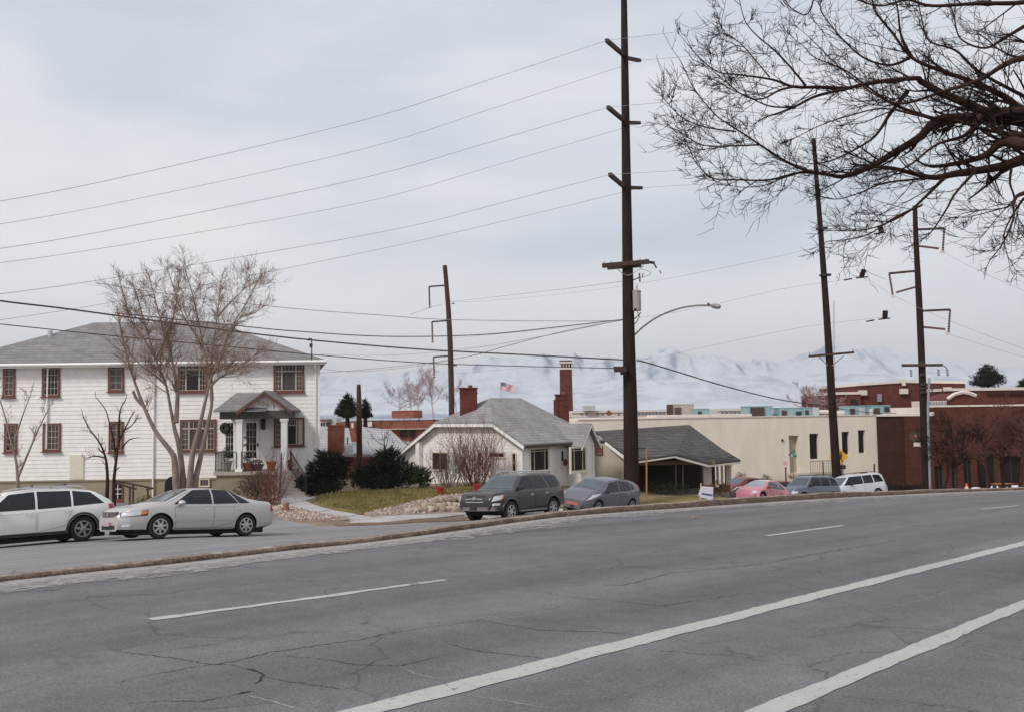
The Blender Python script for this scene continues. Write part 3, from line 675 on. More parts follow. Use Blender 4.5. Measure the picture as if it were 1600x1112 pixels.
def casement(w, mb, a, b, c, d, pr):
    x = a+(b-a)*.60; w.box(mb, x-.035, x+.035, c, d, .042, pr-.021, 1); w.box(mb, b-.22, b, c, d, .042, pr-.03, 1)
    zt = d-(d-c)*.24; w.box(mb, a, b, zt-.02, zt+.02, .041, pr-.022, 1)
    for k in (1, 2, 3): xx = a+(x-a)*k/4; w.box(mb, xx-.012, xx+.012, zt, d, .043, pr-.03, 1)
window(w1, h1, (447, 652, 476, 696), casement, 2)
window(w1, h1, (428.5, 652, 441, 697), 2, 5)
# basement
window(w1, h1, (312, 747, 328, 760), 3, 1, trim=M_offw, fw=.05, sill=False)
window(w1, h1, (343, 749, 356, 759), 1, 1, trim=M_found, fw=.04, sill=False)
mb = MB()
for (u, v, ru) in ((271, 757, 11), (392, 766, 13)):
    s, z = w1.uv(u, v); m2 = MB(); pts = [w1.pt(s+.42*math.cos(a)*ru/11, z+.45*math.sin(a), .02) for a in np.linspace(0, math.pi, 12)]+[w1.pt(s-.42*ru/11, z-.7, .02), w1.pt(s+.42*ru/11, z-.7, .02)]
    m2.slab(pts, w1.n*.04); m2.build('arched_opening', M_dark, h1)
s0, z1_ = w1.uv(176, 752); s1, z0_ = w1.uv(193, 786)
bdoor = MB(); w1.box(bdoor, s0, s1, zg, z1_, -.01, .03); bo = bdoor.build('basement_door', M_redtrim, h1); m2 = MB(); w1.box(m2, s0+.1, s1-.1, zg+.6, z1_-.12, .03, .034); pan = m2.build('pane', M_glassd, bo)
m3 = MB(); 
for k in (1, 2): z = zg+.6+(z1_-.12-zg-.6)*k/3; w1.box(m3, s0+.1, s1-.1, z-.015, z+.015, .034, .045)
x = (s0+s1)/2; w1.box(m3, x-.015, x+.015, zg+.6, z1_-.12, .034, .046); m3.build('muntin', M_trimw, bo)
s0, z1_ = w1.uv(110, 710); s1, z0_ = w1.uv(131, 748); mb = MB(); w1.box(mb, s0, s1, z0_, z1_, .0, .07); mb.build('side_door', M_offw, h1)
# front doors (divided lights)
for (u0, u1, nm, cc) in ((350, 369, 'side_light', 3), (382, 405, 'front_door', 3)):
    s0, z1_ = w1.uv(u0, 657); s1, z0_ = w1.uv(u1, 733.5)
    mb = MB(); w1.box(mb, s0, s1, z0_, z1_, .0, .07); dr = mb.build(nm, M_trimw, h1)
    a, b, c, d = s0+.12, s1-.14, z0_+.62, z1_-.1
    m2 = MB(); w1.box(m2, a, b, c, d, .07, .075); m2.build('pane', M_glassd, dr)
    m2 = MB()
    for k in range(1, 3): x = a+(b-a)*k/3; w1.box(m2, x-.009, x+.009, c, d, .075, .095)
    for k in range(1, 5): z = c+(d-c)*k/5; w1.box(m2, a, b, z-.009, z+.009, .075, .094)
    m2.build('muntin', M_offw, dr)
    if nm == 'front_door': m2 = MB(); s_, z_ = w1.uv(404, 694); w1.box(m2, s_-.05, s_, z_-.09, z_+.09, .07, .14); m2.build('handle', M_iron, dr)
# ---- porch: deck, pillars, gabled roof
PA = P(338, 740, 43.7); PB = P(452, 740, 43.9)
wp = Wall((PA.x, PA.y), (PB.x, PB.y)); Lp = wp.len
zd = wp.uv(390, 736)[1]; dep = (w1.a-wp.a).dot(-wp.n)
dep = abs((w1.pt(12, 0)-wp.pt(1, 0)).dot(wp.n))
mb = MB(); wp.box(mb, -.1, Lp+.1, zd-.16, zd, -dep, .12); mb.build('porch_deck', M_steps, h1)
mb = MB(); wp.box(mb, 0, Lp, zg, zd-.163, -dep, 0); mb.build('porch_base', M_found, h1)
zb = wp.uv(390, 654)[1]; zt = wp.uv(390, 641)[1]
for u0, u1 in ((368.5, 377.5), (438.5, 447.5)):
    s0, s1 = wp.uv(u0, 700)[0], wp.uv(u1, 700)[0]; mb = MB(); wp.box(mb, s0, s1, zd, zb-.003, -(s1-s0)-.05, -.05); wp.box(mb, s0-.04, s1+.04, zb-.14, zb-.004, -(s1-s0)-.09, -.01); wp.box(mb, s0-.04, s1+.04, zd, zd+.14, -(s1-s0)-.09, -.01); mb.build('pillar', M_trimw, h1)
M_beam = mat('dark_porch_beam', S(84, 76, 72), .7, .2, 3)
sa, sb = wp.uv(343, 650)[0], wp.uv(448, 650)[0]
mb = MB(); wp.box(mb, sa, sb, zb, zt, -.35, 0); wp.box(mb, sa, sa+.25, zb, zt, -dep, -.355); wp.box(mb, sb-.25, sb, zb, zt, -dep, -.355); wp.box(mb, sa+.26, sb-.26, zt-.08, zt-.03, -dep, -.36); mb.build('porch_beam', M_beam, h1)
ap = wp.uv(415.5, 609); el = wp.uv(372, 641); er = wp.uv(458, 639.5); gl = wp.uv(374, 642)[0]; gr = wp.uv(449, 642)[0]
mb = MB(); mb.slab([wp.pt(gl, zt, -.02), wp.pt(gr, zt, -.02), wp.pt(ap[0], ap[1]-.22, -.02)], wp.n*-.2); ped = mb.build('pediment', M_white, h1)
# four small faded gold numerals on the pediment
M_gold = mat('faded_gold_paint', S(186, 160, 124), .6)
mb = MB()
for (u, v) in ((405, 629), (411.5, 630), (417.5, 631.5)):
    s, z = wp.uv(u, v)
    mb.tube([wp.pt(s+.055*math.cos(a), z+.085*math.sin(a), .0) for a in np.linspace(0, 2*math.pi, 9)], .02, 5)
s, z = wp.uv(427.5, 634); mb.tube([wp.pt(s, z+.12, 0), wp.pt(s, z-.12, 0)], .025, 5)
mb.build('numeral', M_gold, ped)
for (u, v) in ((388, 639), (396, 637.5)): s, z = wp.uv(u, v); mb = MB(); mb.lathe(wp.pt(s, z, 0), [(0.02, -.07), (.07, 0), (.02, .09)], 8); mb.build('ornament', mat('terracotta_ornament', S(186, 140, 116), .8), ped)

rb = -dep
polys = []
for e_ in (el, er):
    A0, A1 = wp.pt(ap[0], ap[1], .35), wp.pt(ap[0], ap[1], rb); E0, E1 = wp.pt(e_[0], e_[1], .35), wp.pt(e_[0], e_[1], rb)
    polys.append((A0, E0, E1, A1))
roof_slab(h1, polys, .07, M_shgrey, 'porch_roof')
mb = MB()
for e_ in (el, er):
    A0 = wp.pt(ap[0], ap[1]-.075, .37); E0 = wp.pt(e_[0], e_[1]-.075, .37); mb.hexa([E0+Vector((0, 0, -.17)), A0+Vector((0, 0, -.17)), A0+Vector((0, 0, -.17))-wp.n*.07, E0+Vector((0, 0, -.17))-wp.n*.07, E0, A0, A0-wp.n*.07, E0-wp.n*.07])
mb.build('bargeboard', mat('dark_bargeboard', S(96, 62, 54), .7), h1)
l1 = wp.uv(336, 644); l2 = wp.uv(372, 612)
pl = [wp.pt(l1[0], zt+.02, .3), wp.pt(el[0]+1.4, zt+.02, .3), wp.pt(ap[0]-.2, l2[1]+.05, rb), wp.pt(l1[0]+.5, l2[1]+.05, rb)]
roof_slab(h1, [pl], .07, M_shgrey, 'porch_side_roof')
# lantern + wreaths
def wreath(u, v, r, lab, mt, rr=.05):
    s, z = w1.uv(u, v); m_ = MB(); m_.tube([w1.pt(s+r*math.cos(a), z+r*math.sin(a), .12) for a in np.linspace(0, 2*math.pi, 17)], rr, 6)
    m_.build('wreath', mt, None, loc=w1.pt(s, z, .12), label=lab, category='wreath')
M_green = mat('dark_evergreen', S(44, 46, 34), .9, .3, 8)
wreath(382, 688, .2, 'thin brown ring wreath hanging between the glazed front doors', mat('brown_vine', S(104, 76, 60), .9), .035)
wreath(353, 668, .17, 'bushy dark green wreath hanging left of the porch pillar', M_green, .12)
s, z = w1.uv(413, 663); lt = MB(); lt.box(w1.pt(s, z, .25), (.2, .2, .42)); lt.lathe(w1.pt(s, z+.21, .25), [(.17, 0), (.02, .2)], 6); lt.tube([w1.pt(s, z-.25, .05), w1.pt(s, z-.25, .25)], .03, 6)
lt.build('porch_lantern', mat('black_lantern', S(58, 40, 38), .5), h1)
# railings
def railing(pts, h, parent, gap=.13, r=.012, name='railing'):
    m_ = MB(); pts = [Vector(p) for p in pts]; up = Vector((0, 0, h))
    for a, b in zip(pts, pts[1:]):
        m_.tube([a+up, b+up], .022, 5); m_.tube([a+Vector((0, 0, .1)), b+Vector((0, 0, .1))], .014, 4)
        n = max(1, int((b-a).length/gap))
        for k in range(n+1): q = a.lerp(b, k/n); m_.tube([q, q+up], r if 0 < k < n else .022, 4)
    return m_.build(name, M_iron, parent)
railing([wp.pt(-.05, zd, -dep+.1), wp.pt(-.05, zd, -.03), wp.pt(wp.uv(369, 700)[0], zd, -.03)], .95, h1)
railing([wp.pt(wp.uv(377, 700)[0], zd, -.03), wp.pt(wp.uv(400, 700)[0], zd, -.03)], .95, h1)
# steps: widening flight coming down towards the path
nst = 8; zs = G(*GP(462, 774).xy)+.02
uL = [438, 489]; mbs = []
for k in range(nst):
    t = (k+1)/nst; z = zd-(zd-zs)*t; z2 = zd-(zd-zs)*(k/nst)
    d_ = 43.7-.29*k; pl = P(436.5, 750, d_); pr = P(453+36*t, 750, d_)
    m_ = MB(); m_.hexa([Vector((pl.x, d_-.29, zg)), Vector((pr.x, d_-.29, zg)), Vector((pr.x, d_+.8, zg)), Vector((pl.x, d_+.8, zg)), Vector((pl.x, d_-.29, z2-.17*0-(zd-zs)/nst)), Vector((pr.x, d_-.29, z2-(zd-zs)/nst)), Vector((pr.x, d_+.8, z2-(zd-zs)/nst)), Vector((pl.x, d_+.8, z2-(zd-zs)/nst))])
    m_.build('step', M_steps, h1)
pa = P(440, 736, 43.6); pb = P(486, 772, 41.6)
a0 = Vector((pa.x, 43.6, zd)); b0 = Vector((P(438, 750, 41.5).x, 41.45, zs+.1))
railing([a0, b0], .9, h1)
a1 = Vector((P(456, 736, 43.7).x, 43.6, zd)); b1 = Vector((P(482, 772, 42).x, 41.6, zs+.1)); railing([a1, b1], .9, h1)
railing([Vector((P(452, 736, 45).x, 45.2, zd)), a1], .95, h1)
# basement stair handrails at left
M_rail = mat('brown_handrail', S(62, 42, 38), .6)
mb = MB()
for (ua, va, ub, vb_, d_) in ((180, 750, 239, 762, 43), (180, 754, 213, 763, 42.2)):
    a = P(ua, va, d_); b = P(ub, vb_, d_); mb.tube([a, b], .05, 6)
    for u_ in ((ub-8, ua+28) if ub > 220 else (ub-10,)):
        t = (u_-ua)/(ub-ua); q = a.lerp(b, t); g_ = G(q.x, q.y); mb.tube([q, Vector((q.x, q.y, g_-.1))], .045, 6)
mb.tube([P(239, 762, 43), P(232, 763, 42.6), P(229, 764, 42.3)], .04, 6)
mb.build('handrail', M_rail, None, loc=P(210, 785, 43), label='dark brown pipe handrail beside the basement stair of the white house', category='handrail')

# potted plants on the porch
def leafball(name, centers, n, size, mt, parent=None, loc=None, seed=0, squash=.5, **tags):
    """centers: list of (x,y,z,rx,ry,rz); many small leaf quads through the volume"""
    r = np.random.default_rng(seed); C = np.array(centers); vol = C[:, 3]*C[:, 4]*C[:, 5]; pr = vol**.75; pr = pr/pr.sum()
    k = r.choice(len(C), n, p=pr); d = r.normal(size=(n, 3)); d /= np.linalg.norm(d, axis=1, keepdims=True)
    rad = r.random(n)**(1/2.6); rad *= 1+.18*np.sin(d[:, 0]*7+k)*np.sin(d[:, 2]*6+k*2)
    p = C[k, :3]+d*rad[:, None]*C[k, 3:]
    a = r.normal(size=(n, 3)); a /= np.linalg.norm(a, axis=1, keepdims=True); a = a*.6+d*.5; a /= np.linalg.norm(a, axis=1, keepdims=True)
    b = np.cross(a, r.normal(size=(n, 3))); b /= np.linalg.norm(b, axis=1, keepdims=True)+1e-9
    s = size*(.5+r.random(n))[:, None]
    v = np.stack([p-b*s*squash*.5, p+a*s*.6-b*s*squash*.3, p+a*s*1.3, p+b*s*squash*.5+a*s*.3], 1).reshape(-1, 3)
    f = np.arange(n*4).reshape(-1, 4)
    return np_mesh(name, v, f, mt, parent, loc, **tags)
M_pot = mat('terracotta_pot', S(150, 78, 58), .8, .1, 6); M_planter = mat('pale_planter', S(150, 144, 138), .8); M_redpot = mat('red_glazed_pot', S(158, 44, 44), .4, .1, 3)
M_soil = mat('potting_soil', S(60, 44, 36), .95)
def pot(loc, r, h, mt, lab, grp=None, plant=None, cat='plant pot', sides=18):
    loc = Vector(loc); t = thing('plant_pot', lab, cat, loc, grp); m_ = MB()
    m_.lathe(loc, [(r*.68, 0), (r*.98, h*.86), (r*1.1, h*.87), (r*1.1, h), (r*.92, h), (r*.9, h*.9)], sides); m_.build('pot', mt, t, smooth='auto')
    m_ = MB(); m_.lathe(loc, [(r*.9, h*.9), (.01, h*.915)], sides); m_.build('soil', M_soil, t)
    if plant:
        c = [(loc.x+a*r, loc.y, loc.z+h+b, rx, rx, rz_) for a, b, rx, rz_ in plant]; leafball('foliage', c, 260, .07, M_green, t, seed=int(r*1000+h*77))
    return t
def wpp(u, off): s, _ = wp.uv(u, 735); return wp.pt(s, zd, off)
pot(wpp(350, -.45), .27, .5, M_planter, 'pale tall planter with dark clipped shrub at left end of porch', 'pots on the white house porch', [(0, .35, .22, .42)])
pot(wpp(384, -.4), .24, .42, M_pot, 'terracotta pot with small shrub beside the porch pillar', 'pots on the white house porch', [(0, .25, .2, .3)])
pot(wpp(421.5, -.35), .24, .45, M_pot, 'bare terracotta pot standing right of the front door', 'pots on the white house porch', None)
pot(wpp(396, -.7), .34, .3, mat('dark_planter', S(70, 56, 50), .8), 'wide dark low planter in front of the glazed front door', 'pots on the white house porch', [(0, .1, .3, .14)])
pot(wpp(443, -.9), .3, .25, mat('dark_planter', S(70, 56, 50), .8), 'low dark planter at right end of porch by the step rail', 'pots on the white house porch', [(0, .1, .25, .12)])

# electrical mast on roof corner
mb = MB(); p = P(487, 556, 45.5); q = P(487, 530, 45.5); mb.tube([p-Vector((0, 0, .3)), q], .03, 6); mb.tube([q, q+Vector((-.12, 0, .03)), q+Vector((-.17, 0, -.08))], .04, 6); m_ = P(486, 540, 45.5); mb.box(m_, (.14, .1, .2))
mb.build('service_mast', M_iron, h1)

# ================================================================== HOUSE 2 : white bungalow
h2 = thing('bungalow', 'small white bungalow with grey clipped-gable roof and two brick chimneys', 'house', P(817, 757, 46))
K2 = P(817, 757, 46); fa = Vector((.64, .77, 0)); fb = Vector((-.77, .64, 0))
K2 = Vector((K2.x, K2.y, 0))
wside = Wall((K2+fb*9.2).xy, K2.xy); wfront = Wall(K2.xy, (K2+fa*6.4).xy)
Ls, Lf = wside.len, wfront.len
zg2 = min(G(*K2.xy), G(*(K2+fb*9).xy))-.4; zbase = wside.uv(800, 757)[1]
zcl = wside.uv(735, 660)[1]; zeR = wside.uv(815, 692)[1]
s688 = wside.uv(686, 660)[0]; s775 = wside.uv(776, 660)[0]; sL, zL = wside.uv(640, 701)
# gable wall polygon (proud boards follow it)
zmin = zg2
gp = [(sL-.6, zmin), (Ls, zmin), (Ls, zeR), (s775, zcl), (s688, zcl), (sL, zL), (sL-.6, zL-.3)]
mb = MB(); mb.slab([wside.pt(s, z, 0) for s, z in gp], -wside.n*.3); mb.build('side_wall', M_white, h2)
def gpoly(z):
    a = sL-.6 if z < zL-.3 else (sL+(z-zL)/(zcl-zL)*(s688-sL) if z > zL else sL-.3)
    b = Ls if z < zeR else Ls-(z-zeR)/(zcl-zeR)*(Ls-s775)
    return a, b
siding(wside, h2, 0, Ls, zbase, zcl, .17, M_white, poly=gpoly)
mb = MB(); wfront.box(mb, 0, Lf, zmin, zeR, -.3, 0); wfront.box(mb, -.3, Lf, zmin, zeR, -7.5, -7.2)
mb.hexa([wfront.pt(Lf-.3, zmin, -.3), wfront.pt(Lf, zmin, -.3), wfront.pt(Lf, zmin, -7.2), wfront.pt(Lf-.3, zmin, -7.2), wfront.pt(Lf-.3, zeR, -.3), wfront.pt(Lf, zeR, -.3), wfront.pt(Lf, zeR, -7.2), wfront.pt(Lf-.3, zeR, -7.2)])
mb.build('front_wall', M_white, h2)
siding(wfront, h2, 0, Lf, zbase, zeR-.02, .17, M_white)
mb = MB(); wside.box(mb, Ls-.12, Ls+.03, zbase, zeR, 0, .05); mb.build('corner_board', M_trimw, h2)
# roof polygons by plan position
def pf(q, r, z): p = K2+fa*q+fb*r; return Vector((p.x, p.y, z))   # q along the front, r back along the side
rmid = Ls-(s688+s775)/2; rR = Ls-s775; rLf = Ls-s688; ohf = .4
zr = P(790, 621, 50.5).z
Rg0 = pf(1.9, rmid, zr); Rg1 = pf(4.6, rmid, zr)
c0 = pf(-.35, rR, zcl+.05); c1_ = pf(-.35, rLf, zcl+.05)
eR0 = pf(-.35, -ohf, zeR-.04); eR1 = pf(Lf+.45, -ohf, zeR-.04); rL0 = Ls-sL; eL0 = pf(-.35, rL0+.3, zL-.05); eL1 = pf(Lf+.45, rL0+.3, zL-.05)
roof_slab(h2, [(eR0, eR1, Rg1, Rg0, c0), (c0, Rg0, c1_), (c1_, Rg0, Rg1, eL1, eL0), (eR1, eL1, Rg1)], .1, M_shgrey2)
# flared lean-to at the rear left
e5 = wside.uv(625, 713); lr = Ls-e5[0]
roof_slab(h2, [(eL0, pf(-.35, lr+.1, e5[1]), pf(Lf, lr+.1, e5[1]), eL1)], .1, M_shgrey2, 'rear_roof')
mb = MB(); mb.slab([wside.pt(e5[0], zmin, -.02), wside.pt(sL-.55, zmin, -.02), wside.pt(sL-.2, zL-.2, -.02), wside.pt(e5[0], e5[1]-.1, -.02)], -wside.n*.3); mb.build('rear_wall', M_white, h2)
# fascia boards
mb = MB()
def board(a, b, n, h=.2, t=.05):
    a = Vector(a)-Vector((0, 0, .1)); b = Vector(b)-Vector((0, 0, .1)); dn_ = Vector((0, 0, -h))
    mb.hexa([a+dn_, b+dn_, b+dn_+n*t, a+dn_+n*t, a, b, b+n*t, a+n*t])
for a, b in ((eR0, c0), (c0, c1_), (c1_, eL0), (eL0, pf(-.35, lr+.1, e5[1]))): board(a, b, wside.n, .16)
mb.build('fascia', M_trimw, h2)
mb = MB(); board(eR0, eR1, wfront.n, .1); mb.tube([eR0+Vector((0, 0, -.06))+wfront.n*.08, eR1+Vector((0, 0, -.06))+wfront.n*.08], .06, 6); mb.build('gutter', mat('dark_gutter', S(92, 84, 82), .6), h2)
# windows side wall
for r_, c, rr in (((676, 705, 701.5, 735), 2, 1), ((747, 705, 754, 722), 1, 2), ((765, 705, 790.5, 715.5), 1, 1), ((800.5, 706, 808.5, 739), 1, 2)):
    window(wside, h2, r_, c, rr, trim=M_offw, fw=.05, glass=M_glassd, sill=False)
def trip(w, mb, a, b, c, d, pr):
    for f_ in (.2, .8): x = a+(b-a)*f_; w.box(mb, x-.03, x+.03, c, d, .042, pr-.021, 1)
    z = d-(d-c)*.1; w.box(mb, a, b, z-.02, z+.02, .043, pr-.022, 1)
window(wfront, h2, (826, 699, 857, 735), trip, 1, trim=M_offw, fw=.08, glass=M_glassd)
# projecting porch bay with gable
bq0 = wfront.uv(886, 700)[0]; wb0 = pf(bq0, -.9, 0); wb1 = pf(Lf+.35, -.9, 0)
wbay = Wall(wb0.xy, wb1.xy); Lb = wbay.uv(928, 700)[0]; zeb = wbay.uv(890, 692)[1]
mb = MB(); wbay.box(mb, 0, Lb, zmin, zeb, -.88, 0); mb.build('bay_wall', M_white, h2)
siding(wbay, h2, 0, Lb, zbase, zeb, .17, M_white)
apx = wbay.uv(910, 661); mb = MB(); mb.slab([wbay.pt(0, zeb, 0), wbay.pt(Lb, zeb, 0), wbay.pt(Lb/2, apx[1]-.12, 0)], -wbay.n*.25); mb.build('bay_gable', M_trimw, h2)
window(wbay, h2, (889.5, 698, 915, 735.5), trip, 1, trim=M_offw, fw=.08, glass=M_glassd)
polys = []
for s_ in (-.3, Lb+.3):
    polys.append((wbay.pt(Lb/2, apx[1], .3), wbay.pt(s_, zeb-.16, .3), wbay.pt(s_, zeb-.16, -2.2 if s_ < 0 else -1), wbay.pt(Lb/2, apx[1], -3.2)))
roof_slab(h2, polys, .08, M_shgrey2, 'bay_roof')
mb = MB()
for s_ in (-.3, Lb+.3):
    a = wbay.pt(Lb/2, apx[1]-.085, .32); b = wbay.pt(s_, zeb-.245, .32); dn_ = Vector((0, 0, -.13))
    mb.hexa([b+dn_, a+dn_, a+dn_-wbay.n*.05, b+dn_-wbay.n*.05, b, a, a-wbay.n*.05, b-wbay.n*.05])
mb.build('bargeboard', M_trimw, h2)
# front door + pipe + lamp
s0, z1_ = wfront.uv(873, 700); s1, z0_ = wfront.uv(884, 748); mb = MB(); wfront.box(mb, s0, s1, zbase, z1_, 0, .08); dr = mb.build('front_door', M_trimw, h2); mb = MB(); wfront.box(mb, s0+.12, s0+.3, zbase+1.1, z1_-.15, .08, .085); mb.build('pane', M_glassd, dr)
s, z = wfront.uv(879, 722); mb = MB(); mb.lathe(wfront.pt(s, z, .2), [(.03, -.16), (.12, -.05), (.12, .1), (.03, .2)], 8); mb.build('porch_lantern', M_redtrim, h2)
wpipe(925, 695, 745, wbay, h2, .04, M_trimw)
# chimneys
def chimney(parent, u0, u1, v0, v1, d, mt=M_brick, dep_=.7, cap=True, stepd=False, yaw=.88):
    a = P(u0, v1, d); b = P(u1, v1, d); top = P((u0+u1)/2, v0, d).z; bot = a.z-1.2
    m_ = MB(); c = (a+b)/2; wd = (b.x-a.x); R = Matrix.Rotation(-math.atan2(.77, .64)*0+math.radians(50)*yaw*0, 3, 'Z')
    m_.box((c.x, c.y, (top+bot)/2), (wd, dep_, top-bot), R)
    o = m_.build('chimney', mt, parent)
    if cap:
        m_ = MB(); m_.box((c.x, c.y, top+.04), (wd+.1, dep_+.1, .08)); m_.box((c.x, c.y, top-.2), (wd+.05, dep_+.05, .1)); m_.build('chimney_cap', mt, o)
        m_ = MB(); m_.tube([(c.x+.1, c.y, top+.08), (c.x+.1, c.y, top+.22)], .12, 8); m_.build('flue', M_brickor, o)
    return o
chimney(h2, 719.5, 745.5, 607.5, 656, 49.5, dep_=.9)
chimney(h2, 869, 889, 617.5, 665, 52.5, dep_=.7); 
m_ = MB(); a = P(866.5, 624, 52.4); b = P(871, 660, 52.4); m_.box(((a.x+b.x)/2, 52.4, (a.z+b.z)/2-.4), (abs(b.x-a.x)+.1, .6, abs(a.z-b.z)+.8)); m_.build('chimney_shoulder', M_brick, h2)
# low brick planter wall and mailbox-like dark box at the far corner
s, z = wfront.uv(926, 740)

# ================================================================== HOUSE 3 : bungalow with dark porch
h3 = thing('porch_bungalow', 'tan bungalow with low charcoal shingle roof and deep shaded front porch', 'house', P(1040, 775, 54))
r0 = P(929, 673, 55); r1 = P(1077, 663, 62)
ea = P(979, 711, 51.2); eb = P(1129, 701, 58.6); ec = P(1157, 717.5, 54.5); ed = P(1108, 722.5, 52.2); ee = P(1056, 708.5, 51.0); ef = P(992, 717.5, 50.4); eg = P(1056, 706, 52.3)
roof3 = roof_slab(h3, [(r0, ea, ef, ee, r1), (r1, ee, ed, ec, eb)], .12, M_shdark)
bkz = ea.z-.3; rb0 = r0+Vector((-.45, .0, 0)); bk0 = Vector((r0.x-3.0, r0.y+4.5, bkz)); bk1 = Vector((r1.x-2.5, r1.y+5, bkz))
roof_slab(h3, [(r0, r1, bk1, bk0)], .12, M_shdark, 'rear_roof')
# side wall (tan gable)
wg = Wall((P(927, 745, 55.2).x-.5, 55.6), P(983, 745, 51.6).xy)
zgb = G(P(950, 760, 53).x, 53)-.6
mb = MB(); sA, sB = wg.uv(926, 690)[0], wg.uv(984, 740)[0]
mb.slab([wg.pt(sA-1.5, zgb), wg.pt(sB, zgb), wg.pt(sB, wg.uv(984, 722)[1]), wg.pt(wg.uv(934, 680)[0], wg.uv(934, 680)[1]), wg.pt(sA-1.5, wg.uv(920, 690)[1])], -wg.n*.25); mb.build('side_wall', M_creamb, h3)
window(wg, h3, (931, 695.5, 942.5, 710), 1, 1, trim=M_redtrim, fw=.06, glass=mat('brown_blind', S(112, 72, 58), .7), sill=False)
# rake boards along the tan gable
mb = MB()
a = Vector(r0); b = Vector(ea); dn_ = Vector((0, 0, -.32)); n_g = wg.n*.08
a_ = a+Vector((0, 0, -.123)); b_ = b+Vector((0, 0, -.123))
mb.hexa([b_+dn_*.5, a_+dn_*.5, a_+dn_*.5+n_g, b_+dn_*.5+n_g, b_, a_, a_+n_g, b_+n_g]); mb.build('fascia', M_trimw, h3)
def fas(a, b, name='porch_fascia', h=.16):
    m_ = MB(); a = Vector(a)+Vector((0, -.03, -.125)); b = Vector(b)+Vector((0, -.03, -.125)); d_ = Vector((0, 0, -h)); t_ = Vector((0, .06, 0))
    m_.hexa([a+d_, b+d_, b+d_+t_, a+d_+t_, a, b, b+t_, a+t_]); m_.build(name, M_offw, h3)
fas(ef, ee, h=.08); fas(ee, ed, h=.13); fas(ed, ec, h=.11)
# porch interior: floor, back wall, ceiling; roof casts shadow, and porch shade is painted into the back wall
zp = P(1050, 772, 51.5).z-.12
wbk = Wall(P(985, 740, 54.2).xy, P(1112, 740, 57.8).xy)
mb = MB(); wbk.box(mb, -.5, wbk.len+.3, zgb, P(1050, 700, 55).z, -.3, 0); mb.build('back_wall', mat('porch_shade_clapboard', S(42, 30, 26), .85, .2, 1.5), h3)
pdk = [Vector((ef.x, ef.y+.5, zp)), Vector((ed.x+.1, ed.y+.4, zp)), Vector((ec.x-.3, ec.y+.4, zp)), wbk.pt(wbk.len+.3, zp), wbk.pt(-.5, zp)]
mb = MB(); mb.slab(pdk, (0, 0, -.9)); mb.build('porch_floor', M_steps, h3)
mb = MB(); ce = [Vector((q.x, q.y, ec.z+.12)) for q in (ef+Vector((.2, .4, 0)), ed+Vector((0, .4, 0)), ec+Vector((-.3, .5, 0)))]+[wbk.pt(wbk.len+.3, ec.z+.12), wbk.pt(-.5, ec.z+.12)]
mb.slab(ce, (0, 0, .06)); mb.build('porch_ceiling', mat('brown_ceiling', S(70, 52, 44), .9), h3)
zc = ec.z+.1
for (u0, u1, v0, d_, mt, vb2) in ((1099, 1112, 727, 52.6, M_creamb, 772), (1134, 1141, 722, 54.6, M_creamb, 772), (1120, 1123, 727, 55.6, M_offw, 760), (1127, 1130, 727, 55.9, M_offw, 760)):
    a = P(u0, 740, d_); b = P(u1, 740, d_); wd = b.x-a.x; bz = P(u0, vb2, d_).z if vb2 > 765 else P(u0, 757, d_).z
    mb = MB(); mb.box(((a.x+b.x)/2, d_+wd/2, (zc+bz)/2), (wd, wd, zc-bz)); mb.build('porch_column', mt, h3)
for (u0, u1, v0, d_) in ((1097, 1117, 757, 52.5), (1128, 1142, 757, 54.3), (1110, 1135, 762, 54)):
    a = P(u0, v0, d_); b = P(u1, v0, d_); wd = b.x-a.x; mb = MB(); mb.box(((a.x+b.x)/2, d_+.35, (a.z+zgb)/2), (wd, .55, a.z-zgb)); mb.build('brick_pier', M_brickor, h3)
mb = MB(); q = ed+Vector((.1, .35, -.3)); mb.box((q.x-2.0, q.y-.05, zc-.12), (4.6, .2, .22)); mb.build('porch_beam', mat('tan_beam', S(128, 106, 84), .8), h3)
for u_ in (1056, 1067): 
    a = P(u_, 725, 52.2); b = P(u_, 775, 52.2); mb = MB(); mb.tube([a, b], .035, 6); mb.build('porch_post', mat('tan_beam', S(128, 106, 84), .8), h3)
mb = MB(); q = P(1148, 722, 54.6); mb.tube([ec+Vector((-.05, 0, -.2)), P(1145, 723, 54.7), P(1142, 727, 54.9), P(1142, 778, 54.6)], .045, 6); mb.build('downspout', M_offw, h3)
# bushes in the porch dark
# ================================================================== house behind, grey hipped roof with orange brick chimney
h4 = thing('rear_house', 'low brick house with pale grey hipped roof behind the evergreen shrubs', 'house', P(560, 740, 62))
a = P(490, 712, 60); b = P(612, 705, 62); c = P(640, 692, 64); 
roof_slab(h4, [(P(470, 712, 60), P(553, 709, 60.5), P(545, 668, 66), P(500, 665, 66))], .15, M_shpale, 'left_roof')
roof_slab(h4, [(P(556, 709, 60.6), P(650, 709, 61), P(610, 671, 65), P(566, 666, 66))], .15, M_shpale, 'right_roof')
mb = MB(); q0 = P(470, 714, 60.6); q1 = P(650, 711, 61.6); mb.box(((q0.x+q1.x)/2, 64, (q0.z-3.2)/2+q0.z/2-.05), (q1.x-q0.x-.6, 6.0, 3.2)); mb.build('wall', M_brickor, h4)
chimney(h4, 514, 536.5, 665, 690, 60.8, M_brickor, .9, cap=True)
mb = MB(); mb.box(P(600, 715, 60.5), (3.2, .2, .2)); mb.build('fascia', mat('brown_fascia', S(110, 66, 54), .8), h4)
mb = MB(); mb.tube([P(543, 683, 62.5), P(543, 696, 62.5)], .05, 6); mb.build('vent_pipe', M_iron, h4)

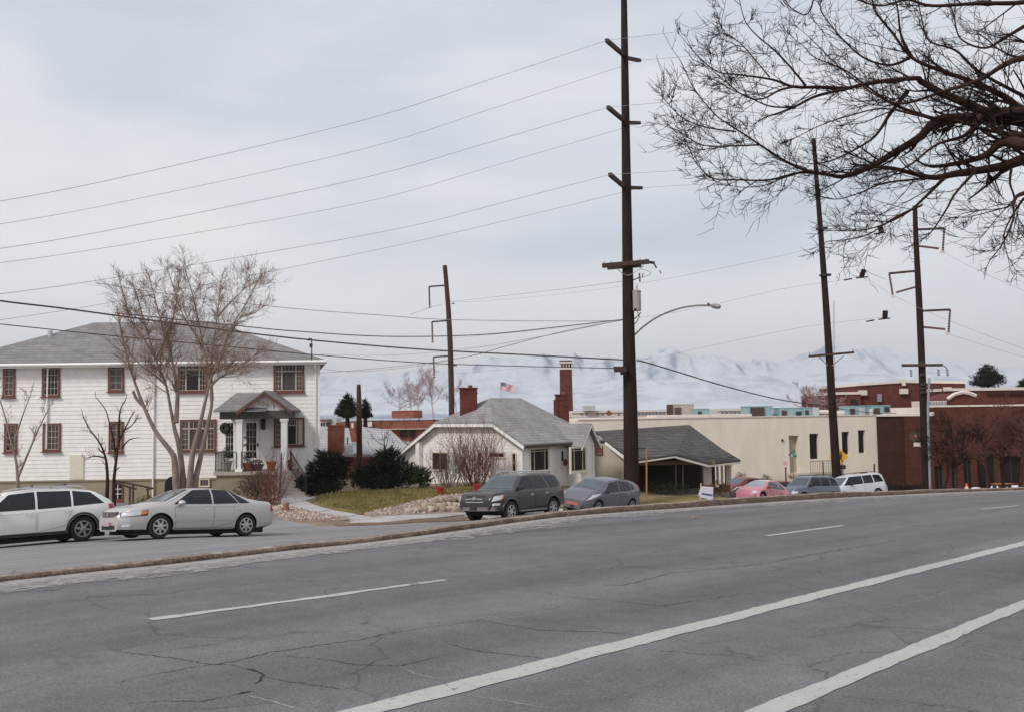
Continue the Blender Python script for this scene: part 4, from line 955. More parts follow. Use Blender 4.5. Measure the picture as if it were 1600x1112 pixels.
# ================================================================== cream commercial building
cb = thing('cream_building', 'long plain cream flat-roofed commercial building behind the parked cars', 'building', P(1240, 770, 74))
wa = Wall(P(905, 700, 71).xy, P(1371, 700, 76).xy); zct = wa.uv(1371, 648.5)[1]; zct0 = wa.uv(925, 657.5)[1]
zcb = -3.5; Lc = wa.len
bk = Vector((-wa.n.x*26, -wa.n.y*26, 0))
# recessed door cut is modelled by wall pieces around it
sd0, zdt = wa.uv(1232.5, 680); sd1, zdb = wa.uv(1249.5, 738)
mb = MB()
def wpoly(s0, s1, zb0, zt_f): mb.hexa([wa.pt(s0, zb0), wa.pt(s1, zb0), wa.pt(s1, zb0, -.5), wa.pt(s0, zb0, -.5), wa.pt(s0, zt_f(s0)), wa.pt(s1, zt_f(s1)), wa.pt(s1, zt_f(s1), -.5), wa.pt(s0, zt_f(s0), -.5)])
ztf = lambda s: zct
wins = []
for r_ in ((1264.5, 677, 1280, 716.5), (1315, 674, 1328, 709), (1340.5, 671.5, 1353, 707)):
    a0, z1_ = wa.uv(r_[0], r_[1]); a1, z0_ = wa.uv(r_[2], r_[3]); wins.append((a0, a1, z0_, z1_))
a0, z1_ = wa.uv(1343, 737); a1, z0_ = wa.uv(1355, 744); low = (a0, a1, z0_, z1_)
ops = sorted([(sd0, sd1, zdb, zdt)]+wins)
prev = 0
for (a0, a1, z0_, z1_) in ops:
    wpoly(prev, a0, zcb, ztf); 
    mb.hexa([wa.pt(a0, zcb), wa.pt(a1, zcb), wa.pt(a1, zcb, -.5), wa.pt(a0, zcb, -.5), wa.pt(a0, z0_), wa.pt(a1, z0_), wa.pt(a1, z0_, -.5), wa.pt(a0, z0_, -.5)])
    mb.hexa([wa.pt(a0, z1_), wa.pt(a1, z1_), wa.pt(a1, z1_, -.5), wa.pt(a0, z1_, -.5), wa.pt(a0, zct), wa.pt(a1, zct), wa.pt(a1, zct, -.5), wa.pt(a0, zct, -.5)])
    prev = a1
wpoly(prev, Lc, zcb, ztf)
mb.build('wall', M_cream, cb)
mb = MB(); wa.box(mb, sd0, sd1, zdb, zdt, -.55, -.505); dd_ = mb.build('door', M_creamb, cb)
for (a0, a1, z0_, z1_) in wins:
    mb = MB(); fr = .07
    for (p, q, r, t) in ((a0, a0+fr, z0_, z1_), (a1-fr, a1, z0_, z1_), (a0+fr, a1-fr, z0_, z0_+fr), (a0+fr, a1-fr, z1_-fr, z1_)): wa.box(mb, p, q, r, t, -.42, -.3)
    f_ = mb.build('window', M_iron, cb); mb = MB(); wa.box(mb, a0+fr, a1-fr, z0_+fr, z1_-fr, -.4, -.37); mb.build('pane', M_glassd, f_)
mb = MB(); wa.box(mb, *low, 0.0, .03); mb.build('basement_window', M_glassd, cb)
mb = MB(); mb.slab([wa.pt(0, zct-.25, -.5), wa.pt(Lc, zct-.25, -.5), wa.pt(Lc, zct-.25, -26), wa.pt(0, zct-.25, -26)], (0, 0, -.2)); mb.build('roof', M_roofm, cb)
mb = MB(); wa.box(mb, -.05, Lc+.05, zct+.002, zct+.09, -.55, .06); wa.box(mb, wa.uv(1030, 650)[0], wa.uv(1180, 650)[0], zct+.09, zct+.3, -3, -.6)
mb.build('coping', M_stone, cb)
mb = MB(); wa.box(mb, 0, Lc, zcb, zct, -26.3, -26); wa.box(mb, -.3, 0, zcb, zct, -26, -.0); wa.box(mb, Lc, Lc+.25, zcb, zct-.1, -26, -.2); mb.build('rear_wall', M_cream, cb)
mb = MB(); s_, z_ = wa.uv(1222, 687); wa.box(mb, s_-.06, s_+.06, z_-.1, z_+.1, 0, .12); mb.build('wall_lamp', M_iron, cb)
# landing with railing
sl0 = wa.uv(1233, 745)[0]; sl1 = wa.uv(1300, 745)[0]; zl = wa.uv(1260, 738)[1]
mb = MB(); wa.box(mb, sl0-.1, sl1, zl-.18, zl, .03, 1.6); mb.build('landing', M_steps, cb)
mb = MB(); wa.box(mb, sl0+.2, sl1-.2, zcb, zl-.185, .03, 1.4); mb.build('landing_base', M_cream, cb)
railing([wa.pt(wa.uv(1252, 740)[0], zl, 1.5), wa.pt(sl1-.05, zl, 1.5), wa.pt(sl1-.05, zl, .1)], 1.05, cb, .16, .014)
p0 = wa.pt(wa.uv(1270, 740)[0], zl, 1.9); mb = MB()
for u_ in (1269, 1283.5, 1297): q = wa.pt(wa.uv(u_, 740)[0], 0, 1.75); mb.tube([(q.x, q.y, zl-2), (q.x, q.y, zl+1.0)], .05, 6)
mb.build('railing_post', M_iron, cb)

# rooftop units
def unit(u0, u1, v0, v1, d, mt, lab, kind='box', dp=2.2, grp='rooftop air handling units on the cream building', parts=()):
    a = P(u0, v1, d); b = P(u1, v0, d); z0 = zct-.25; t = thing('rooftop_unit', lab, 'rooftop unit', ((a.x+b.x)/2, d, z0), grp)
    mb = MB(); cx, wd = (a.x+b.x)/2, b.x-a.x
    mb.box((cx, d+dp/2, (b.z+z0+.25)/2), (wd, dp, b.z-z0-.25)); mb.build('housing', mt, t)
    mb = MB(); mb.box((cx, d+dp/2, b.z+.03), (wd+.08, dp+.08, .06)); mb.build('lid', mt, t)
    mb = MB()
    for x in (cx-wd*.35, cx+wd*.35): mb.box((x, d+dp/2, z0+.122), (.15, dp*.9, .25))
    mb.build('skid', M_iron, t)
    mb = MB(); n = 5; pw = wd*.3
    for k in range(n): mb.box((cx-wd*.22, d-.02, z0+.4+(b.z-z0-.55)*k/n), (pw, .04, (b.z-z0)*.09))
    mb.build('grille', M_louvre, t)
    for (fu0, fu1, fv0, fv1, m_) in parts:
        p = P(fu0, fv1, d-.05); q = P(fu1, fv0, d-.05); mb = MB(); mb.box(((p.x+q.x)/2, d-.08, (p.z+q.z)/2), (q.x-p.x, .12, q.z-p.z)); mb.build('louvre', m_, t)
    return t
unit(1050, 1084, 631.5, 652, 84, M_tan, 'large tan rooftop box with dark brown louvred left end', parts=((1042, 1051, 631.5, 651, M_louvre),))
unit(1088, 1108, 638.5, 655, 80, M_teal, 'short teal rooftop unit beside the tan box', parts=((1108.5, 1122, 640, 654, M_galv),))
unit(1168, 1207, 634.5, 654, 79, M_teal, 'widest teal rooftop unit with big dark brown panel', parts=((1173, 1194, 636, 652.5, M_louvre),))
unit(1218, 1245, 637, 653, 79, M_teal, 'teal rooftop unit with small angled hood, left of the leaning pole', parts=((1244, 1252, 642, 651, M_iron),))
unit(1256, 1274, 636.5, 651.5, 80, M_teal, 'narrow teal rooftop unit with dark fan hood near the leaning pole', parts=((1270, 1279, 636, 650, M_galv),))
unit(1325, 1350, 634, 649.5, 80, M_teal, 'teal rooftop unit just right of the leaning pole', parts=((1342, 1351, 636, 648, M_galv),))
unit(1362, 1391, 633, 648.5, 80, M_teal, 'teal rooftop unit with white end panel above the brick corner', parts=((1358, 1363, 638, 648, M_stone), (1382, 1389, 635, 643, M_iron)))
# low white pipes on the roof
mb = MB(); 
for (u0, u1, v, r_) in ((1207, 1218, 644, .3), (1300, 1325, 645, .22), (1280, 1298, 643, .18)): mb.tube([P(u0, v, 81), P(u1, v, 81)], r_, 8)
mb.build('roof_duct', M_stone, cb)

# ================================================================== brick school block, front (right)
sb = thing('brick_building', 'long low dark brown brick building with pale coping behind the bare street trees', 'building', P(1480, 768, 70))
wq = Wall(P(1371.5, 700, 75.8).xy, P(1760, 700, 68).xy); zqt = wq.uv(1371, 650)[1]; Lq = wq.len
s54 = wq.uv(1462, 700)[0]; zq2 = wq.uv(1600, 633.5)[1]
sdk = wq.uv(1414, 700)[0]
# wall pieces with real openings
def openings(w, s0, s1, zb, zt, ops, mt, name, parent, th=.5):
    m_ = MB(); prev = s0
    for (a0, a1, z0_, z1_) in sorted(ops):
        if a0 > prev: w.box(m_, prev, a0, zb, zt, -th, 0)
        if z0_ > zb: w.box(m_, a0, a1, zb, z0_, -th, 0)
        w.box(m_, a0, a1, z1_, zt, -th, 0); prev = a1
    w.box(m_, prev, s1, zb, zt, -th, 0); return m_.build(name, mt, parent)
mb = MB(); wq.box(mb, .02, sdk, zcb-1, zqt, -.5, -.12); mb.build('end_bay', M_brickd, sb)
def rq(u0, v0, u1, v1): a0, z1_ = wq.uv(u0, v0); a1, z0_ = wq.uv(u1, v1); return (a0, a1, z0_, z1_)
opA = [rq(1460, 727, 1474, 763), rq(1486.5, 723, 1496, 763), rq(1505, 715, 1519, 763), rq(1526, 708, 1556, 763), rq(1562, 712, 1598, 754), rq(1610, 712, 1650, 754), rq(1662, 712, 1700, 754)]
opA = [(a, b, max(c, -3.9), d) for a, b, c, d in opA]
openings(wq, sdk, Lq, zcb-1, zqt, opA, M_brickb, 'wall', sb)
for (a, b, c, d) in opA:
    mb = MB()
    for x in (a+.04, b-.04, (a+b)/2): wq.box(mb, x-.04, x+.04, c, d, -.45, -.35)
    f_ = mb.build('window', M_iron, sb); mb = MB(); wq.box(mb, a, b, c, d, -.44, -.41); mb.build('pane', M_glassd, f_)
mb = MB(); wq.box(mb, 0, s54, zqt+.002, zqt+.14, -.6, .07); mb.build('coping', M_stone, sb)
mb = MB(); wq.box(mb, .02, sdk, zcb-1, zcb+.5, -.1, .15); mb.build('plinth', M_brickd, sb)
# set-back upper parapet
mb = MB(); wq.box(mb, s54, Lq, zqt+.001, zq2, -1.4, -.02); mb.build('upper_wall', M_brickb, sb)
mb = MB(); wq.box(mb, s54-.05, Lq, zq2+.001, zq2+.13, -1.5, .05); mb.build('upper_coping', M_stone, sb)
mb = MB(); wq.box(mb, s54-4, s54+5, zqt+.145, zqt+.3, -2.5, -.7) ; mb.build('roof_edge', M_stone, sb)
mb = MB(); mb.slab([wq.pt(0, zqt-.2, -.5), wq.pt(Lq, zqt-.2, -1.4), wq.pt(Lq, zqt-.2, -28), wq.pt(0, zqt-.2, -28)], (0, 0, -.2)); mb.build('roof', M_roofm, sb)
mb = MB(); wq.box(mb, Lq, Lq+.4, zcb-1, zq2, -28, -.0); wq.box(mb, 0.02, Lq, zcb-1, zqt, -28.4, -28); mb.build('rear_wall', M_brickb, sb)
for u0, u1 in ((1556, 1560), (1561.5, 1565.5), (1567, 1571), (1573, 1577.5), (1598, 1603)):
    a0, z1_ = wq.uv(u0, 652); a1, z0_ = wq.uv(u1, 666); mb = MB(); wq.box(mb, a0, a1, z0_, z1_, 0.0, .02); f_ = mb.build('window', M_iron, sb)
    mb = MB(); wq.box(mb, a0+.04, a1-.04, z0_+.05, z1_-.05, .02, .03); mb.build('pane', M_glassd, f_)
# round emblem and white plate on the wall
s, z = wq.uv(1429.5, 681); mb = MB()
mb.slab([wq.pt(s+.42*math.cos(a), z+.42*math.sin(a), .0) for a in np.linspace(0, 2*math.pi, 20)[:-1]], wq.n*.06); em = mb.build('wall_emblem', mat('dark_emblem', S(70, 56, 46), .7), None, loc=wq.pt(s, z, 0), label='round dark emblem with small pale red centre on the brick wall', category='emblem')
mb = MB(); mb.slab([wq.pt(s+.05+.14*math.cos(a), z+.14*math.sin(a), .06) for a in np.linspace(0, 2*math.pi, 12)[:-1]], wq.n*.02); mb.build('centre', mat('pale_red', S(190, 110, 96), .7), em)
mb = MB(); s0, z1_ = wq.uv(1427.5, 690.5); s1, z0_ = wq.uv(1439, 697); wq.box(mb, s0, s1, z0_, z1_, 0, .05); mb.build('wall_plate', mat('pale_plate', S(200, 188, 184), .7), None, loc=wq.pt(s0, z0_, 0), label='small white blank plate under the round emblem on brick wall', category='sign')

# ================================================================== taller brick school behind
sc_ = thing('school_block', 'stepped dark red brick school block rising behind the rooftop units', 'building', P(1430, 645, 125))
def blk(u0, u1, v0, v1, d, dp, mt, name, cop=.35, parent=sc_):
    a = P(u0, v1, d); b = P(u1, v0, d); mb = MB(); cx = (a.x+b.x)/2; mb.box((cx, d+dp/2, (a.z+b.z)/2), (b.x-a.x, dp, b.z-a.z)); o = mb.build(name, mt, parent)
    if cop: mb = MB(); mb.box((cx, d+dp/2, b.z+cop/2), (b.x-a.x+.3, dp+.3, cop)); mb.build('coping', M_stone, o)
    return o
blk(1305, 1345, 615.5, 665, 123, 14, M_brick, 'wing')
o = MB(); a = P(1341, 602.5, 125); b = P(1412, 597.5, 125); c = P(1508, 599, 125)
o.slab([Vector((a.x, 125, -4)), Vector((c.x, 125, -4)), c, b, a], (0, 16, 0)); hb = o.build('main_block', M_brick, sc_)
o = MB(); 
for p, q in ((a, b), (b, c)): o.hexa([p+Vector((-.2, -.2, .002)), q+Vector((.0, -.2, .002)), q+Vector((0, 16, .002)), p+Vector((-.2, 16, .002)), p+Vector((-.2, -.2, .35)), q+Vector((.0, -.2, .35)), q+Vector((0, 16, .35)), p+Vector((-.2, 16, .35))])
o.build('coping', M_stone, hb)
blk(1486, 1720, 607, 665, 117, 12, M_brick, 'east_wing')
blk(1543, 1720, 609, 616, 116.7, .2, M_brickd, 'east_panel', 0)
for (u0, u1, v0, v1, d) in ((1342, 1354, 609, 617, 124.7), (1406, 1418, 606.5, 615, 124.7), (1474, 1486, 604.5, 612.5, 124.7), (1410, 1414, 591, 602, 124.4)):
    a = P(u0, v1, d); b = P(u1, v0, d); mb = MB(); mb.box(((a.x+b.x)/2, d, (a.z+b.z)/2), (b.x-a.x, .4, b.z-a.z)); mb.build('stone_block', M_stone, sc_)
mb = MB(); a = P(1371, 627, 124.6); b = P(1377, 615, 124.6); mb.box(((a.x+b.x)/2, 124.6, (a.z+b.z)/2), (b.x-a.x, .3, b.z-a.z)); mb.build('window', mat('grey_glass', S(140, 140, 146), .3), sc_)
mb = MB(); a = P(1331, 634, 122.6); b = P(1338, 623, 122.6); mb.box(((a.x+b.x)/2, 122.6, (a.z+b.z)/2), (b.x-a.x, .3, b.z-a.z)); mb.build('window', M_glassd, sc_)
# arched gable element and glazed lantern
mb = MB(); d = 112; pts = [P(1480, 637, d), P(1480, 624, d), P(1490, 617, d), P(1503, 613.5, d), P(1513, 615, d), P(1524, 619, d), P(1524, 637, d)]; mb.slab(pts, (0, 6, 0)); g_ = mb.build('arched_gable', M_brick, sc_)
mb = MB(); mb.tube([p+Vector((0, -.1, .1)) for p in pts[1:6]], .25, 6); mb.build('arched_coping', M_stone, g_)
mb = MB(); a = P(1447, 636, 111); b = P(1479, 625.5, 111); mb.box(((a.x+b.x)/2, 113, (a.z+b.z)/2), (b.x-a.x, 4, b.z-a.z)); lg = mb.build('glazed_lantern', M_stone, sc_)
mb = MB()
for k in range(7): x = a.x+(b.x-a.x)*(k+.5)/7; mb.box((x, 110.97, (a.z+b.z)/2+.1), ((b.x-a.x)/7*.62, .05, (b.z-a.z)*.5))
mb.build('pane', mat('grey_glass', S(140, 140, 146), .3), lg)
mb = MB(); a = P(1390, 648, 100); b = P(1440, 636, 100); mb.box(((a.x+b.x)/2, 103, (a.z+b.z)/2), (b.x-a.x, 5, b.z-a.z)); mb.build('roof_parapet', M_stone, sc_)

# ================================================================== long clerestory hall in the distance
lh = thing('clerestory_hall', 'long low brick hall with white clerestory band far behind the bungalows', 'building', P(1040, 650, 150))
def face(u0, v0, u1, v1, d, th, mt, name, parent=lh):
    a = P(u0, v1, d); b = P(u1, v0, d); mb = MB(); mb.box(((a.x+b.x)/2, d+th/2, (a.z+b.z)/2), (b.x-a.x, th, b.z-a.z)); return mb.build(name, mt, parent)
face(700, 652, 1230, 700, 150, 20, M_brickor, 'brick_wall')
cw = face(890, 640.5, 1210, 651.5, 151, 12, M_stone, 'clerestory')
mb = MB()
for (ua, ub) in ((905, 920), (930, 945), (962, 972), (996, 1040), (1126, 1164)):
    n = max(1, int((ub-ua)/5.5))
    for k in range(n):
        u_ = ua+(ub-ua)*(k+.5)/n; p = P(u_, 645.3, 150.95); mb.box(p, (.42, .1, .5))
mb.build('window', mat('grey_glass2', S(120, 122, 130), .3), cw)
face(893, 640.3, 1210, 641.5, 150.8, 12, M_roofm, 'roof_edge')
mb = MB(); d = 149.5; mb.slab([P(946, 646, d), P(951, 640, d), P(958, 646, d), P(952, 649, d)], (0, .6, 0)); mb.build('brick_finial', M_brickor, lh)
t_ = thing('rear_extension', 'red brick extension with pale flat roof beside the dark roofed bungalow', 'building', P(945, 670, 100))
a = P(918, 760, 82); b = P(958, 660, 82); mb = MB(); mb.box(((a.x+b.x)/2, 84, (a.z+b.z)/2), (b.x-a.x, 4, b.z-a.z)); mb.build('wall', M_brick, t_); a = P(928, 660, 81.7); b = P(1000, 657, 81.7); mb = MB(); mb.box(((a.x+b.x)/2, 84, (a.z+b.z)/2), (b.x-a.x, 5, .35)); mb.build('roof', M_stone, t_)
# small vents/white box
mb = MB(); a = P(912, 641, 150); b = P(930, 633, 150); mb.box(((a.x+b.x)/2, 152, (a.z+b.z)/2), (b.x-a.x, 4, b.z-a.z)); mb.build('roof_plant_box', M_galv, lh)

# brick buildings behind left (between house 1 and bungalow)
lb = thing('far_brick_building', 'low red brick building with pale coping behind the rear house', 'building', P(600, 670, 105))
face(528, 656, 720, 690, 105, 14, M_brickor, 'wall', lb); face(527, 653.2, 721, 656, 104.9, 14.2, M_stone, 'coping', lb)
face(612, 641, 647, 653, 110, 10, M_brickor, 'penthouse', lb); face(611, 639.3, 648, 641, 109.9, 10.2, M_stone, 'penthouse_coping', lb)
face(600, 668.5, 680, 670.5, 104.5, .5, M_stone, 'string_course', lb)
for u_ in (625, 640, 662): face(u_, 671, u_+10, 682, 104.8, .2, M_glassd, 'window', lb)
face(566, 658, 581, 666, 104.6, .4, M_stone, 'panel', lb)
face(549, 660, 552, 668, 104.4, .3, M_stone, 'pipe', lb)
lw = thing('white_shed', 'small white shed with dark openings at the corner of the white house', 'shed', P(505, 668, 80))
face(499, 657, 509, 668, 80, 3, M_trimw, 'wall', lw); face(499, 654.5, 510, 657, 79.8, 3.4, M_brickor, 'roof', lw); face(501, 660, 503.5, 666, 79.95, .1, M_glassd, 'window', lw); face(505, 660, 507.5, 666, 79.95, .1, M_glassd, 'window', lw); face(509.5, 658, 514, 667, 79, 1, M_iron, 'dark_tank', lw)
face(516, 653, 526, 660, 82, 2, M_galv, 'vent_box', lw)

# tower
tw = thing('brick_tower', 'tall slim red brick tower with white arcaded belfry top', 'tower', P(885, 645, 190))
d = 190
def tb(u0, u1, v0, v1, name, mt, dp=3.2, dd=0, par=tw): return face(u0, v0, u1, v1, d+dd, dp, mt, name, par)
a = P(875.5, 575, d); b = P(893.5, 575, d); a2 = P(876.5, 660, d); b2 = P(896, 660, d)
mb = MB(); w_ = b.x-a.x; mb.hexa([(a2.x, d, a2.z), (b2.x, d, a2.z), (b2.x, d+3, a2.z), (a2.x, d+3, a2.z), (a.x, d, a.z), (b.x, d, a.z), (b.x, d+3, a.z), (a.x, d+3, a.z)]); mb.build('shaft', M_brick, tw)
tb(874.5, 894, 564.5, 567.5, 'cornice', M_stone, 3.6, -.3); tb(875, 893.8, 562.5, 564.5, 'parapet', M_brickb, 3.2)
tb(875, 893.8, 573.5, 577, 'sill_band', M_stone, 3.4, -.1)
for k in range(5): u_ = 875.2+k*4.45; tb(u_, u_+1.5, 567.5, 573.5, 'belfry_column', M_stone, .4, 0)
tb(876.5, 892.5, 567.5, 573.5, 'belfry_core', M_brickb, 2.2, .6)
# ------------------------------------------------------------------ ground patches seen in front of the houses
drape([(418, 797), (440, 790), (470, 797), (500, 803), (545, 811), (546, 813), (500, 814.5), (452, 813), (425, 806)], 'gravel_bed', M_gravel, .07, .5, rag=.05, kind='structure')
# curved concrete path and pavement, laid as slabs
pv = thing('pavement', 'x', 'x', (0, 0, 0)); del pv['label'], pv['category']; pv['kind'] = 'structure'
def slabs(edgeA, edgeB, n, lift, mt, parent, name='paving_slab', th=.12):
    def samp(pts, n):
        p = smooth_path(pts, 10); L = [0]
        for i in range(1, len(p)): L.append(L[-1]+(p[i]-p[i-1]).length)
        t = np.linspace(0, L[-1], n+1); return [(float(np.interp(q, L, [a.x for a in p])), float(np.interp(q, L, [a.y for a in p]))) for q in t]
    a = samp([GP(u, v) for u, v in edgeA], n); b = samp([GP(u, v) for u, v in edgeB], n)
    for i in range(n):
        mb = MB(); g = .012; rr = []
        for (k, s_) in ((i, g), (i+1, -g)):
            k2 = i+1 if k == i else i
            row = []
            for t in (0, .33, .66, 1):
                x = a[k][0]+(b[k][0]-a[k][0])*t; y = a[k][1]+(b[k][1]-a[k][1])*t; ox = a[k2][0]+(b[k2][0]-a[k2][0])*t; oy = a[k2][1]+(b[k2][1]-a[k2][1])*t
                d_ = math.hypot(ox-x, oy-y)+1e-6; row.append((x+(ox-x)/d_*g, y+(oy-y)/d_*g))
            rr.append(row)
        jz = random.uniform(-.008, .008)
        top = [[(x, y, G(x, y)+lift+jz) for x, y in r] for r in rr]; bot = [[(x, y, z-th) for x, y, z in r] for r in top]
        mb.grid(top); mb.grid([bot[0], top[0]]); mb.grid([top[1], bot[1]]); mb.grid([[bot[0][0], bot[1][0]], [top[0][0], top[1][0]]]); mb.grid([[top[0][3], top[1][3]], [bot[0][3], bot[1][3]]])
        mb.build(name, mt, parent)
slabs([(436, 776), (470, 775.5), (520, 771), (560, 768.5), (640, 768)], [(440, 789), (462, 787), (484, 781), (500, 775.5), (560, 770.5)], 7, .06, M_concrete, pv)
slabs([(440, 790), (455, 800), (500, 806), (545, 813), (580, 818)], [(478, 784), (500, 793), (540, 802), (585, 809), (604, 813)], 8, .06, M_concrete, pv)
slabs([(566, 809.5), (600, 808), (650, 805.5), (700, 803), (760, 801), (880, 796)], [(545, 818.5), (590, 818.5), (650, 812.5), (700, 809.5), (760, 807), (880, 802)], 14, .07, M_concrete, pv)
drape([(520, 820.5), (590, 816.5), (660, 810.5), (740, 807.5), (820, 805), (880, 802), (880, 806), (800, 810), (740, 813.5), (660, 817), (590, 821), (530, 823)], 'verge_strip', M_straw, .055, .6, rag=.06, kind='structure')
# lawn mound and gravel slope
lw_, (lb_, lin) = drape([(484, 785), (500, 777), (540, 771), (600, 768.5), (700, 764.5), (800, 763), (830, 764), (760, 773), (715, 773.5), (680, 779), (640, 786), (600, 797), (566, 803.5), (540, 799), (500, 791)], 'lawn', M_lawn, .10, .6, rag=.05, kind='structure')
drape([(568, 803.5), (602, 797), (642, 786), (682, 779), (716, 773.5), (762, 773), (860, 766), (880, 775), (880, 795), (760, 800), (700, 802.5), (640, 805.5), (600, 808)], 'gravel_slope', M_gravel, .08, .6, rag=.04, kind='structure')
drape(None, 'front_lawn', M_lawn, .06, .8, world=[tuple(on_ground(u, d).xy) for u, d in ((975, 47), (1000, 44.5), (1060, 46), (1130, 48.5), (1145, 51.5), (1100, 51), (1040, 50), (980, 50))], rag=.1, kind='structure')
# parking area surface by the cream building
ribbon(lambda i: 13.2, lambda i: 40, 'parking_area', M_road2, .035, i0=int(len(KC)*.66), nx=16) if False else None

def tufts(name, inside, b, n, h, mt, seed, lift=.1):
    r = np.random.default_rng(seed); xs = [q.x for q in b]; ys = [q.y for q in b]; P_ = []
    X = r.uniform(min(xs), max(xs), n*2); Y = r.uniform(min(ys), max(ys), n*2)
    k = [i for i in range(n*2) if inside(X[i], Y[i])][:n]; X = X[k]; Y = Y[k]; Z = Gn(X, Y)+lift-.02; m = len(X)
    a = r.uniform(0, 2*np.pi, m); w = .012+.018*r.random(m); hh = h*(.4+r.random(m)); lx = r.normal(0, .4, m)*hh; ly = r.normal(0, .4, m)*hh
    v = np.stack([np.stack([X-np.cos(a)*w, Y-np.sin(a)*w, Z], 1), np.stack([X+np.cos(a)*w, Y+np.sin(a)*w, Z], 1), np.stack([X+lx, Y+ly, Z+hh], 1)], 1).reshape(-1, 3)
    np_mesh(name, v, np.arange(m*3).reshape(-1, 3), mt, kind='stuff', label='short dry winter grass blades on the small front lawn', category='grass')
tufts('grass', lin, lb_, 16000, .1, groundmat('grass_blades', S(120, 104, 62), S(160, 138, 94), .9, 9, 0, c3=S(118, 112, 66)), 3)
# loose stones on gravel beds
def pebbles(name, pix, n, seed, lift):
    w = [GP(u, v) for u, v in pix]; r = np.random.default_rng(seed); xs = [p.x for p in w]; ys = [p.y for p in w]; nb = len(w)
    def ins(x, y):
        c = False; j = nb-1
        for i in range(nb):
            if (w[i].y > y) != (w[j].y > y) and x < (w[j].x-w[i].x)*(y-w[i].y)/(w[j].y-w[i].y)+w[i].x: c = not c
            j = i
        return c
    X = r.uniform(min(xs), max(xs), n*3); Y = r.uniform(min(ys), max(ys), n*3); k = [i for i in range(n*3) if ins(X[i], Y[i])][:n]; X, Y = X[k], Y[k]; Z = Gn(X, Y)+lift; m = len(X)
    o = np.array([(1, 0, 0), (0, 1, 0), (-1, 0, 0), (0, -1, 0), (0, 0, .8), (0, 0, -.5)])
    s = (.02+.05*r.random(m)**2)[:, None, None]; j = 1+.3*r.normal(size=(m, 6, 3)); v = (np.stack([X, Y, Z], 1)[:, None]+o[None]*s*j).reshape(-1, 3)
    t = np.array([(0, 1, 4), (1, 2, 4), (2, 3, 4), (3, 0, 4), (1, 0, 5), (2, 1, 5), (3, 2, 5), (0, 3, 5)])
    f = (np.arange(m)[:, None, None]*6+t[None]).reshape(-1, 3)
    mi = r.integers(0, 3, m).repeat(8).astype(np.int32)
    np_mesh(name, v, f, [mat('pebble_pink', S(172, 140, 126), .9), mat('pebble_grey', S(140, 132, 128), .9), mat('pebble_pale', S(196, 180, 168), .9)], mi=mi, kind='stuff')
pebbles('loose_gravel', [(418, 797), (440, 790), (470, 797), (500, 803), (545, 811), (500, 814), (452, 813), (425, 806)], 1500, 4, .08)
pebbles('loose_gravel', [(568, 803), (642, 786), (716, 773.5), (762, 773), (860, 766), (880, 795), (760, 800), (700, 802), (600, 807)], 4200, 5, .09)

# icosphere stones
def ico(c, r3, rnd, amp=.18, rot=0.0):
    t = (1+5**.5)/2; v = [Vector(p).normalized() for p in ((-1, t, 0), (1, t, 0), (-1, -t, 0), (1, -t, 0), (0, -1, t), (0, 1, t), (0, -1, -t), (0, 1, -t), (t, 0, -1), (t, 0, 1), (-t, 0, -1), (-t, 0, 1))]
    f = [(0, 11, 5), (0, 5, 1), (0, 1, 7), (0, 7, 10), (0, 10, 11), (1, 5, 9), (5, 11, 4), (11, 10, 2), (10, 7, 6), (7, 1, 8), (3, 9, 4), (3, 4, 2), (3, 2, 6), (3, 6, 8), (3, 8, 9), (4, 9, 5), (2, 4, 11), (6, 2, 10), (8, 6, 7), (9, 8, 1)]
    mid = {}; f2 = []
    def m(a, b):
        k = (min(a, b), max(a, b))
        if k not in mid: mid[k] = len(v); v.append(((v[a]+v[b])/2).normalized())
        return mid[k]
    for a, b, c_ in f: x, y, z = m(a, b), m(b, c_), m(c_, a); f2 += [(a, x, z), (b, y, x), (c_, z, y), (x, y, z)]
    vs = []
    for p in v: k = 1+rnd.uniform(-amp, amp)*.6; q = Vector((p.x*r3[0]*k, p.y*r3[1]*k, p.z*r3[2]*k)); q.rotate(Matrix.Rotation(rot, 3, 'Z')); vs.append(q+Vector(c))
    return vs, f2
M_rock = [mat('pale_boulder', S(176, 158, 144), .9, .14, 5, .5, 14), mat('tan_boulder', S(148, 126, 110), .9, .14, 5, .5, 14), mat('grey_boulder', S(128, 112, 102), .9, .14, 5, .5, 14)]
rw = thing('rock_border', 'low dry-laid wall of rounded pale boulders beside the dark off-road car', 'rock wall', GP(690, 800))
rr = random.Random(9)
for row, (u0, u1, v0, v1, n, w) in enumerate(((636, 742, 802, 798.5, 13, .30), (650, 738, 796.5, 791.5, 11, .26), (676, 734, 791, 786.5, 6, .24))):
    for k in range(n):
        u = u0+(u1-u0)*(k+.5)/n+rr.uniform(-1, 1); v = v0+(v1-v0)*(k/n); g = GP(u, v+ (0 if row == 0 else 1)); g.z += .06+row*.05
        vs, fs = ico(g+Vector((0, 0, .06)), (w*rr.uniform(.55, 1.05), w*.7, w*rr.uniform(.42, .72)), rr, .34, rr.uniform(0, 3)); mb = MB(); mb.add(vs, fs); mb.build('stone', rr.choice(M_rock[:2] if row < 2 else M_rock[1:]), rw, smooth=True)
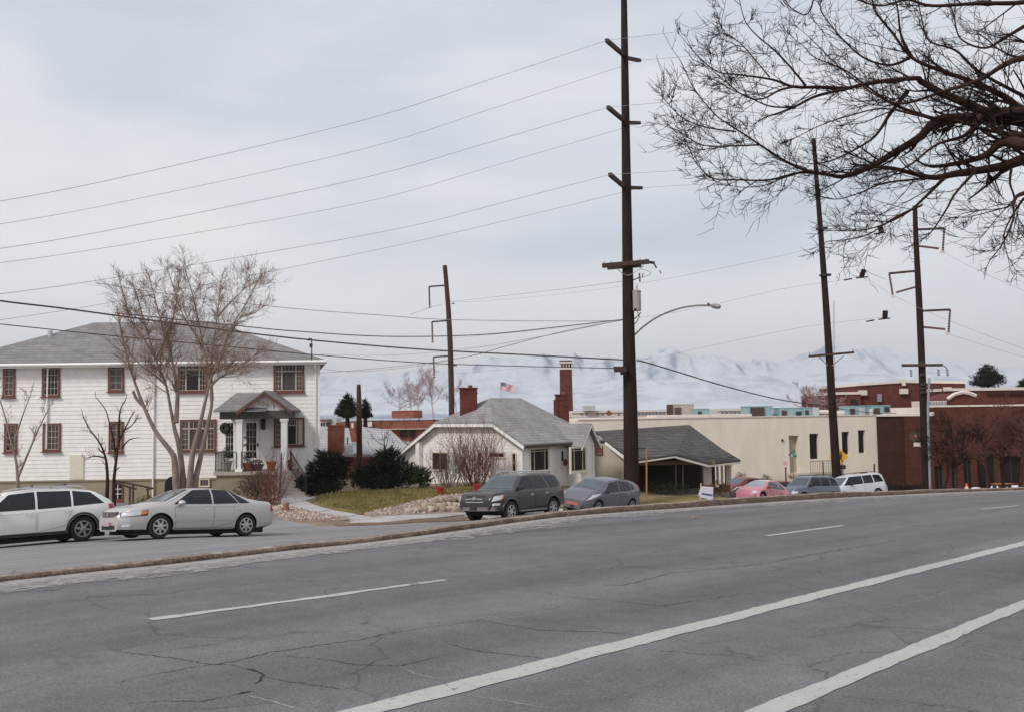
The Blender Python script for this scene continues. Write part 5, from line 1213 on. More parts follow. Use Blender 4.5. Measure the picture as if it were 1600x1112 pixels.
# tree stump-like brown post by the path
g = GP(447, 800); mb = MB(); mb.lathe(g, [(.16, -.05), (.13, .1), (.12, .36), (.09, .42)], 9); mb.lathe(g+Vector((-.14, .0, 0)), [(.1, -.05), (.07, .14), (.06, .2)], 7)
mb.build('tree_stump', mat('cut_wood', S(142, 104, 78), .9, .2, 9, .4, 20), None, loc=g, label='short rough brown tree stump in gravel beside the concrete path', category='stump')
pot(GP(688, 775, lift=.08), .17, .36, M_redpot, 'red glazed flower pot standing on edge of the lawn', 'red pots on the lawn')
pot(GP(746, 771, lift=.08), .2, .38, M_redpot, 'red glazed pot half hidden behind dark off-road car bonnet', 'red pots on the lawn')

# ------------------------------------------------------------------ snowy mountains
rm = np.random.default_rng(11)
from mathutils import noise as mnoise
def mountains(name, D, prof, amp, mt, seed, depth=2600, n=520, m=60, z0=-12):
    us = np.linspace(-260, 1900, n); V_ = []
    xs, vs_ = zip(*prof); vt = np.interp(us, xs, vs_)
    rows = []
    for j in range(m):
        t = j/(m-1); y = D+depth*t; row = []
        for i, u in enumerate(us):
            x = (u-800)/F*(D+depth*.35*t); 
            zt = P(u, vt[i], D+depth*.6).z
            base = zt*math.sin(min(1, t/.62)*math.pi/2)**1.15 if t < .62 else zt*(1-.35*(t-.62))
            q = Vector((x/620+seed, y/1900, 0)); rn = mnoise.ridged_multi_fractal(q*1.3, .9, 2.1, 7, 1.0, 2.0)-1.0
            r2 = mnoise.fractal(q*5, .9, 2.0, 5)
            z = base*(1+.16*rn*math.sin(math.pi*min(1, t*1.3))) + amp*(rn*.5+r2*.14)*min(1, t*2.5)*.55
            row.append((x, y, max(z, -20) if t > 0 else z0-30))
        rows.append(row)
    v = np.array(rows).reshape(-1, 3); i = np.arange(m-1)[:, None]*n+np.arange(n-1)[None]; f = np.stack([i, i+1, i+n+1, i+n], -1).reshape(-1, 4)
    np_mesh(name, v, f, mt, smooth=True, kind='structure')
def snowmat(name, snow, rock, thr, k=1.0):
    m = bpy.data.materials.new(name); m.use_nodes = True; t = m.node_tree; b = t.nodes['Principled BSDF']; b.inputs['Roughness'].default_value = .9; b.inputs['Specular IOR Level'].default_value = .1
    g = t.nodes.new('ShaderNodeNewGeometry'); s = t.nodes.new('ShaderNodeSeparateXYZ'); t.links.new(g.outputs['Normal'], s.inputs[0])
    n = t.nodes.new('ShaderNodeTexNoise'); n.inputs['Scale'].default_value = .006; n.inputs['Detail'].default_value = 10; n.inputs['Roughness'].default_value = .7; t.links.new(g.outputs['Position'], n.inputs['Vector'])
    a = t.nodes.new('ShaderNodeMath'); a.operation = 'MULTIPLY_ADD'; a.inputs[1].default_value = .55*k; t.links.new(n.outputs[0], a.inputs[0]); t.links.new(s.outputs[2], a.inputs[2])
    r = t.nodes.new('ShaderNodeMapRange'); r.inputs['From Min'].default_value = thr-.1; r.inputs['From Max'].default_value = thr+.12; t.links.new(a.outputs[0], r.inputs[0])
    mx = t.nodes.new('ShaderNodeMix'); mx.data_type = 'RGBA'; mx.inputs[6].default_value = rock; mx.inputs[7].default_value = snow; t.links.new(r.outputs[0], mx.inputs[0]); t.links.new(mx.outputs[2], b.inputs['Base Color']); return m
M_snow = snowmat('snowy_mountain', S(204, 206, 212), S(116, 128, 152), 1.08)
M_foot = snowmat('snowy_foothill', S(202, 204, 210), S(122, 132, 154), 1.16)
mountains('mountain_range', 5200, [(-300, 596), (400, 596), (520, 592), (600, 588), (660, 570), (720, 574), (790, 562), (860, 556), (930, 566), (1000, 560), (1060, 552), (1120, 556), (1165, 550), (1230, 568), (1300, 566), (1340, 556), (1380, 545), (1450, 552), (1540, 556), (1640, 572), (1900, 590)], 85, M_snow, 3.0)
mountains('foothills', 3300, [(-300, 622), (500, 614), (600, 606), (700, 608), (800, 600), (900, 604), (1000, 596), (1100, 598), (1200, 590), (1300, 592), (1450, 584), (1600, 590), (1900, 606)], 40, M_foot, 9.0, depth=1500, m=40)
# ------------------------------------------------------------------ utility poles
def woodmat(name, a, b):
    return mat(name, a, .9, 0, 3.0, .5, 12, c2=b, stretch=(4, 4, .35), spec=.2)
M_pole = woodmat('creosoted_pole', S(32, 22, 19), S(54, 38, 32))
M_pole2 = woodmat('weathered_pole', S(56, 40, 32), S(88, 66, 52))
M_arm = woodmat('weathered_crossarm', S(60, 46, 41), S(88, 70, 62))
M_insul = mat('brown_insulator', S(96, 66, 62), .4); M_insulg = mat('grey_insulator', S(150, 146, 150), .4); M_steel = mat('grey_steel', S(140, 134, 132), .5, .1, 5, metal=.4)
M_wire = mat('weathered_wire', S(138, 134, 136), .6); M_cable = mat('black_cable', S(66, 48, 44), .7)
def pole(pts, d, rads, label, mt, base=None):
    """pts: pixel polyline top->bottom at distance d; rads metres"""
    w = [P(u, v, d) for u, v in pts]; g = G(w[-1].x, d); w[-1] = Vector((w[-1].x, d, g-.4)) if base is None else base
    t = thing('utility_pole', label, 'utility pole', (w[-1].x, d, g))
    mb = MB(); sp = smooth_path(w, 5); n = len(sp); rr_ = np.interp(np.linspace(0, 1, n), np.linspace(0, 1, len(rads)), rads)
    mb.tube(sp, list(rr_), 14); mb.build('pole', mt, t, smooth=True); return t, w
def arm(t, u0, v0, u1, v1, d0, d1, r=.07, name='crossarm', mt=None, sides=6, box=True):
    a, b = P(u0, v0, d0), P(u1, v1, d1); mb = MB()
    if box:
        x = (b-a).normalized(); y = Vector((0, 0, 1)).cross(x).normalized(); z = x.cross(y)
        mb.hexa([a-y*r-z*r, b-y*r-z*r, b+y*r-z*r, a+y*r-z*r, a-y*r+z*r, b-y*r+z*r, b+y*r+z*r, a+y*r+z*r])
    else: mb.tube([a, b], r, sides)
    return mb.build(name, mt or M_arm, t), a, b
def insulator(t, a, b, r=.07, n=9, name='insulator', mt=None):
    a, b = Vector(a), Vector(b); mb = MB(); pts = []; rad = []
    for k in range(n*2+1): pts.append(a.lerp(b, k/(n*2))); rad.append(r if k % 2 else r*.45)
    mb.tube(pts, rad, 8); return mb.build(name, mt or M_insul, t)
DM = 47.0
# main pole
pm, _ = pole([(974.5, -130), (975, 0), (979, 300), (982, 500), (985, 640), (986.5, 745), (987, 793)], DM, [.14, .165, .25, .31, .37, .40, .42], 'tall dark wooden transmission pole with three pairs of arms and transformer', M_pole)
arms = []
for (ul, vl, vc, vr, ur, vc2) in ((948, 63.5, 86, 95, 999.5, 91), (950, 168, 188, 192.5, 999, 192), (953, 273, 291, 294, 1002, 293.5)):
    _, a, b = arm(pm, ul, vl, 974, vc, DM-3.6, DM-.1, .09, 'upswept_arm'); _, a2, b2 = arm(pm, 979, vc2, ur, vr, DM+.1, DM+2.8, .09, 'upswept_arm'); arms.append((a, b2))
_, xa, xb = arm(pm, 941, 415.5, 1014, 409, DM-.35, DM-.35, .11); arm(pm, 949, 419, 1002, 415, DM+.35, DM+.35, .09)
arm(pm, 1014, 410, 1023, 411, DM-.3, DM-.3, .06, 'crossarm_end')
insulator(pm, P(1021, 411, DM), P(1026, 419, DM), .06, 4); insulator(pm, P(1031, 423, DM), P(1033, 428, DM), .05, 2, mt=M_insulg)
mb = MB(); mb.tube([P(963, 419, DM-.4), P(972, 427, DM-.42), P(981, 431, DM-.42), P(990, 427, DM-.42), P(1006, 416, DM-.4)], .02, 5); mb.build('arm_brace', M_steel, pm)
for u in (944, 955, 966, 1000, 1010): insulator(pm, P(u, 413.5 if u < 980 else 409, DM-.3), P(u, 408.5 if u < 980 else 404, DM-.3), .04, 2, mt=M_insulg)
# cut-out and transformer
insulator(pm, P(999, 427, DM-.3), P(1000, 441, DM-.3), .06, 4, 'fuse_cutout'); insulator(pm, P(1005, 427, DM-.3), P(1003.5, 434, DM-.3), .04, 2, 'fuse_holder')
mb = MB(); mb.tube([P(989, 438, DM), P(998, 434, DM-.3)], .03, 5); mb.tube([P(989, 500, DM), P(999, 492, DM-.1), P(1001, 488, DM)], .03, 5); mb.build('bracket', M_iron, pm)
q = P(995.5, 486, DM-.45); q2 = P(995.5, 455, DM-.45); hh = q2.z-q.z
tr = MB(); tr.lathe(q, [(.19, 0), (.215, .03), (.215, hh-.06), (.235, hh-.05), (.235, hh), (.12, hh+.06)], 18); to = tr.build('transformer', mat('transformer_grey', S(150, 142, 146), .5, .06, 4), pm, smooth='auto')
insulator(pm, Vector((q.x+.02, q.y, q2.z+.05)), Vector((q.x+.02, q.y, q2.z+.32)), .05, 3, 'bushing', M_insulg)
mb = MB(); mb.box(P(992.5, 484, DM-.7), (.12, .05, .14)); mb.tube([P(996, 487, DM-.4), P(999, 496, DM-.4), P(995, 503, DM-.3), P(990, 508, DM-.2)], .025, 5); mb.build('drop_lead', M_iron, pm)
# street light arm
mb = MB(); la = smooth_path([P(u, v, dd) for u, v, dd in ((990, 525, DM), (1006, 510, DM-.6), (1030, 494, DM-1.6), (1062, 482, DM-2.8), (1090, 477.5, DM-3.8), (1110, 477.5, DM-4.5))], 5)
mb.tube(la, .045, 8); ao = mb.build('lamp_arm', M_steel, pm, smooth=True)
mb = MB(); e_ = la[-1]; f_ = P(1126, 479.8, DM-5); dv = (f_-e_); pts = [e_+dv*k for k in (0, .2, .6, .9, 1)]; 
mb.tube(pts, [.05, .1, .13, .1, .03], 10); lh_ = mb.build('lamp_head', M_steel, pm, smooth=True); mb = MB(); mb.box(P(1107, 475.5, DM-4.5), (.09, .09, .1)); mb.build('photocell', M_iron, lh_)
# telephone bracket
mb = MB(); mb.box(P(969, 576.5, DM-.6), (.6, .35, .28)); mb.box(P(961.5, 575, DM-.6), (.16, .3, .14)); mb.box(P(974, 579, DM-.45), (.3, .3, .4)); mb.build('cable_bracket', mat('dark_bracket', S(60, 40, 36), .8), pm)

# left rear pole (pixels of the thinner pole with davit arms)
DL = 88.0
pl_, _ = pole([(695, 415), (698, 450), (701, 490), (703.5, 540), (705, 600), (706, 660), (707, 700)], DL, [.22, .23, .25, .27, .28, .29, .3], 'distant wooden pole with three square davit arms left of the flag', M_pole2)
for (va, ul, vb, vi) in ((446, 670.5, 448, 480.5), (501, 675, 503, 534.5), (555.5, 677.5, 557.5, 589)):
    up = 695+(va-415)*.066+1; arm(pl_, ul, vb, up, va, DL-.5, DL, .07, 'davit_arm'); insulator(pl_, P(ul, vb, DL-.5), P(ul+.9, vi-2, DL-.5), .11, 10)
    mb = MB(); mb.box(P(ul+1, vi, DL-.5), (.22, .12, .12)); mb.build('clamp', M_iron, pl_)
mb = MB(); mb.box(P(708, 474.5, DL-.2), (.3, .1, .1)); mb.box(P(711, 570.5, DL-.2), (.35, .1, .12)); mb.build('bracket', M_iron, pl_)

# leaning pole in front of the cream building
DN = 66.0
pn, _ = pole([(1271.5, 217), (1275, 270), (1281, 345), (1288, 440), (1295, 545), (1302, 660), (1308, 760), (1308, 775)], DN, [.14, .16, .2, .25, .29, .33, .38], 'long leaning wooden pole standing in front of the cream building', M_pole)
for v in (357, 430): u = 1282+(v-357)*.074; mb = MB(); mb.box(P(u+2, v, DN-.1), (.75, .45, .16)); mb.build('bolt_collar', M_iron, pn)
arm(pn, 1264, 556.5, 1334, 550.5, DN-.3, DN-.3, .08)
for (a, b) in ((1279, 1293), (1318.5, 1300)): arm(pn, a, 556, b, 571, DN-.3, DN-.3, .03, 'arm_brace', M_steel)
for u in (1265, 1333): insulator(pn, P(u, 555.5-(u-1265)*.08, DN-.3), P(u, 550-(u-1265)*.08, DN-.3), .05, 2, mt=M_insulg)

# far right pole
DR = 60.0
pr_, _ = pole([(1429.5, 322), (1431, 370), (1434, 430), (1437, 490), (1440, 560), (1443, 640), (1446.5, 740), (1447.5, 766)], DR, [.15, .17, .2, .22, .23, .25, .27], 'dark wooden pole with stand-off insulator brackets before the brick building', M_pole)
for (v0, uo, vo, vi, va2, ub2, vb2) in ((359, 1475.5, 357, 394, 384.5, 1467, 388.5), (486, 1484.5, 484, 521, 511, 1477, 514.5)):
    arm(pr_, 1432+(v0-359)*.05, v0, uo, vo, DR, DR-.4, .07, 'davit_arm'); insulator(pr_, P(uo, vo, DR-.4), P(uo-2.5, vi-1, DR-.4), .09, 9); arm(pr_, 1434+(v0-359)*.06, va2, ub2, vb2, DR, DR-.4, .07, 'post_insulator', M_insul, box=False)
    mb = MB(); mb.box(P(uo-2.8, vi, DR-.4), (.26, .14, .14)); mb.build('clamp', M_stone, pr_)
arm(pr_, 1389.5, 427.5, 1432, 423.5, DR-.4, DR, .07, 'davit_arm'); insulator(pr_, P(1389.5, 428, DR-.4), P(1395, 461, DR-.4), .09, 9); arm(pr_, 1401, 457, 1431, 448.5, DR-.4, DR, .07, 'post_insulator', M_insul, box=False)
mb = MB(); mb.box(P(1395.5, 463.5, DR-.4), (.26, .14, .14)); mb.build('clamp', M_stone, pr_)
arm(pr_, 1409.5, 570.5, 1472, 570, DR-.3, DR-.3, .09)
for u, v in ((1424, 577), (1467, 576), (1481, 576)): insulator(pr_, P(u-1, v, DR-.3), P(u, v+11, DR-.3), .1, 3, 'fuse_cutout', M_insulg)
mb = MB(); mb.tube([P(1473, 570, DR-.3), P(1477, 573, DR-.3), P(1481, 577, DR-.3)], .03, 5); mb.build('bracket', M_iron, pr_)
arm(pr_, 1436, 606.5, 1472, 603, DR-.3, DR-.3, .05, 'lower_crossarm')
for u, v in ((1456, 603), (1472, 601)): insulator(pr_, P(u, v, DR-.3), P(u+1, v+14, DR-.3), .05, 4, 'cable_termination', M_iron)
mb = MB(); c_ = smooth_path([P(1452, 590, DR-.3), P(1450, 640, DR-.32), P(1451.5, 700, DR-.33), P(1453.5, 768, DR-.35)], 4); mb.tube(c_, .085, 8); mb.build('conduit', mat('grey_conduit', S(140, 140, 150), .5), pr_, smooth=True)
for v in (566, 585, 600, 612): mb = MB(); mb.box(P(1441+(v-566)*.03, v, DR-.28), (.3, .12, .18)); mb.build('pole_fitting', M_iron, pr_)
# short stub pole by the evergreens
pq, _ = pole([(560.5, 600), (561, 640), (561.5, 700), (562, 742)], 56, [.12, .17, .18, .19], 'short thick brown wooden pole rising between the evergreen shrubs', M_pole2)

# ------------------------------------------------------------------ wires
def wire(pts, r, label, group, mt=None, sub=6, name='power_line', cat='power line'):
    """pts: (u,v,d)"""
    p = smooth_path([P(*q) for q in pts], sub); mb = MB(); mb.tube(p, r, 5, cap=False); return mb.build(name, mt or M_wire, None, loc=p[0], label=label, category=cat, group=group)
def cat3(a, b, sag, r, label, group, mt=None, n=24, name='power_line', cat='power line'):
    a, b = Vector(a), Vector(b); mb = MB(); mb.tube([a.lerp(b, k/n)-Vector((0, 0, 4*sag*(k/n)*(1-k/n))) for k in range(n+1)], r, 5, cap=False); return mb.build(name, mt or M_wire, None, loc=a, label=label, category=cat, group=group)
g6 = 'transmission wires strung to the main pole arms'
NM = ['top', 'second', 'third', 'fourth', 'fifth', 'lowest']
LW = [((948, 63.5), (560, 190), (160, 284), DM-3.6), ((999, 95), (560, 235), (160, 322), DM+2.8), ((950, 168), (560, 280), (160, 362), DM-3.6), ((999, 193), (560, 318), (160, 388), DM+2.8), ((953, 273), (600, 362), (160, 437), DM-3.6), ((1002, 293.5), (600, 388), (200, 468), DM+2.8)]
RW = [((948, 63.5), (1100, 45), (1260, 24), (1640, -30)), ((999, 95), (1120, 84), (1250, 70), (1640, 22)), ((950, 168), (1060, 158), (1250, 140), (1640, 90)), ((999, 193), (1080, 188), (1250, 175), (1640, 140)), ((953, 273), (1110, 263), (1300, 246), (1640, 210)), ((1002, 293.5), (1100, 288), (1300, 279), (1640, 255))]
for i, (a, m, b, d) in enumerate(LW):
    rr_ = .0105
    dx = (a[0]-b[0])
    wire([(a[0], a[1], d), ((a[0]+m[0])/2, (a[1]+m[1])/2+(1.5), d-2), (m[0], m[1], d-4), (b[0], b[1], d-8), (-60, b[1]+ (b[1]-m[1])/(m[0]-b[0])*(b[0]+60)*.78, d-12)], rr_, f'{NM[i]} of the six thin wires sloping left from the main pole', g6)
for i, pts in enumerate(RW):
    d = LW[i][3]; wire([(u, v, d-k*1.2) for k, (u, v) in enumerate(pts)], .010, f'{NM[i]} of the six thin wires running right from the main pole into the tree', g6)
# thick telephone bundle along the street
wire([(-60, 458, 33), (0, 470, 34), (100, 482, 36), (200, 495.5, 38), (330, 513, 40), (480, 530.5, 42), (650, 545, 44), (800, 553, 45.5), (975, 562, 46.5)], .036, 'thick dark telephone bundle crossing before the white house', 'telephone cables at roof height', M_cable)
wire([(995, 563, 47), (1010, 566, 47), (1060, 581, 49), (1130, 602, 53), (1220, 624, 59), (1305, 635.5, 66)], .036, 'thick dark cable sagging from main pole towards the leaning pole', 'telephone cables at roof height', M_cable)
wire([(1305, 637, 66), (1360, 644, 67), (1400, 645, 68)], .025, 'short dark cable continuing right from the leaning pole', 'telephone cables at roof height', M_cable)
wire([(-60, 500, 36), (150, 522, 38), (300, 536, 40), (480, 553, 42), (650, 566, 44), (800, 571.5, 45.5), (962, 575, 46.5)], .022, 'lower thinner cable under the telephone bundle by white house roof', 'telephone cables at roof height', M_cable)
wire([(150, 442, 40), (250, 458, 41), (360, 472, 42), (480, 484, 43), (600, 493, 44), (700, 499.5, 45), (900, 502, 46), (975, 500, 47)], .016, 'slack wire passing just above the left street tree', 'slack service wires', M_wire)
wire([(180, 489, 39), (400, 512, 41), (470, 518, 42), (600, 525.5, 43.5), (750, 523, 45), (880, 510, 46), (975, 499, 47)], .024, 'twisted service cable sagging just above the telephone bundle', 'slack service wires', M_cable)
wire([(975, 500, 47), (880, 518, 46), (790, 541, 46), (735, 556, 47), (660, 568, 60), (560, 578, 75), (480, 584, 80)], .014, 'service wire dropping left from main pole behind the white house', 'slack service wires', M_cable)
wire([(975, 499, 47), (850, 525, 50), (720, 546, 60), (600, 555, 70), (500, 553, 75)], .014, 'upper thin service wire to the white house mast', 'slack service wires', M_wire)
wire([(1014, 409, 46.6), (1000, 418, 47), (970, 440, 50), (700, 472, 88)], .014, 'thin wire from main crossarm back to the distant davit pole', 'thin distant wires', M_wire)
wire([(700, 472, 88), (760, 470, 85), (900, 457, 80), (1040, 436, 72), (1200, 404, 66), (1290, 383, 64), (1400, 355, 62), (1530, 320, 60)], .011, 'faint wire crossing the sky right of the distant davit pole', 'thin distant wires', M_wire)
wire([(702, 529, 88), (900, 510, 84), (1060, 487, 76), (1150, 468, 72), (1230, 450, 68), (1320, 437, 66), (1348, 431, 66)], .011, 'faint wire ending at upper dark cable weight', 'thin distant wires', M_wire)
wire([(704, 584, 88), (850, 572, 86), (1000, 562, 80), (1120, 538, 74), (1250, 512, 68), (1350, 499, 66), (1382, 496, 66)], .011, 'faint wire ending at lower dark cable weight', 'thin distant wires', M_wire)
wire([(640, 492, 95), (672, 480.5, 87.5), (690, 476, 87)], .02, 'short wire leaving top davit arm leftwards', 'thin distant wires', M_wire)
wire([(1348, 431, 66), (1395, 461, 60), (1480, 500, 58), (1640, 560, 55)], .010, 'faint wire descending right from left bracket of far pole', 'thin distant wires', M_wire)
wire([(1473, 394, 60), (1540, 428, 57), (1640, 472, 54)], .010, 'faint wire descending right from upper bracket of far pole', 'thin distant wires', M_wire)
wire([(1481, 521, 60), (1540, 540, 57), (1640, 570, 54)], .010, 'faint wire descending right from lower bracket of far pole', 'thin distant wires', M_wire)
for k, (u, v, lab) in enumerate(((1376, 358, 'dark cable weight hanging among the lowest tree twigs'), (1348, 427, 'dark tilted cable weight hanging on upper right wire'), (1383, 491.5, 'dark cable weight hanging on the lower right wire'))):
    mb = MB(); c = P(u, v, 65.5); R = Matrix.Rotation(.35 if k == 1 else (.1 if k == 2 else -.25), 3, 'Y'); mb.box(c, (.3, .25, .55), R); mb.tube([c+Vector((-.5, 0, -.36)), c+Vector((.35, 0, -.28))], .05, 6); mb.tube([c+Vector((-1.4, 0, -.5)), c+Vector((-.8, 0, -.4))], .05, 6) if k else None
    mb.build('cable_weight', M_pole, None, loc=c, label=lab, category='line fitting', group='dark fittings hanging on right wires')
wire([(430, 560, 45), (497, 575, 60), (560, 580, 70), (650, 572, 80), (700, 563, 88)], .015, 'thin service wire behind the white house gable end', 'thin distant wires', M_wire)
# lattice antenna mast far away
am = MB(); D_ = 170
for du in (-1.2, 1.2): am.tube([P(1303+du, 470, D_), P(1303+du, 660, D_)], .035, 4)
for v in range(475, 640, 9): am.tube([P(1301.8, v, D_), P(1304.2, v+4.5, D_), P(1301.8, v+9, D_)], .025, 3)
am.build('radio_mast', M_steel, None, loc=P(1303, 660, D_), label='thin pale lattice radio mast beside the leaning pole', category='mast')
# flag on its pole
ft = thing('flag', 'red white and blue striped flag flying above the bungalow roof', 'flag', P(782, 640, 120))
DF = 120; 
tl, bl, tr_, br_ = P(783, 596.5, DF), P(782, 608.5, DF), P(803.5, 601.5, DF), P(803.5, 612.5, DF)
def fpt(s, t): a = tl.lerp(tr_, s); b = bl.lerp(br_, s); p = a.lerp(b, t); p.y += .12*math.sin(s*9+t*1.5); p.z += .06*math.sin(s*7); return p
M_fr = mat('flag_red', S(190, 90, 96), .8); M_fw = mat('flag_white', S(226, 216, 220), .8); M_fb = mat('flag_blue', S(84, 88, 122), .8)
for k in range(13):
    mb = MB(); s_0 = .4 if k < 7 else 0; fr_ = [fpt(s, k/13) for s in np.linspace(s_0, 1, 12)]; bk_ = [fpt(s, (k+1)/13) for s in np.linspace(s_0, 1, 12)]; mb.grid([fr_, bk_]); mb.grid([[p+Vector((0, .02, 0)) for p in bk_], [p+Vector((0, .02, 0)) for p in fr_]]); mb.build('stripe', M_fr if k % 2 == 0 else M_fw, ft, smooth=True)
mb = MB(); mb.grid([[fpt(s, t) for s in np.linspace(0, .4, 6)] for t in (0, 7/26, 7/13)]); cn = mb.build('canton', M_fb, ft, smooth=True)
mb = MB()
for j in range(9):
    for i in range(6 if j % 2 == 0 else 5):
        p = fpt(.4*(i+.5+(.5 if j % 2 else 0))/6, 7/13*(j+.5)/9)+Vector((0, -.02, 0)); s_ = .022
        pts = [p+Vector((s_*(1 if k_ % 2 == 0 else .4)*math.sin(k_*math.pi/5), 0, s_*(1 if k_ % 2 == 0 else .4)*math.cos(k_*math.pi/5))) for k_ in range(10)]; mb.add(pts, [list(range(10))])
mb.build('stars', M_fw, cn, kind='stuff')
mb = MB(); mb.tube([P(781.7, 595, DF), P(781.7, 660, DF)], .05, 6); mb.build('flag_pole', M_stone, ft)
# ------------------------------------------------------------------ bare trees
M_bark = mat('grey_brown_bark', S(112, 98, 88), .95, 0, 4, .8, 14, c2=S(150, 134, 122), stretch=(1, 1, .4))
M_bark2 = mat('dark_bark', S(44, 30, 26), .95, 0, 5, .8, 16, c2=S(70, 50, 42), spec=.2)
M_twig = mat('fine_twigs', S(136, 108, 90), .95, .15, 3); M_twigd = mat('dark_twigs', S(46, 32, 29), .95, spec=.2)
M_twigp = mat('pinkish_twigs', S(168, 146, 148), .95, .1, 2); M_twigr = mat('reddish_stems', S(112, 66, 58), .95, .15, 3); M_twigg = mat('grey_twigs', S(96, 76, 68), .95, .15, 3)
def vnorm(v): return v/(np.linalg.norm(v)+1e-9)
def grow(rg, p0, d0, L, r0, gen, out, cfg):
    n = 5 if gen > 0 else 4
    pts = [p0]; d = vnorm(d0); st = L/(n-1)
    for k in range(n-1):
        d = vnorm(d+rg.normal(0, cfg['wig'], 3)+np.array([0, 0, cfg['up']])*1.0+cfg.get('pull', np.zeros(3))); pts.append(pts[-1]+d*st)
    pts = np.array(pts); rad = np.linspace(r0, r0*cfg['tip'], n); out.append((pts, rad))
    if gen > 0:
        m = rg.poisson(cfg['kids'][gen-1])+1
        for _ in range(m):
            t = rg.uniform(.15, 1); i = min(int(t*(n-1)), n-2); f = t*(n-1)-i; q = pts[i]*(1-f)+pts[i+1]*f; td = vnorm(pts[i+1]-pts[i])
            a = math.radians(rg.uniform(*cfg['ang'])); rv = rg.normal(size=3); rv = vnorm(rv-td*rv.dot(td)); 
            grow(rg, q, td*math.cos(a)+rv*math.sin(a), L*rg.uniform(*cfg['ratio']), max(r0*(1-t*(1-cfg['tip']))*.6, cfg['rmin']), gen-1, out, cfg)
def limb(pts, r0, r1, sub=5):
    p = smooth_path(pts, sub); n = len(p); return np.array([tuple(q) for q in p]), r0*(r1/r0)**np.linspace(0, 1, n)
def sprout(rg, L_, gen, out, cfg, spacing, length, t0=.05, rk=.4):
    pts, rad = L_; seg_ = np.r_[0, np.cumsum(np.linalg.norm(np.diff(pts, axis=0), axis=1))]; s = seg_[-1]*t0
    while s < seg_[-1]:
        s += rg.exponential(spacing)+spacing*.15
        if s > seg_[-1]: break
        i = min(np.searchsorted(seg_, s)-1, len(pts)-2); f = (s-seg_[i])/(seg_[i+1]-seg_[i]+1e-9); q = pts[i]*(1-f)+pts[i+1]*f; td = vnorm(pts[i+1]-pts[i])
        a = math.radians(rg.uniform(*cfg['ang'])); rv = rg.normal(size=3)*np.array(cfg.get('aniso', (1, 1, 1))); rv = vnorm(rv-td*rv.dot(td))
        grow(rg, q, td*math.cos(a)+rv*math.sin(a), rg.uniform(*length)*(1.15-cfg.get('fall', .55)*s/seg_[-1]), max(rad[i]*rk, cfg['rmin']*1.4) if rad[i]*rk < .03 else .03*rg.uniform(.4, 1), gen, out, cfg)
    grow(rg, pts[-1], vnorm(pts[-1]-pts[-2]), length[0], rad[-1], gen, out, cfg)
def make_tree(label, cat, loc, limbs, sp, mtT, mtW, name='bare_tree', group=None, seed=0):
    """limbs: list of arrays; sp: list of dict(idx range, gen, spacing, length, cfg)"""
    rg = np.random.default_rng(seed); t = thing(name, label, cat, loc, group)
    v, f = batch_tubes(limbs, 8); np_mesh('trunk', v, f, mtT, t, smooth=True)
    out = []
    for L_, kw in zip(limbs, sp):
        if kw: sprout(rg, L_, out=out, **kw)
    v, f = batch_tubes(out, 3); np_mesh('crown', v, f, mtW, t); return t, len(out)
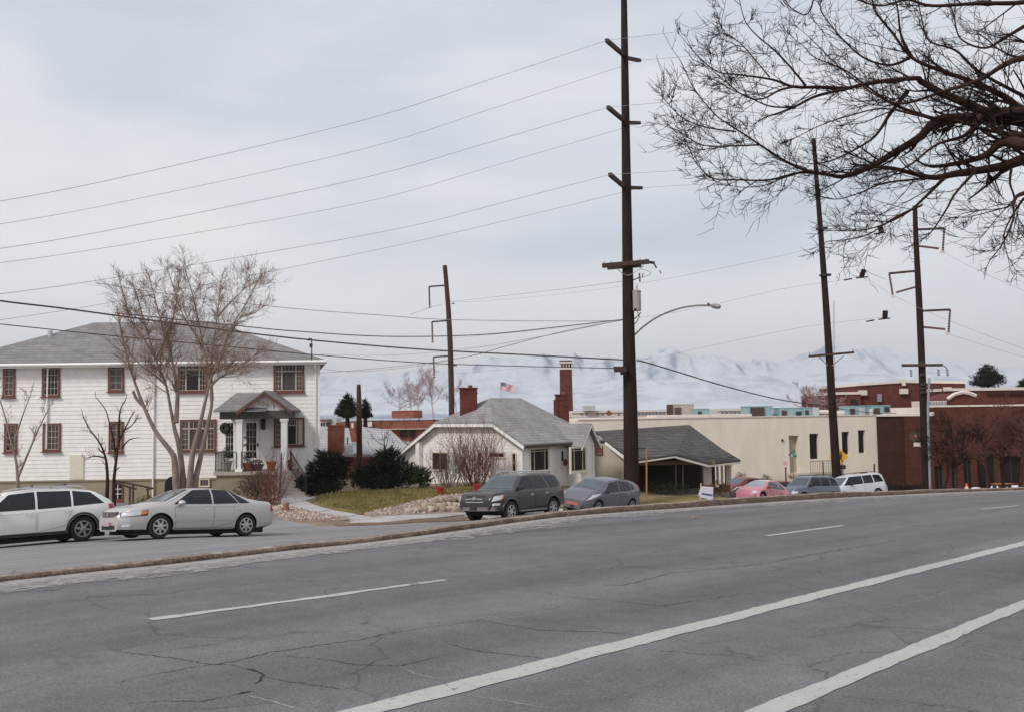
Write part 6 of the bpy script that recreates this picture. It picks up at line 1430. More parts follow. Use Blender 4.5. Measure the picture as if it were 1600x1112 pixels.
# ---- large overhanging tree, traced limbs; pixel -> world at about nine to twelve metres
cX = lambda X, Y: (1040+X/2.648, Y/2.648)
FT = [ # (points in crop units, depth start, depth end, r0, r1)
 ([(1700, 500), (1483, 470), (1330, 465), (1250, 430), (1150, 390), (1060, 340), (1030, 325), (850, 345), (740, 370), (620, 400), (530, 445), (450, 475)], 9.6, 9.2, .085, .010),
 ([(740, 370), (640, 362), (530, 360), (440, 330), (300, 310), (220, 300), (150, 250), (100, 195)], 9.4, 8.6, .026, .004),
 ([(530, 360), (470, 375), (400, 410), (330, 400), (250, 340), (190, 290)], 9.1, 8.8, .014, .004),
 ([(530, 445), (430, 440), (340, 400), (270, 370), (200, 330)], 9.2, 9.6, .011, .004),
 ([(580, 355), (500, 260), (440, 200), (380, 150), (330, 90), (305, 0)], 9.2, 8.7, .012, .004),
 ([(430, 320), (380, 260), (310, 180), (240, 130), (215, 60)], 9.1, 9.5, .009, .003),
 ([(1700, 560), (1483, 500), (1300, 490), (1130, 500), (1050, 570), (950, 630), (850, 690), (740, 730), (680, 725), (580, 705), (500, 670), (420, 620), (330, 560), (260, 515), (200, 470), (120, 370), (65, 260)], 10.2, 8.6, .10, .004),
 ([(680, 725), (560, 715), (430, 745), (300, 745), (200, 740), (130, 680), (100, 620)], 9.6, 9.0, .018, .004),
 ([(560, 715), (480, 740), (400, 770), (310, 775), (240, 760)], 9.3, 9.5, .009, .003),
 ([(290, 545), (180, 530), (80, 495), (10, 430)], 9.0, 8.7, .010, .004),
 ([(390, 600), (260, 605), (150, 600), (50, 540)], 9.1, 9.3, .010, .004),
 ([(1700, 640), (1483, 600), (1390, 590), (1330, 640), (1240, 670), (1130, 690)], 8.8, 9.4, .085, .02),
 ([(1700, 600), (1483, 660), (1390, 690), (1200, 720), (1100, 735), (950, 700), (850, 690)], 9.8, 9.6, .08, .018),
 ([(1150, 740), (1070, 820), (1000, 880), (900, 930), (800, 955), (670, 955)], 9.6, 9.0, .022, .004),
 ([(1060, 850), (950, 900), (850, 965), (760, 990), (665, 1000)], 9.4, 8.8, .013, .004),
 ([(1200, 725), (1060, 740), (900, 760), (800, 800), (700, 825), (590, 800)], 9.4, 9.8, .018, .004),
 ([(1290, 700), (1200, 800), (1160, 870), (1100, 960), (1050, 1000)], 9.2, 9.0, .018, .005),
 ([(1700, 760), (1483, 800), (1440, 840), (1440, 900), (1400, 1000), (1340, 1080)], 9.0, 8.8, .032, .005),
 ([(1430, 700), (1425, 760), (1440, 840), (1330, 880), (1240, 900)], 9.0, 9.2, .016, .004),
 ([(1483, 820), (1430, 900), (1400, 980), (1420, 1080)], 9.2, 9.3, .014, .004),
 ([(1700, 560), (1483, 460), (1400, 400), (1270, 340), (1130, 290), (1020, 240), (940, 140), (870, 50), (850, -30)], 10.4, 10.0, .06, .008),
 ([(1020, 240), (975, 150), (960, 40), (940, -30)], 10.2, 9.9, .02, .006),
 ([(1020, 235), (930, 270), (820, 240), (720, 150), (650, 60), (640, 30)], 10.2, 9.6, .02, .004),
 ([(1700, 200), (1483, 240), (1400, 270), (1300, 330), (1150, 380), (980, 430), (880, 400), (780, 330), (700, 260), (590, 150)], 9.0, 8.8, .045, .004),
 ([(1700, -40), (1483, 10), (1300, 15), (1100, 25), (1000, 0), (900, 25), (820, 10), (760, -20)], 9.4, 9.2, .035, .006),
 ([(700, -60), (620, -10), (600, 40), (570, 62), (500, 20), (480, -10)], 9.4, 9.3, .012, .004),
 ([(1000, 380), (930, 470), (870, 560), (800, 610), (700, 660), (620, 680)], 9.6, 9.4, .028, .006),
 ([(1130, 500), (960, 440), (850, 370), (740, 290), (620, 240), (570, 190)], 9.4, 9.7, .024, .004),
 ([(1300, 480), (1240, 560), (1120, 600), (1000, 690), (900, 720)], 9.3, 9.0, .03, .006),
 ([(1483, 110), (1400, 160), (1320, 200), (1220, 160), (1190, 60), (1160, -20)], 9.7, 9.8, .022, .005),
 ([(1483, 400), (1300, 300), (1200, 210), (1090, 170), (1060, 80), (1040, -20)], 9.9, 9.8, .022, .005),
 ([(1483, 560), (1330, 540), (1200, 500), (1050, 480), (900, 450), (760, 480), (640, 520), (520, 580)], 9.0, 9.2, .024, .004),
]
limbs = []; sp = []
ctip = dict(wig=.14, up=.05, tip=.45, kids=(2.2, 3.0, 3.0), ang=(22, 62), ratio=(.42, .72), rmin=.0032, pull=np.array([-.03, 0, .02]), fall=.72)
for (pts, da, db, r0, r1) in FT:
    n = len(pts); w = []
    for k, (X, Y) in enumerate(pts): u, v = cX(X, Y); w.append(P(u, v, da+(db-da)*k/(n-1)))
    L_ = limb(w, r0, r1, 6); limbs.append(L_)
    sp.append(dict(gen=2, spacing=.115, length=(.24, .72), cfg=ctip, t0=.04))
# trunk outside the frame on the right, rooted near the camera-side pavement
tj = limbs[0][0][0]; tj2 = Vector((7.6, 9.7, 0)); gz = road_z(7.6, 9.7)
w = [Vector((9.3, 9.2, road_z(9.3, 9.2)-.3)), Vector((9.2, 9.3, 5.5)), Vector((9.0, 9.4, 7.0)), Vector((8.2, 9.5, 8.2)), Vector(limbs[0][0][0])]
limbs.append(limb(w, .34, .12, 6)); sp.append(None)
for k in (6, 11, 12, 17, 20, 23, 24): 
    e_ = Vector(limbs[k][0][0]); b_ = Vector((8.9, 9.4, 7.2)); dk_ = Vector(limbs[k][0][0])-Vector(limbs[k][0][3]); limbs.append(limb([b_, b_.lerp(e_, .35)+Vector((.1, .12*(k % 3-1), .3-.03*k)), e_+dk_.normalized()*.5+Vector((0, 0, .04)), e_], .12, max(limbs[k][1][0], .03), 5)); sp.append(dict(gen=2, spacing=.3, length=(.3, .8), cfg=ctip, t0=.3))
T1, ntw = make_tree('large bare tree at upper right with dark tangled branches overhanging the road', 'tree', (9.3, 9.2, road_z(9.3, 9.2)), limbs, sp, M_bark2, M_twigd, seed=21)
print('twigs', ntw)

# ---- multi-stem street tree before the white house
DT = 37.5
def tp(pts, da, db=None): db = db or da; n = len(pts); return [P(u, v, da+(db-da)*k/(n-1)) for k, (u, v) in enumerate(pts)]
gb = on_ground(291, DT)
ST = [([(283, 790), (276, 761), (273, 721), (268, 706), (243, 673), (225, 635), (216, 612), (205, 580), (193, 535), (186, 500)], DT, DT-1.2, .20, .03),
 ([(288, 790), (287, 761), (281, 703), (273, 670), (267, 640), (259, 600), (243, 560), (226, 505), (212, 455)], DT, DT+1, .19, .02),
 ([(275, 660), (277, 610), (268, 560), (256, 520), (243, 470), (232, 430)], DT+.2, DT+1.5, .12, .015),
 ([(296, 790), (296, 761), (301, 708), (312, 665), (321, 625), (330, 590), (345, 560), (356, 520), (375, 490), (403, 440)], DT, DT-1, .19, .015),
 ([(302, 790), (304, 757), (313, 715), (324, 665), (331, 625), (326, 580), (318, 545), (310, 500), (298, 450), (290, 425)], DT, DT+.6, .18, .015),
 ([(331, 625), (330, 580), (333, 540), (340, 490), (345, 440)], DT+.3, DT+1, .09, .012),
 ([(327, 605), (345, 588), (365, 580), (385, 565), (400, 552)], DT-.5, DT-1.5, .06, .012),
 ([(352, 535), (372, 500), (395, 490), (412, 480)], DT-.7, DT-1.2, .045, .012),
 ([(259, 600), (240, 585), (222, 572), (210, 560)], DT+.2, DT-.5, .06, .012),
 ([(243, 560), (225, 530), (205, 500), (190, 450), (187, 440)], DT+.6, DT+.2, .05, .012),
 ([(243, 560), (262, 520), (275, 480), (280, 435)], DT+.6, DT+1.4, .05, .012),
 ([(318, 545), (300, 515), (285, 490), (268, 440), (262, 420)], DT+.5, DT, .045, .012),
 ([(225, 635), (213, 622), (208, 610)], DT-.6, DT-.7, .07, .05),
 ([(340, 495), (362, 470), (378, 455), (390, 430)], DT+.8, DT+1.2, .04, .012)]
limbs = []; sp = []
cst = dict(wig=.16, up=.10, tip=.5, kids=(3.2, 4.2, 2.5), ang=(20, 60), ratio=(.45, .75), rmin=.006)
for i, (pts, da, db, r0, r1) in enumerate(ST):
    limbs.append(limb(tp(pts, da, db), r0*1.02, r1*1.1, 5)); sp.append(None if i == 12 else dict(gen=2, spacing=.12, length=(.45, 1.6), cfg=cst, t0=.48 if len(pts) > 8 else .15))
# drooping fine growth hanging in front of upper storey
make_tree('grey multi-stem bare street tree before the white house', 'tree', gb, limbs, sp, M_bark, M_twig, seed=5, group=None)
rg = np.random.default_rng(8)
# ---- small pruned tree left
DS = 39
SM = [([(166, 790), (168, 750), (165, 715), (155, 690), (140, 670), (130, 650)], .10, .02), ([(178, 790), (178, 752), (182, 715), (186, 690), (195, 670), (205, 650)], .10, .025), ([(182, 715), (178, 690), (172, 665), (165, 640), (150, 620)], .06, .015), ([(186, 690), (186, 660), (188, 640), (194, 628)], .06, .02), ([(190, 700), (200, 688), (210, 684)], .04, .02), ([(165, 715), (150, 712), (135, 715)], .045, .015), ([(192, 672), (205, 665), (212, 655)], .035, .015)]
limbs = [limb(tp(p, DS), a, b, 5) for p, a, b in SM]; cs2 = dict(wig=.2, up=.14, tip=.6, kids=(1.5, 2.0), ang=(25, 60), ratio=(.4, .7), rmin=.009)
make_tree('small hard-pruned twin-stem tree beside basement stair of the white house', 'tree', on_ground(172, DS), limbs, [dict(gen=1, spacing=.2, length=(.25, .6), cfg=cs2, t0=.3)]*len(limbs), M_bark2, M_twigr, seed=6, name='pruned_tree')
limbs = [limb(tp(p, 41), a, b, 5) for p, a, b in (([(25, 800), (28, 760), (25, 720), (15, 680), (5, 640), (-10, 600)], .12, .02), ([(28, 745), (45, 705), (60, 670), (75, 640)], .07, .02), ([(22, 690), (35, 650), (48, 615)], .05, .015))]
make_tree('bare tree at left edge standing behind the white estate car', 'tree', on_ground(25, 41), limbs, [dict(gen=2, spacing=.3, length=(.4, 1.0), cfg=cs2, t0=.3)]*3, M_bark, M_twig, seed=16)

# ---- generic small bare tree generator
def gen_tree(label, base, H, spread, seed, mtT, mtW, gens=3, trunk=.12, name='bare_tree', group=None, cat='tree', nl=6, clear=.3, sp_=.3, rmin=.012, up=.12, len_=(.5, 1.3)):
    rg = np.random.default_rng(seed); b = Vector(base); limbs = []
    top = b+Vector((rg.normal(0, .1)*H, rg.normal(0, .1)*H, H*.75))
    limbs.append(limb([b+Vector((0, 0, -.2)), b.lerp(top, .4)+Vector((rg.normal(0, .04)*H, 0, 0)), top], trunk, trunk*.2, 5))
    for k in range(nl):
        t = clear+(.75-clear)*k/nl; q = b.lerp(top, t/.75); a = rg.uniform(0, 2*math.pi)+k*2.4; s = spread*rg.uniform(.6, 1.05)*(1-.35*k/nl)
        e_ = q+Vector((math.cos(a)*s, math.sin(a)*s, H*rg.uniform(.22, .4))); limbs.append(limb([q, q.lerp(e_, .5)+Vector((0, 0, -.06*H)), e_], trunk*.5, trunk*.1, 5))
    cfg = dict(wig=.16, up=up, tip=.5, kids=(2.2, 2.6, 2.4), ang=(20, 55), ratio=(.45, .75), rmin=rmin)
    return make_tree(label, cat, b, limbs, [dict(gen=gens-1, spacing=sp_, length=(len_[0]*H/5, len_[1]*H/5), cfg=cfg, t0=.35)]+[dict(gen=gens-1, spacing=sp_, length=(len_[0]*H/5, len_[1]*H/5), cfg=cfg, t0=.15)]*nl, mtT, mtW, name=name, group=group, seed=seed+100)
gr = 'bare street trees in front of the brick building'
for i, (u, d, H, lab) in enumerate(((1495, 52, 4.6, 'bare street tree beside the traffic cone'), (1543, 52, 4.9, 'bare street tree in front of the wide dark window'), (1567, 54, 4.4, 'slender bare street tree right of the wide dark window'), (1592, 52, 5.0, 'bare street tree at right edge of the picture'), (1470, 57, 4.0, 'thin bare tree just right of the dark pole'))):
    gen_tree(lab, on_ground(u, d), H, 2.0, 30+i, M_bark2, M_twigr if i % 2 else M_twigd, 3, .13, group=gr, sp_=.12, rmin=.008, up=.06, clear=.38)
gr = 'hazy bare trees far behind the bungalow'
for i, (u, d, H, sp0, v0, lab) in enumerate(((622, 125, 8, 4, 655, 'pale bare tree left of the distant davit pole'), (655, 120, 9, 4, 655, 'broad pale bare tree behind the flat brick building'), (678, 118, 11, 3, 655, 'tall thin pale bare tree beside the distant davit pole'), (640, 135, 10, 5, 655, 'faint twiggy tree behind the small brick penthouse'), (712, 130, 8, 3, 650, 'pale bare tree right of the distant davit pole'))):
    gen_tree(lab, P(u, v0, d), H*.6, sp0*.7, 50+i, M_twigp, M_twigp, 3, .12, group=gr, sp_=.26, rmin=.013, up=.18)
for i, (u, H, s, lab) in enumerate(((1262, 4.6, 3.0, 'pinkish bare tree crown left of leaning pole above roof units'), (1288, 4.4, 2.6, 'pinkish bare tree crown touching the leaning pole'))):
    gen_tree(lab, P(u, 648, 120), H, s, 60+i, M_twigp, M_twigp, 3, .12, group='pinkish bare trees behind the rooftop units', sp_=.2, rmin=.016, up=.1, clear=.1)
gen_tree('low bare tree in front of the pale hipped roof', P(600, 735, 55), 2.9, 1.6, 71, M_bark2, M_twigd, 2, .06, sp_=.35, rmin=.009)
gen_tree('dark bare sapling beside the bungalow gable', P(645, 725, 56), 2.4, 1.3, 72, M_bark2, M_twigr, 2, .05, sp_=.35, rmin=.009)
# ---- shrubs with many stems
def stems(label, base, n, H, spread, seed, mt, name='bare_shrub', r=.012, group=None, kids=(2, 2)):
    rg = np.random.default_rng(seed); t = thing(name, label, 'shrub', base, group); out = []; cfg = dict(wig=.12, up=.14, tip=.35, kids=kids, ang=(15, 45), ratio=(.35, .65), rmin=r*.45)
    for k in range(n):
        a = rg.uniform(0, 2*math.pi); q = np.array(base)+np.array([math.cos(a), math.sin(a), 0])*spread*.45*rg.random(); tl_ = rg.uniform(.05, .75)
        grow(rg, q, np.array([math.cos(a)*tl_, math.sin(a)*tl_, 1]), H*rg.uniform(.55, 1.1), r, 2, out, cfg)
    v, f = batch_tubes(out, 3); np_mesh('stems', v, f, mt, t, kind='stuff'); return t
stems('dense reddish bare shrub against the bungalow side wall', on_ground(742, 45.2), 90, 2.3, 1.6, 81, M_twigr, r=.014, kids=(3, 3))
stems('lower greyish bare shrub left of the reddish one', on_ground(700, 45), 50, 1.7, 1.4, 82, M_twigg, r=.011, kids=(3, 3))
stems('low pinkish bare shrub at right of the reddish one', on_ground(777, 45.2), 36, 1.5, 1.0, 83, M_twigp, r=.01, kids=(3, 2))
stems('tall bare shrub beside the entrance steps of white house', on_ground(424, 39), 26, 1.9, .8, 84, M_twigr, r=.016, kids=(2, 2))
stems('bare shrub at foot of the porch wall', on_ground(402, 41), 30, 1.3, 1.2, 85, M_twigg, r=.01, kids=(3, 2))
M_leafd = mat('dry_brown_leaves', S(84, 66, 50), .9, .3, 3)
g = on_ground(410, 41.5); leafball('foundation_shrub', [(g.x, g.y, g.z+.7, .8, .5, .7), (g.x-.7, g.y, g.z+.5, .6, .4, .55)], 2600, .07, M_leafd, None, loc=g, seed=4, label='dark brownish leafy shrub against the porch base', category='shrub')
g = on_ground(232, 41.5); leafball('foundation_shrub', [(g.x, g.y, g.z+.25, .7, .4, .35)], 900, .07, mat('olive_leaves', S(100, 96, 58), .9, .3, 3), None, loc=g, seed=4, label='low olive shrub under the brown handrail', category='shrub')
# ---- evergreen shrubs
M_juni = mat('dark_juniper', S(24, 29, 21), .9, 0, 1.2, c2=S(40, 46, 31), spec=.25); M_juni2 = mat('mid_juniper', S(44, 52, 34), .9, 0, 1.2, c2=S(76, 80, 50), spec=.25)
def evergreen(label, u0, u1, vt, vb, d, lobes, seed, n, mt, cat='evergreen shrub', name='evergreen_shrub'):
    g = P((u0+u1)/2, vb, d); g.z = min(g.z, G(g.x, d)+.1); cs = []
    for (u, v, ru, rv, dd) in lobes: c = P(u, v, d+dd); k = (d+dd)/F; cs.append((c.x, c.y, c.z, ru*k, ru*k*.8, rv*k))
    t = thing(name, label, cat, g); leafball('foliage', cs, n, .13, mt, t, seed=seed, squash=.35)
    rg_ = np.random.default_rng(seed); out = []
    for c in cs:
        for _ in range(9):
            a = rg_.normal(size=3); a[2] = abs(a[2])*.7; a = vnorm(a); q = np.array(c[:3])+a*np.array(c[3:])*.75; out.append((np.array([q, q+a*.2+np.array([0, 0, .06]), q+a*.34+np.array([0, 0, .14])]), np.array([.05, .035, .006])))
    v, f = batch_tubes(out, 4); np_mesh('shoot', v, f, mt, t, kind='stuff')
    mb = MB(); mb.tube([g+Vector((0, 0, -.2)), Vector(cs[0][:3])], [.1, .05], 6); mb.build('stem', M_bark2, t); return t
evergreen('large dark juniper mound at right corner of the white house', 468, 545, 700, 770, 42.5, [(505, 735, 26, 22, 0), (488, 752, 24, 18, 0), (520, 742, 22, 26, .3), (512, 715, 18, 12, .2), (535, 725, 12, 14, .4), (500, 758, 30, 12, -.2), (478, 760, 14, 10, 0)], 11, 9000, M_juni)
evergreen('broad dark evergreen mound beside the bungalow gable', 550, 672, 700, 764, 45.5, [(600, 730, 24, 26, 0), (578, 742, 26, 20, 0), (622, 738, 26, 22, 0), (605, 712, 20, 12, .3), (645, 742, 18, 14, .2), (595, 752, 40, 10, -.2), (560, 748, 12, 14, 0)], 12, 11000, M_juni)
evergreen('small lighter green spray of evergreen at right end of mound', 640, 675, 725, 765, 45.2, [(655, 742, 14, 12, 0), (663, 752, 9, 8, 0)], 13, 1300, M_juni2)
# ---- conifers
def conifer(label, u, vb, vt, wpx, d, seed, n, lobes=None):
    b = P(u, vb, d); tpz = P(u, vt, d).z; H = tpz-b.z; W_ = wpx*d/F/2; t = thing('conifer', label, 'conifer', b); rg_ = np.random.default_rng(seed); out = []; cs = []
    for k in range(27):
        h = (k//3)*3/26; z = b.z+H*(.12+.86*h)+rg_.normal(0, .02)*H; L_ = W_*(1-h**1.6*.85)*rg_.uniform(.7, 1.15)
        for j in range(5):
            a = rg_.uniform(0, 2*math.pi); e_ = np.array([b.x+math.cos(a)*L_, b.y+math.sin(a)*L_, z+L_*.18]); s_ = np.array([b.x, b.y, z]); out.append((np.array([s_, (s_+e_)/2+[0, 0, -.05*L_], e_]), np.array([.05, .035, .015])))
            for q in (.4, .65, .85, 1): c = s_*(1-q)+e_*q; cs.append((c[0], c[1], c[2]+.1*L_*q, L_*.16, L_*.16, L_*.05+.03))
    v, f = batch_tubes(out+[(np.array([[b.x, b.y, b.z-1], [b.x, b.y, b.z+H*.5], [b.x, b.y, tpz]]), np.array([.25, .15, .03]))], 4); np_mesh('trunk', v, f, M_bark2, t); leafball('foliage', cs, n, .22*d/90, M_juni, t, seed=seed, squash=.3); return t
conifer('rounded dark conifer behind the brick school roof at far right', 1544, 608, 569, 44, 140, 3, 5000)
conifer('dark conifer behind the short brown pole left side', 543, 655, 614, 34, 92, 4, 3600); conifer('smaller dark conifer right of the short brown pole', 571, 655, 622, 18, 94, 5, 1800)
conifer('partly cut off conifer at extreme right above the brick wing', 1606, 612, 590, 26, 142, 6, 2500)
# ------------------------------------------------------------------ cars
M_tyre = mat('tyre_rubber', S(38, 34, 34), .85, .1, 10); M_rim = mat('alloy_rim', S(186, 184, 184), .3, .05, 8, metal=.7); M_rimd = mat('rim_recess', S(46, 42, 42), .6)
M_plast = mat('black_plastic', S(44, 40, 42), .55); M_under = mat('dark_underbody', S(26, 23, 23), .9); M_chrome = mat('chrome_trim', S(200, 198, 200), .18, metal=.9)
M_lens = mat('headlight_lens', S(206, 208, 212), .12, .12, 12, coat=.6); M_amber = mat('amber_lens', S(206, 130, 70), .25); M_redl = mat('red_tail_lens', S(156, 36, 36), .2, coat=.5)
M_plate = mat('licence_plate', S(200, 190, 190), .5); M_cglass = mat('car_glass', S(30, 31, 36), .1, spec=.4); M_cglassl = mat('windscreen_glass', S(78, 85, 90), .1, .2, 2, spec=.5)
M_platep = mat('pinkish_plate', S(190, 150, 160), .5); M_plateo = mat('orange_plate', S(176, 104, 84), .5)
def paint(name, c, metal=.35, rough=.32): return mat(name, c, rough, .03, 1.0, metal=metal, coat=.5)
def sm(pts, sig=.05):
    pts = sorted(pts); xs = np.array([p[0] for p in pts]); ys = np.array([p[1] for p in pts]); g = np.arange(xs[0]-.3, xs[-1]+.3, .01); y = np.interp(g, xs, ys)
    k = np.exp(-.5*(np.arange(-30, 31)*.01/sig)**2); k /= k.sum(); y2 = np.convolve(np.pad(y, 30, mode='edge'), k, 'valid'); return lambda x: float(np.interp(x, g, y2))
class Car:
    def __init__(s, L, W, top, belt, wid, zb, wheels, r, arch, tum=.20, cab=None, wtrack=None):
        s.L, s.W, s.r, s.arch, s.wheels = L, W, r, arch, wheels; s.top = sm(top, .06); s.belt = sm(belt, .08); s.wid = sm(wid, .05); s.zbf = sm(zb, .05) if isinstance(zb, list) else (lambda x: zb); s.tum = tum; s.cabh = cab
    def sec(s, x):
        w, zt, be, zb = s.wid(x), s.top(x), s.belt(x), s.zbf(x); be = min(be, zt-.03); h = zt-be; k = min(1, h/s.cabh); wr = w*(.93-s.tum*k); wm = (w*.95+wr)/2+.02*k
        return [(0, zb), (w*.80, zb), (w*.93, zb+.05), (w*.975, zb+.16), (w, zb+(be-zb)*.45), (w*.998, zb+(be-zb)*.75), (w*.985, be-.035), (w*.955, be+min(.02, h*.2)), (wm, be+h*.48), (wr, be+h*.82), (wr*.93, zt-h*.06-.008), (wr*.6, zt-.006*k-.004), (0, zt)]
    def y(s, x, z):
        p = s.sec(x)[2:11]; return float(np.interp(z, [q[1] for q in p], [q[0] for q in p]))
    def z(s, x, y):
        p = s.sec(x)[6:][::-1]; return float(np.interp(abs(y), [q[0] for q in p], [q[1] for q in p]))
    def body(s, mt, root):
        xs = np.r_[np.linspace(-s.L/2, -s.L/2+.3, 7), np.linspace(-s.L/2+.36, s.L/2-.36, 44), np.linspace(s.L/2-.3, s.L/2, 7)]; rows = []
        for x in xs: h = s.sec(x); rows.append([(x, y_, z_) for y_, z_ in h]+[(x, -y_, z_) for y_, z_ in h[-2:0:-1]])
        mb = MB(); mb.grid(rows, closed=True); n = len(rows[0]); mb.f += [list(range(n)), [len(mb.v)-n+i for i in reversed(range(n))]]; mb.m += [0, 0]
        me = bpy.data.meshes.new('tmp'); me.from_pydata(mb.v, [], mb.f); o = bpy.data.objects.new('tmp', me); col.objects.link(o)
        cm = MB()
        for wx in s.wheels:
            for sd in (1, -1): cm.lathe((wx, sd*(s.W-.28), s.r), [(s.arch, 0), (s.arch, sd*.5)] if sd > 0 else [(s.arch, -.5), (s.arch, 0)], 28, 'Y')
        cme = bpy.data.meshes.new('tmpc'); cme.from_pydata(cm.v, [], cm.f)
        import bmesh
        for m_ in (cme, me): b = bmesh.new(); b.from_mesh(m_); bmesh.ops.recalc_face_normals(b, faces=b.faces); b.to_mesh(m_); b.free()
        c = bpy.data.objects.new('tmpc', cme); col.objects.link(c); md = o.modifiers.new('b', 'BOOLEAN'); md.operation = 'DIFFERENCE'; md.object = c; md.solver = 'EXACT'
        bpy.context.view_layer.update(); dg = bpy.context.evaluated_depsgraph_get(); nm = bpy.data.meshes.new_from_object(o.evaluated_get(dg))
        bpy.data.objects.remove(o); bpy.data.objects.remove(c); nm.name = 'body'; nm.materials.clear(); nm.materials.append(mt); nm.materials.append(M_under)
        for p in nm.polygons:
            cc = p.center; u = False
            for wx in s.wheels:
                d = math.hypot(cc.x-wx, cc.z-s.r)
                if d < s.arch+.02 and abs(cc.y) < s.W-.02 and abs(abs(p.normal.y)) < .9 and d > s.arch*.9: u = True
                if d < s.arch and abs(abs(cc.y)-(s.W-.28)) < .03: u = True
            if cc.z < s.zbf(cc.x)+.03 and p.normal.z < -.5: u = True
            p.material_index = 1 if u else 0; p.use_smooth = not u
        nm.set_sharp_from_angle(angle=math.radians(42)); return link('body', nm, root)
    def side(s, pts, off, sd, nx=6, nz=5, th=None):
        """bilinear quad patch in side view: BL, BR, TR, TL (x,z)"""
        bl, br, tr, tl = [Vector(p) for p in pts]; rows = []
        for j in range(nz+1):
            t = j/nz; row = []
            for i in range(nx+1): u = i/nx; q = bl.lerp(br, u).lerp(tl.lerp(tr, u), t); row.append((q.x, sd*(s.y(q.x, q.y)+off), q.y+off*.25))
            rows.append(row)
        return rows
    def part_side(s, name, mt, root, pts, off, both=True, nx=6, nz=5, only=None):
        o = None; res = []
        for sd in ((1, -1) if both else (only or 1,)):
            mb = MB(); rr_ = s.side(pts, off, sd, nx, nz); mb.grid(rr_)
            # closed edge back to the body
            inn = s.side(pts, -.012, sd, nx, nz)
            mb.grid([rr_[0], inn[0]]); mb.grid([inn[-1], rr_[-1]]); mb.grid([[r[0] for r in inn], [r[0] for r in rr_]]); mb.grid([[r[-1] for r in rr_], [r[-1] for r in inn]])
            res.append(mb.build(name, mt, root, smooth='auto'))
        return res
    def glass_top(s, name, mt, root, x0, x1, k0, k1, off=.008, n=8):
        rows = []
        for j in range(n+1):
            t = j/n; x = x0+(x1-x0)*t; w = s.sec(x)[9][0]*(k0+(k1-k0)*t); rows.append([(x+off*.4*(1 if x1 < x0 else -1)*0, y_, s.z(x, y_)+off) for y_ in np.linspace(-w, w, 11)])
        mb = MB(); mb.grid(rows); return mb.build(name, mt, root, smooth=True)
    def front(s, x, y0, y1, z0, z1, name, mt, root, th=.03, rake=0.0, ncv=8, curve=.12, sgn=1):
        """block on nose/tail face following its plan curve"""
        rows = []
        def X(y_, z_): 
            return x-curve*(abs(y_)/s.W)**2.2-rake*(z_-z0)
        mb = MB(); ys = np.linspace(y0, y1, ncv+1)
        f = [[(sgn*(X(y_, z_)+th), y_, z_) for y_ in ys] for z_ in np.linspace(z0, z1, 4)]; b = [[(sgn*(X(y_, z_)-.05), y_, z_) for y_ in ys] for z_ in np.linspace(z0, z1, 4)]
        mb.grid(f); mb.grid([b[0], f[0]]); mb.grid([f[-1], b[-1]]); mb.grid([[r[0] for r in f], [r[0] for r in b]]); mb.grid([[r[-1] for r in b], [r[-1] for r in f]]); return mb.build(name, mt, root, smooth='auto')
def wheel(root, x, y, r, w, sd, spokes=7, rimr=.64, mtr=None, steer=0):
    mb = MB(); prof = [(r*.60, -w/2), (r*.93, -w/2), (r, -w*.36), (r, w*.36), (r*.93, w/2), (r*.70, w/2-.004), (r*.66, w/2-.03)]
    if sd < 0: prof = [(a, -b) for a, b in prof]
    mb.lathe((x, y, r), prof, 30, 'Y'); wh = mb.build('wheel', M_tyre, root, smooth='auto')
    mb = MB(); o_ = sd*(w/2-.012); R = r*rimr
    mb.lathe((x, y, r), [(R*1.04, o_-sd*.03), (R*1.05, o_+sd*.004), (R*.93, o_+sd*.004), (R*.9, o_-sd*.03)], 30, 'Y', 0)
    mb.lathe((x, y, r), [(R*.9, o_-sd*.07), (.01, o_-sd*.07)], 24, 'Y', 1)
    for k in range(spokes):
        a = 2*math.pi*k/spokes+.2; ca, sa_ = math.cos(a), math.sin(a); w0, w1 = R*.16, R*.105
        def q(rad, wd, o2): return (x+ca*rad-sa_*wd, y+o2, r+sa_*rad+ca*wd)
        mb.hexa([q(R*.1, -w0, o_-sd*.06), q(R*.94, -w1, o_-sd*.04), q(R*.94, w1, o_-sd*.04), q(R*.1, w0, o_-sd*.06), q(R*.1, -w0, o_+sd*.0), q(R*.94, -w1, o_-sd*.004), q(R*.94, w1, o_-sd*.004), q(R*.1, w0, o_+sd*.0)], 0)
    mb.lathe((x, y, r), [(R*.24, o_-sd*.05), (R*.22, o_+sd*.008), (R*.05, o_+sd*.012)], 12, 'Y', 0)
    mb.build('rim', [mtr or M_rim, M_rimd], wh)
def place(root, pos, heading_deg, extra=0.0):
    """heading measured clockwise from +Y of the car nose direction; tilt follows the ground"""
    h = math.radians(heading_deg); f = Vector((math.sin(h), math.cos(h), 0)); x, y = pos
    g0 = G(x, y); e_ = 1.3; l = Vector((-f.y, f.x, 0)); df = (G(x+f.x*e_, y+f.y*e_)-G(x-f.x*e_, y-f.y*e_))/(2*e_); dl = (G(x+l.x*.75, y+l.y*.75)-G(x-l.x*.75, y-l.y*.75))/1.5
    X_ = Vector((f.x, f.y, df)).normalized(); Y_ = Vector((l.x, l.y, dl)); Z_ = X_.cross(Y_).normalized(); Y_ = Z_.cross(X_)
    M = Matrix((X_, Y_, Z_)).transposed().to_4x4(); M.translation = Vector((x, y, g0+.035+extra)); root.matrix_world = M; root.rotation_euler = M.to_euler(); root.location = M.translation
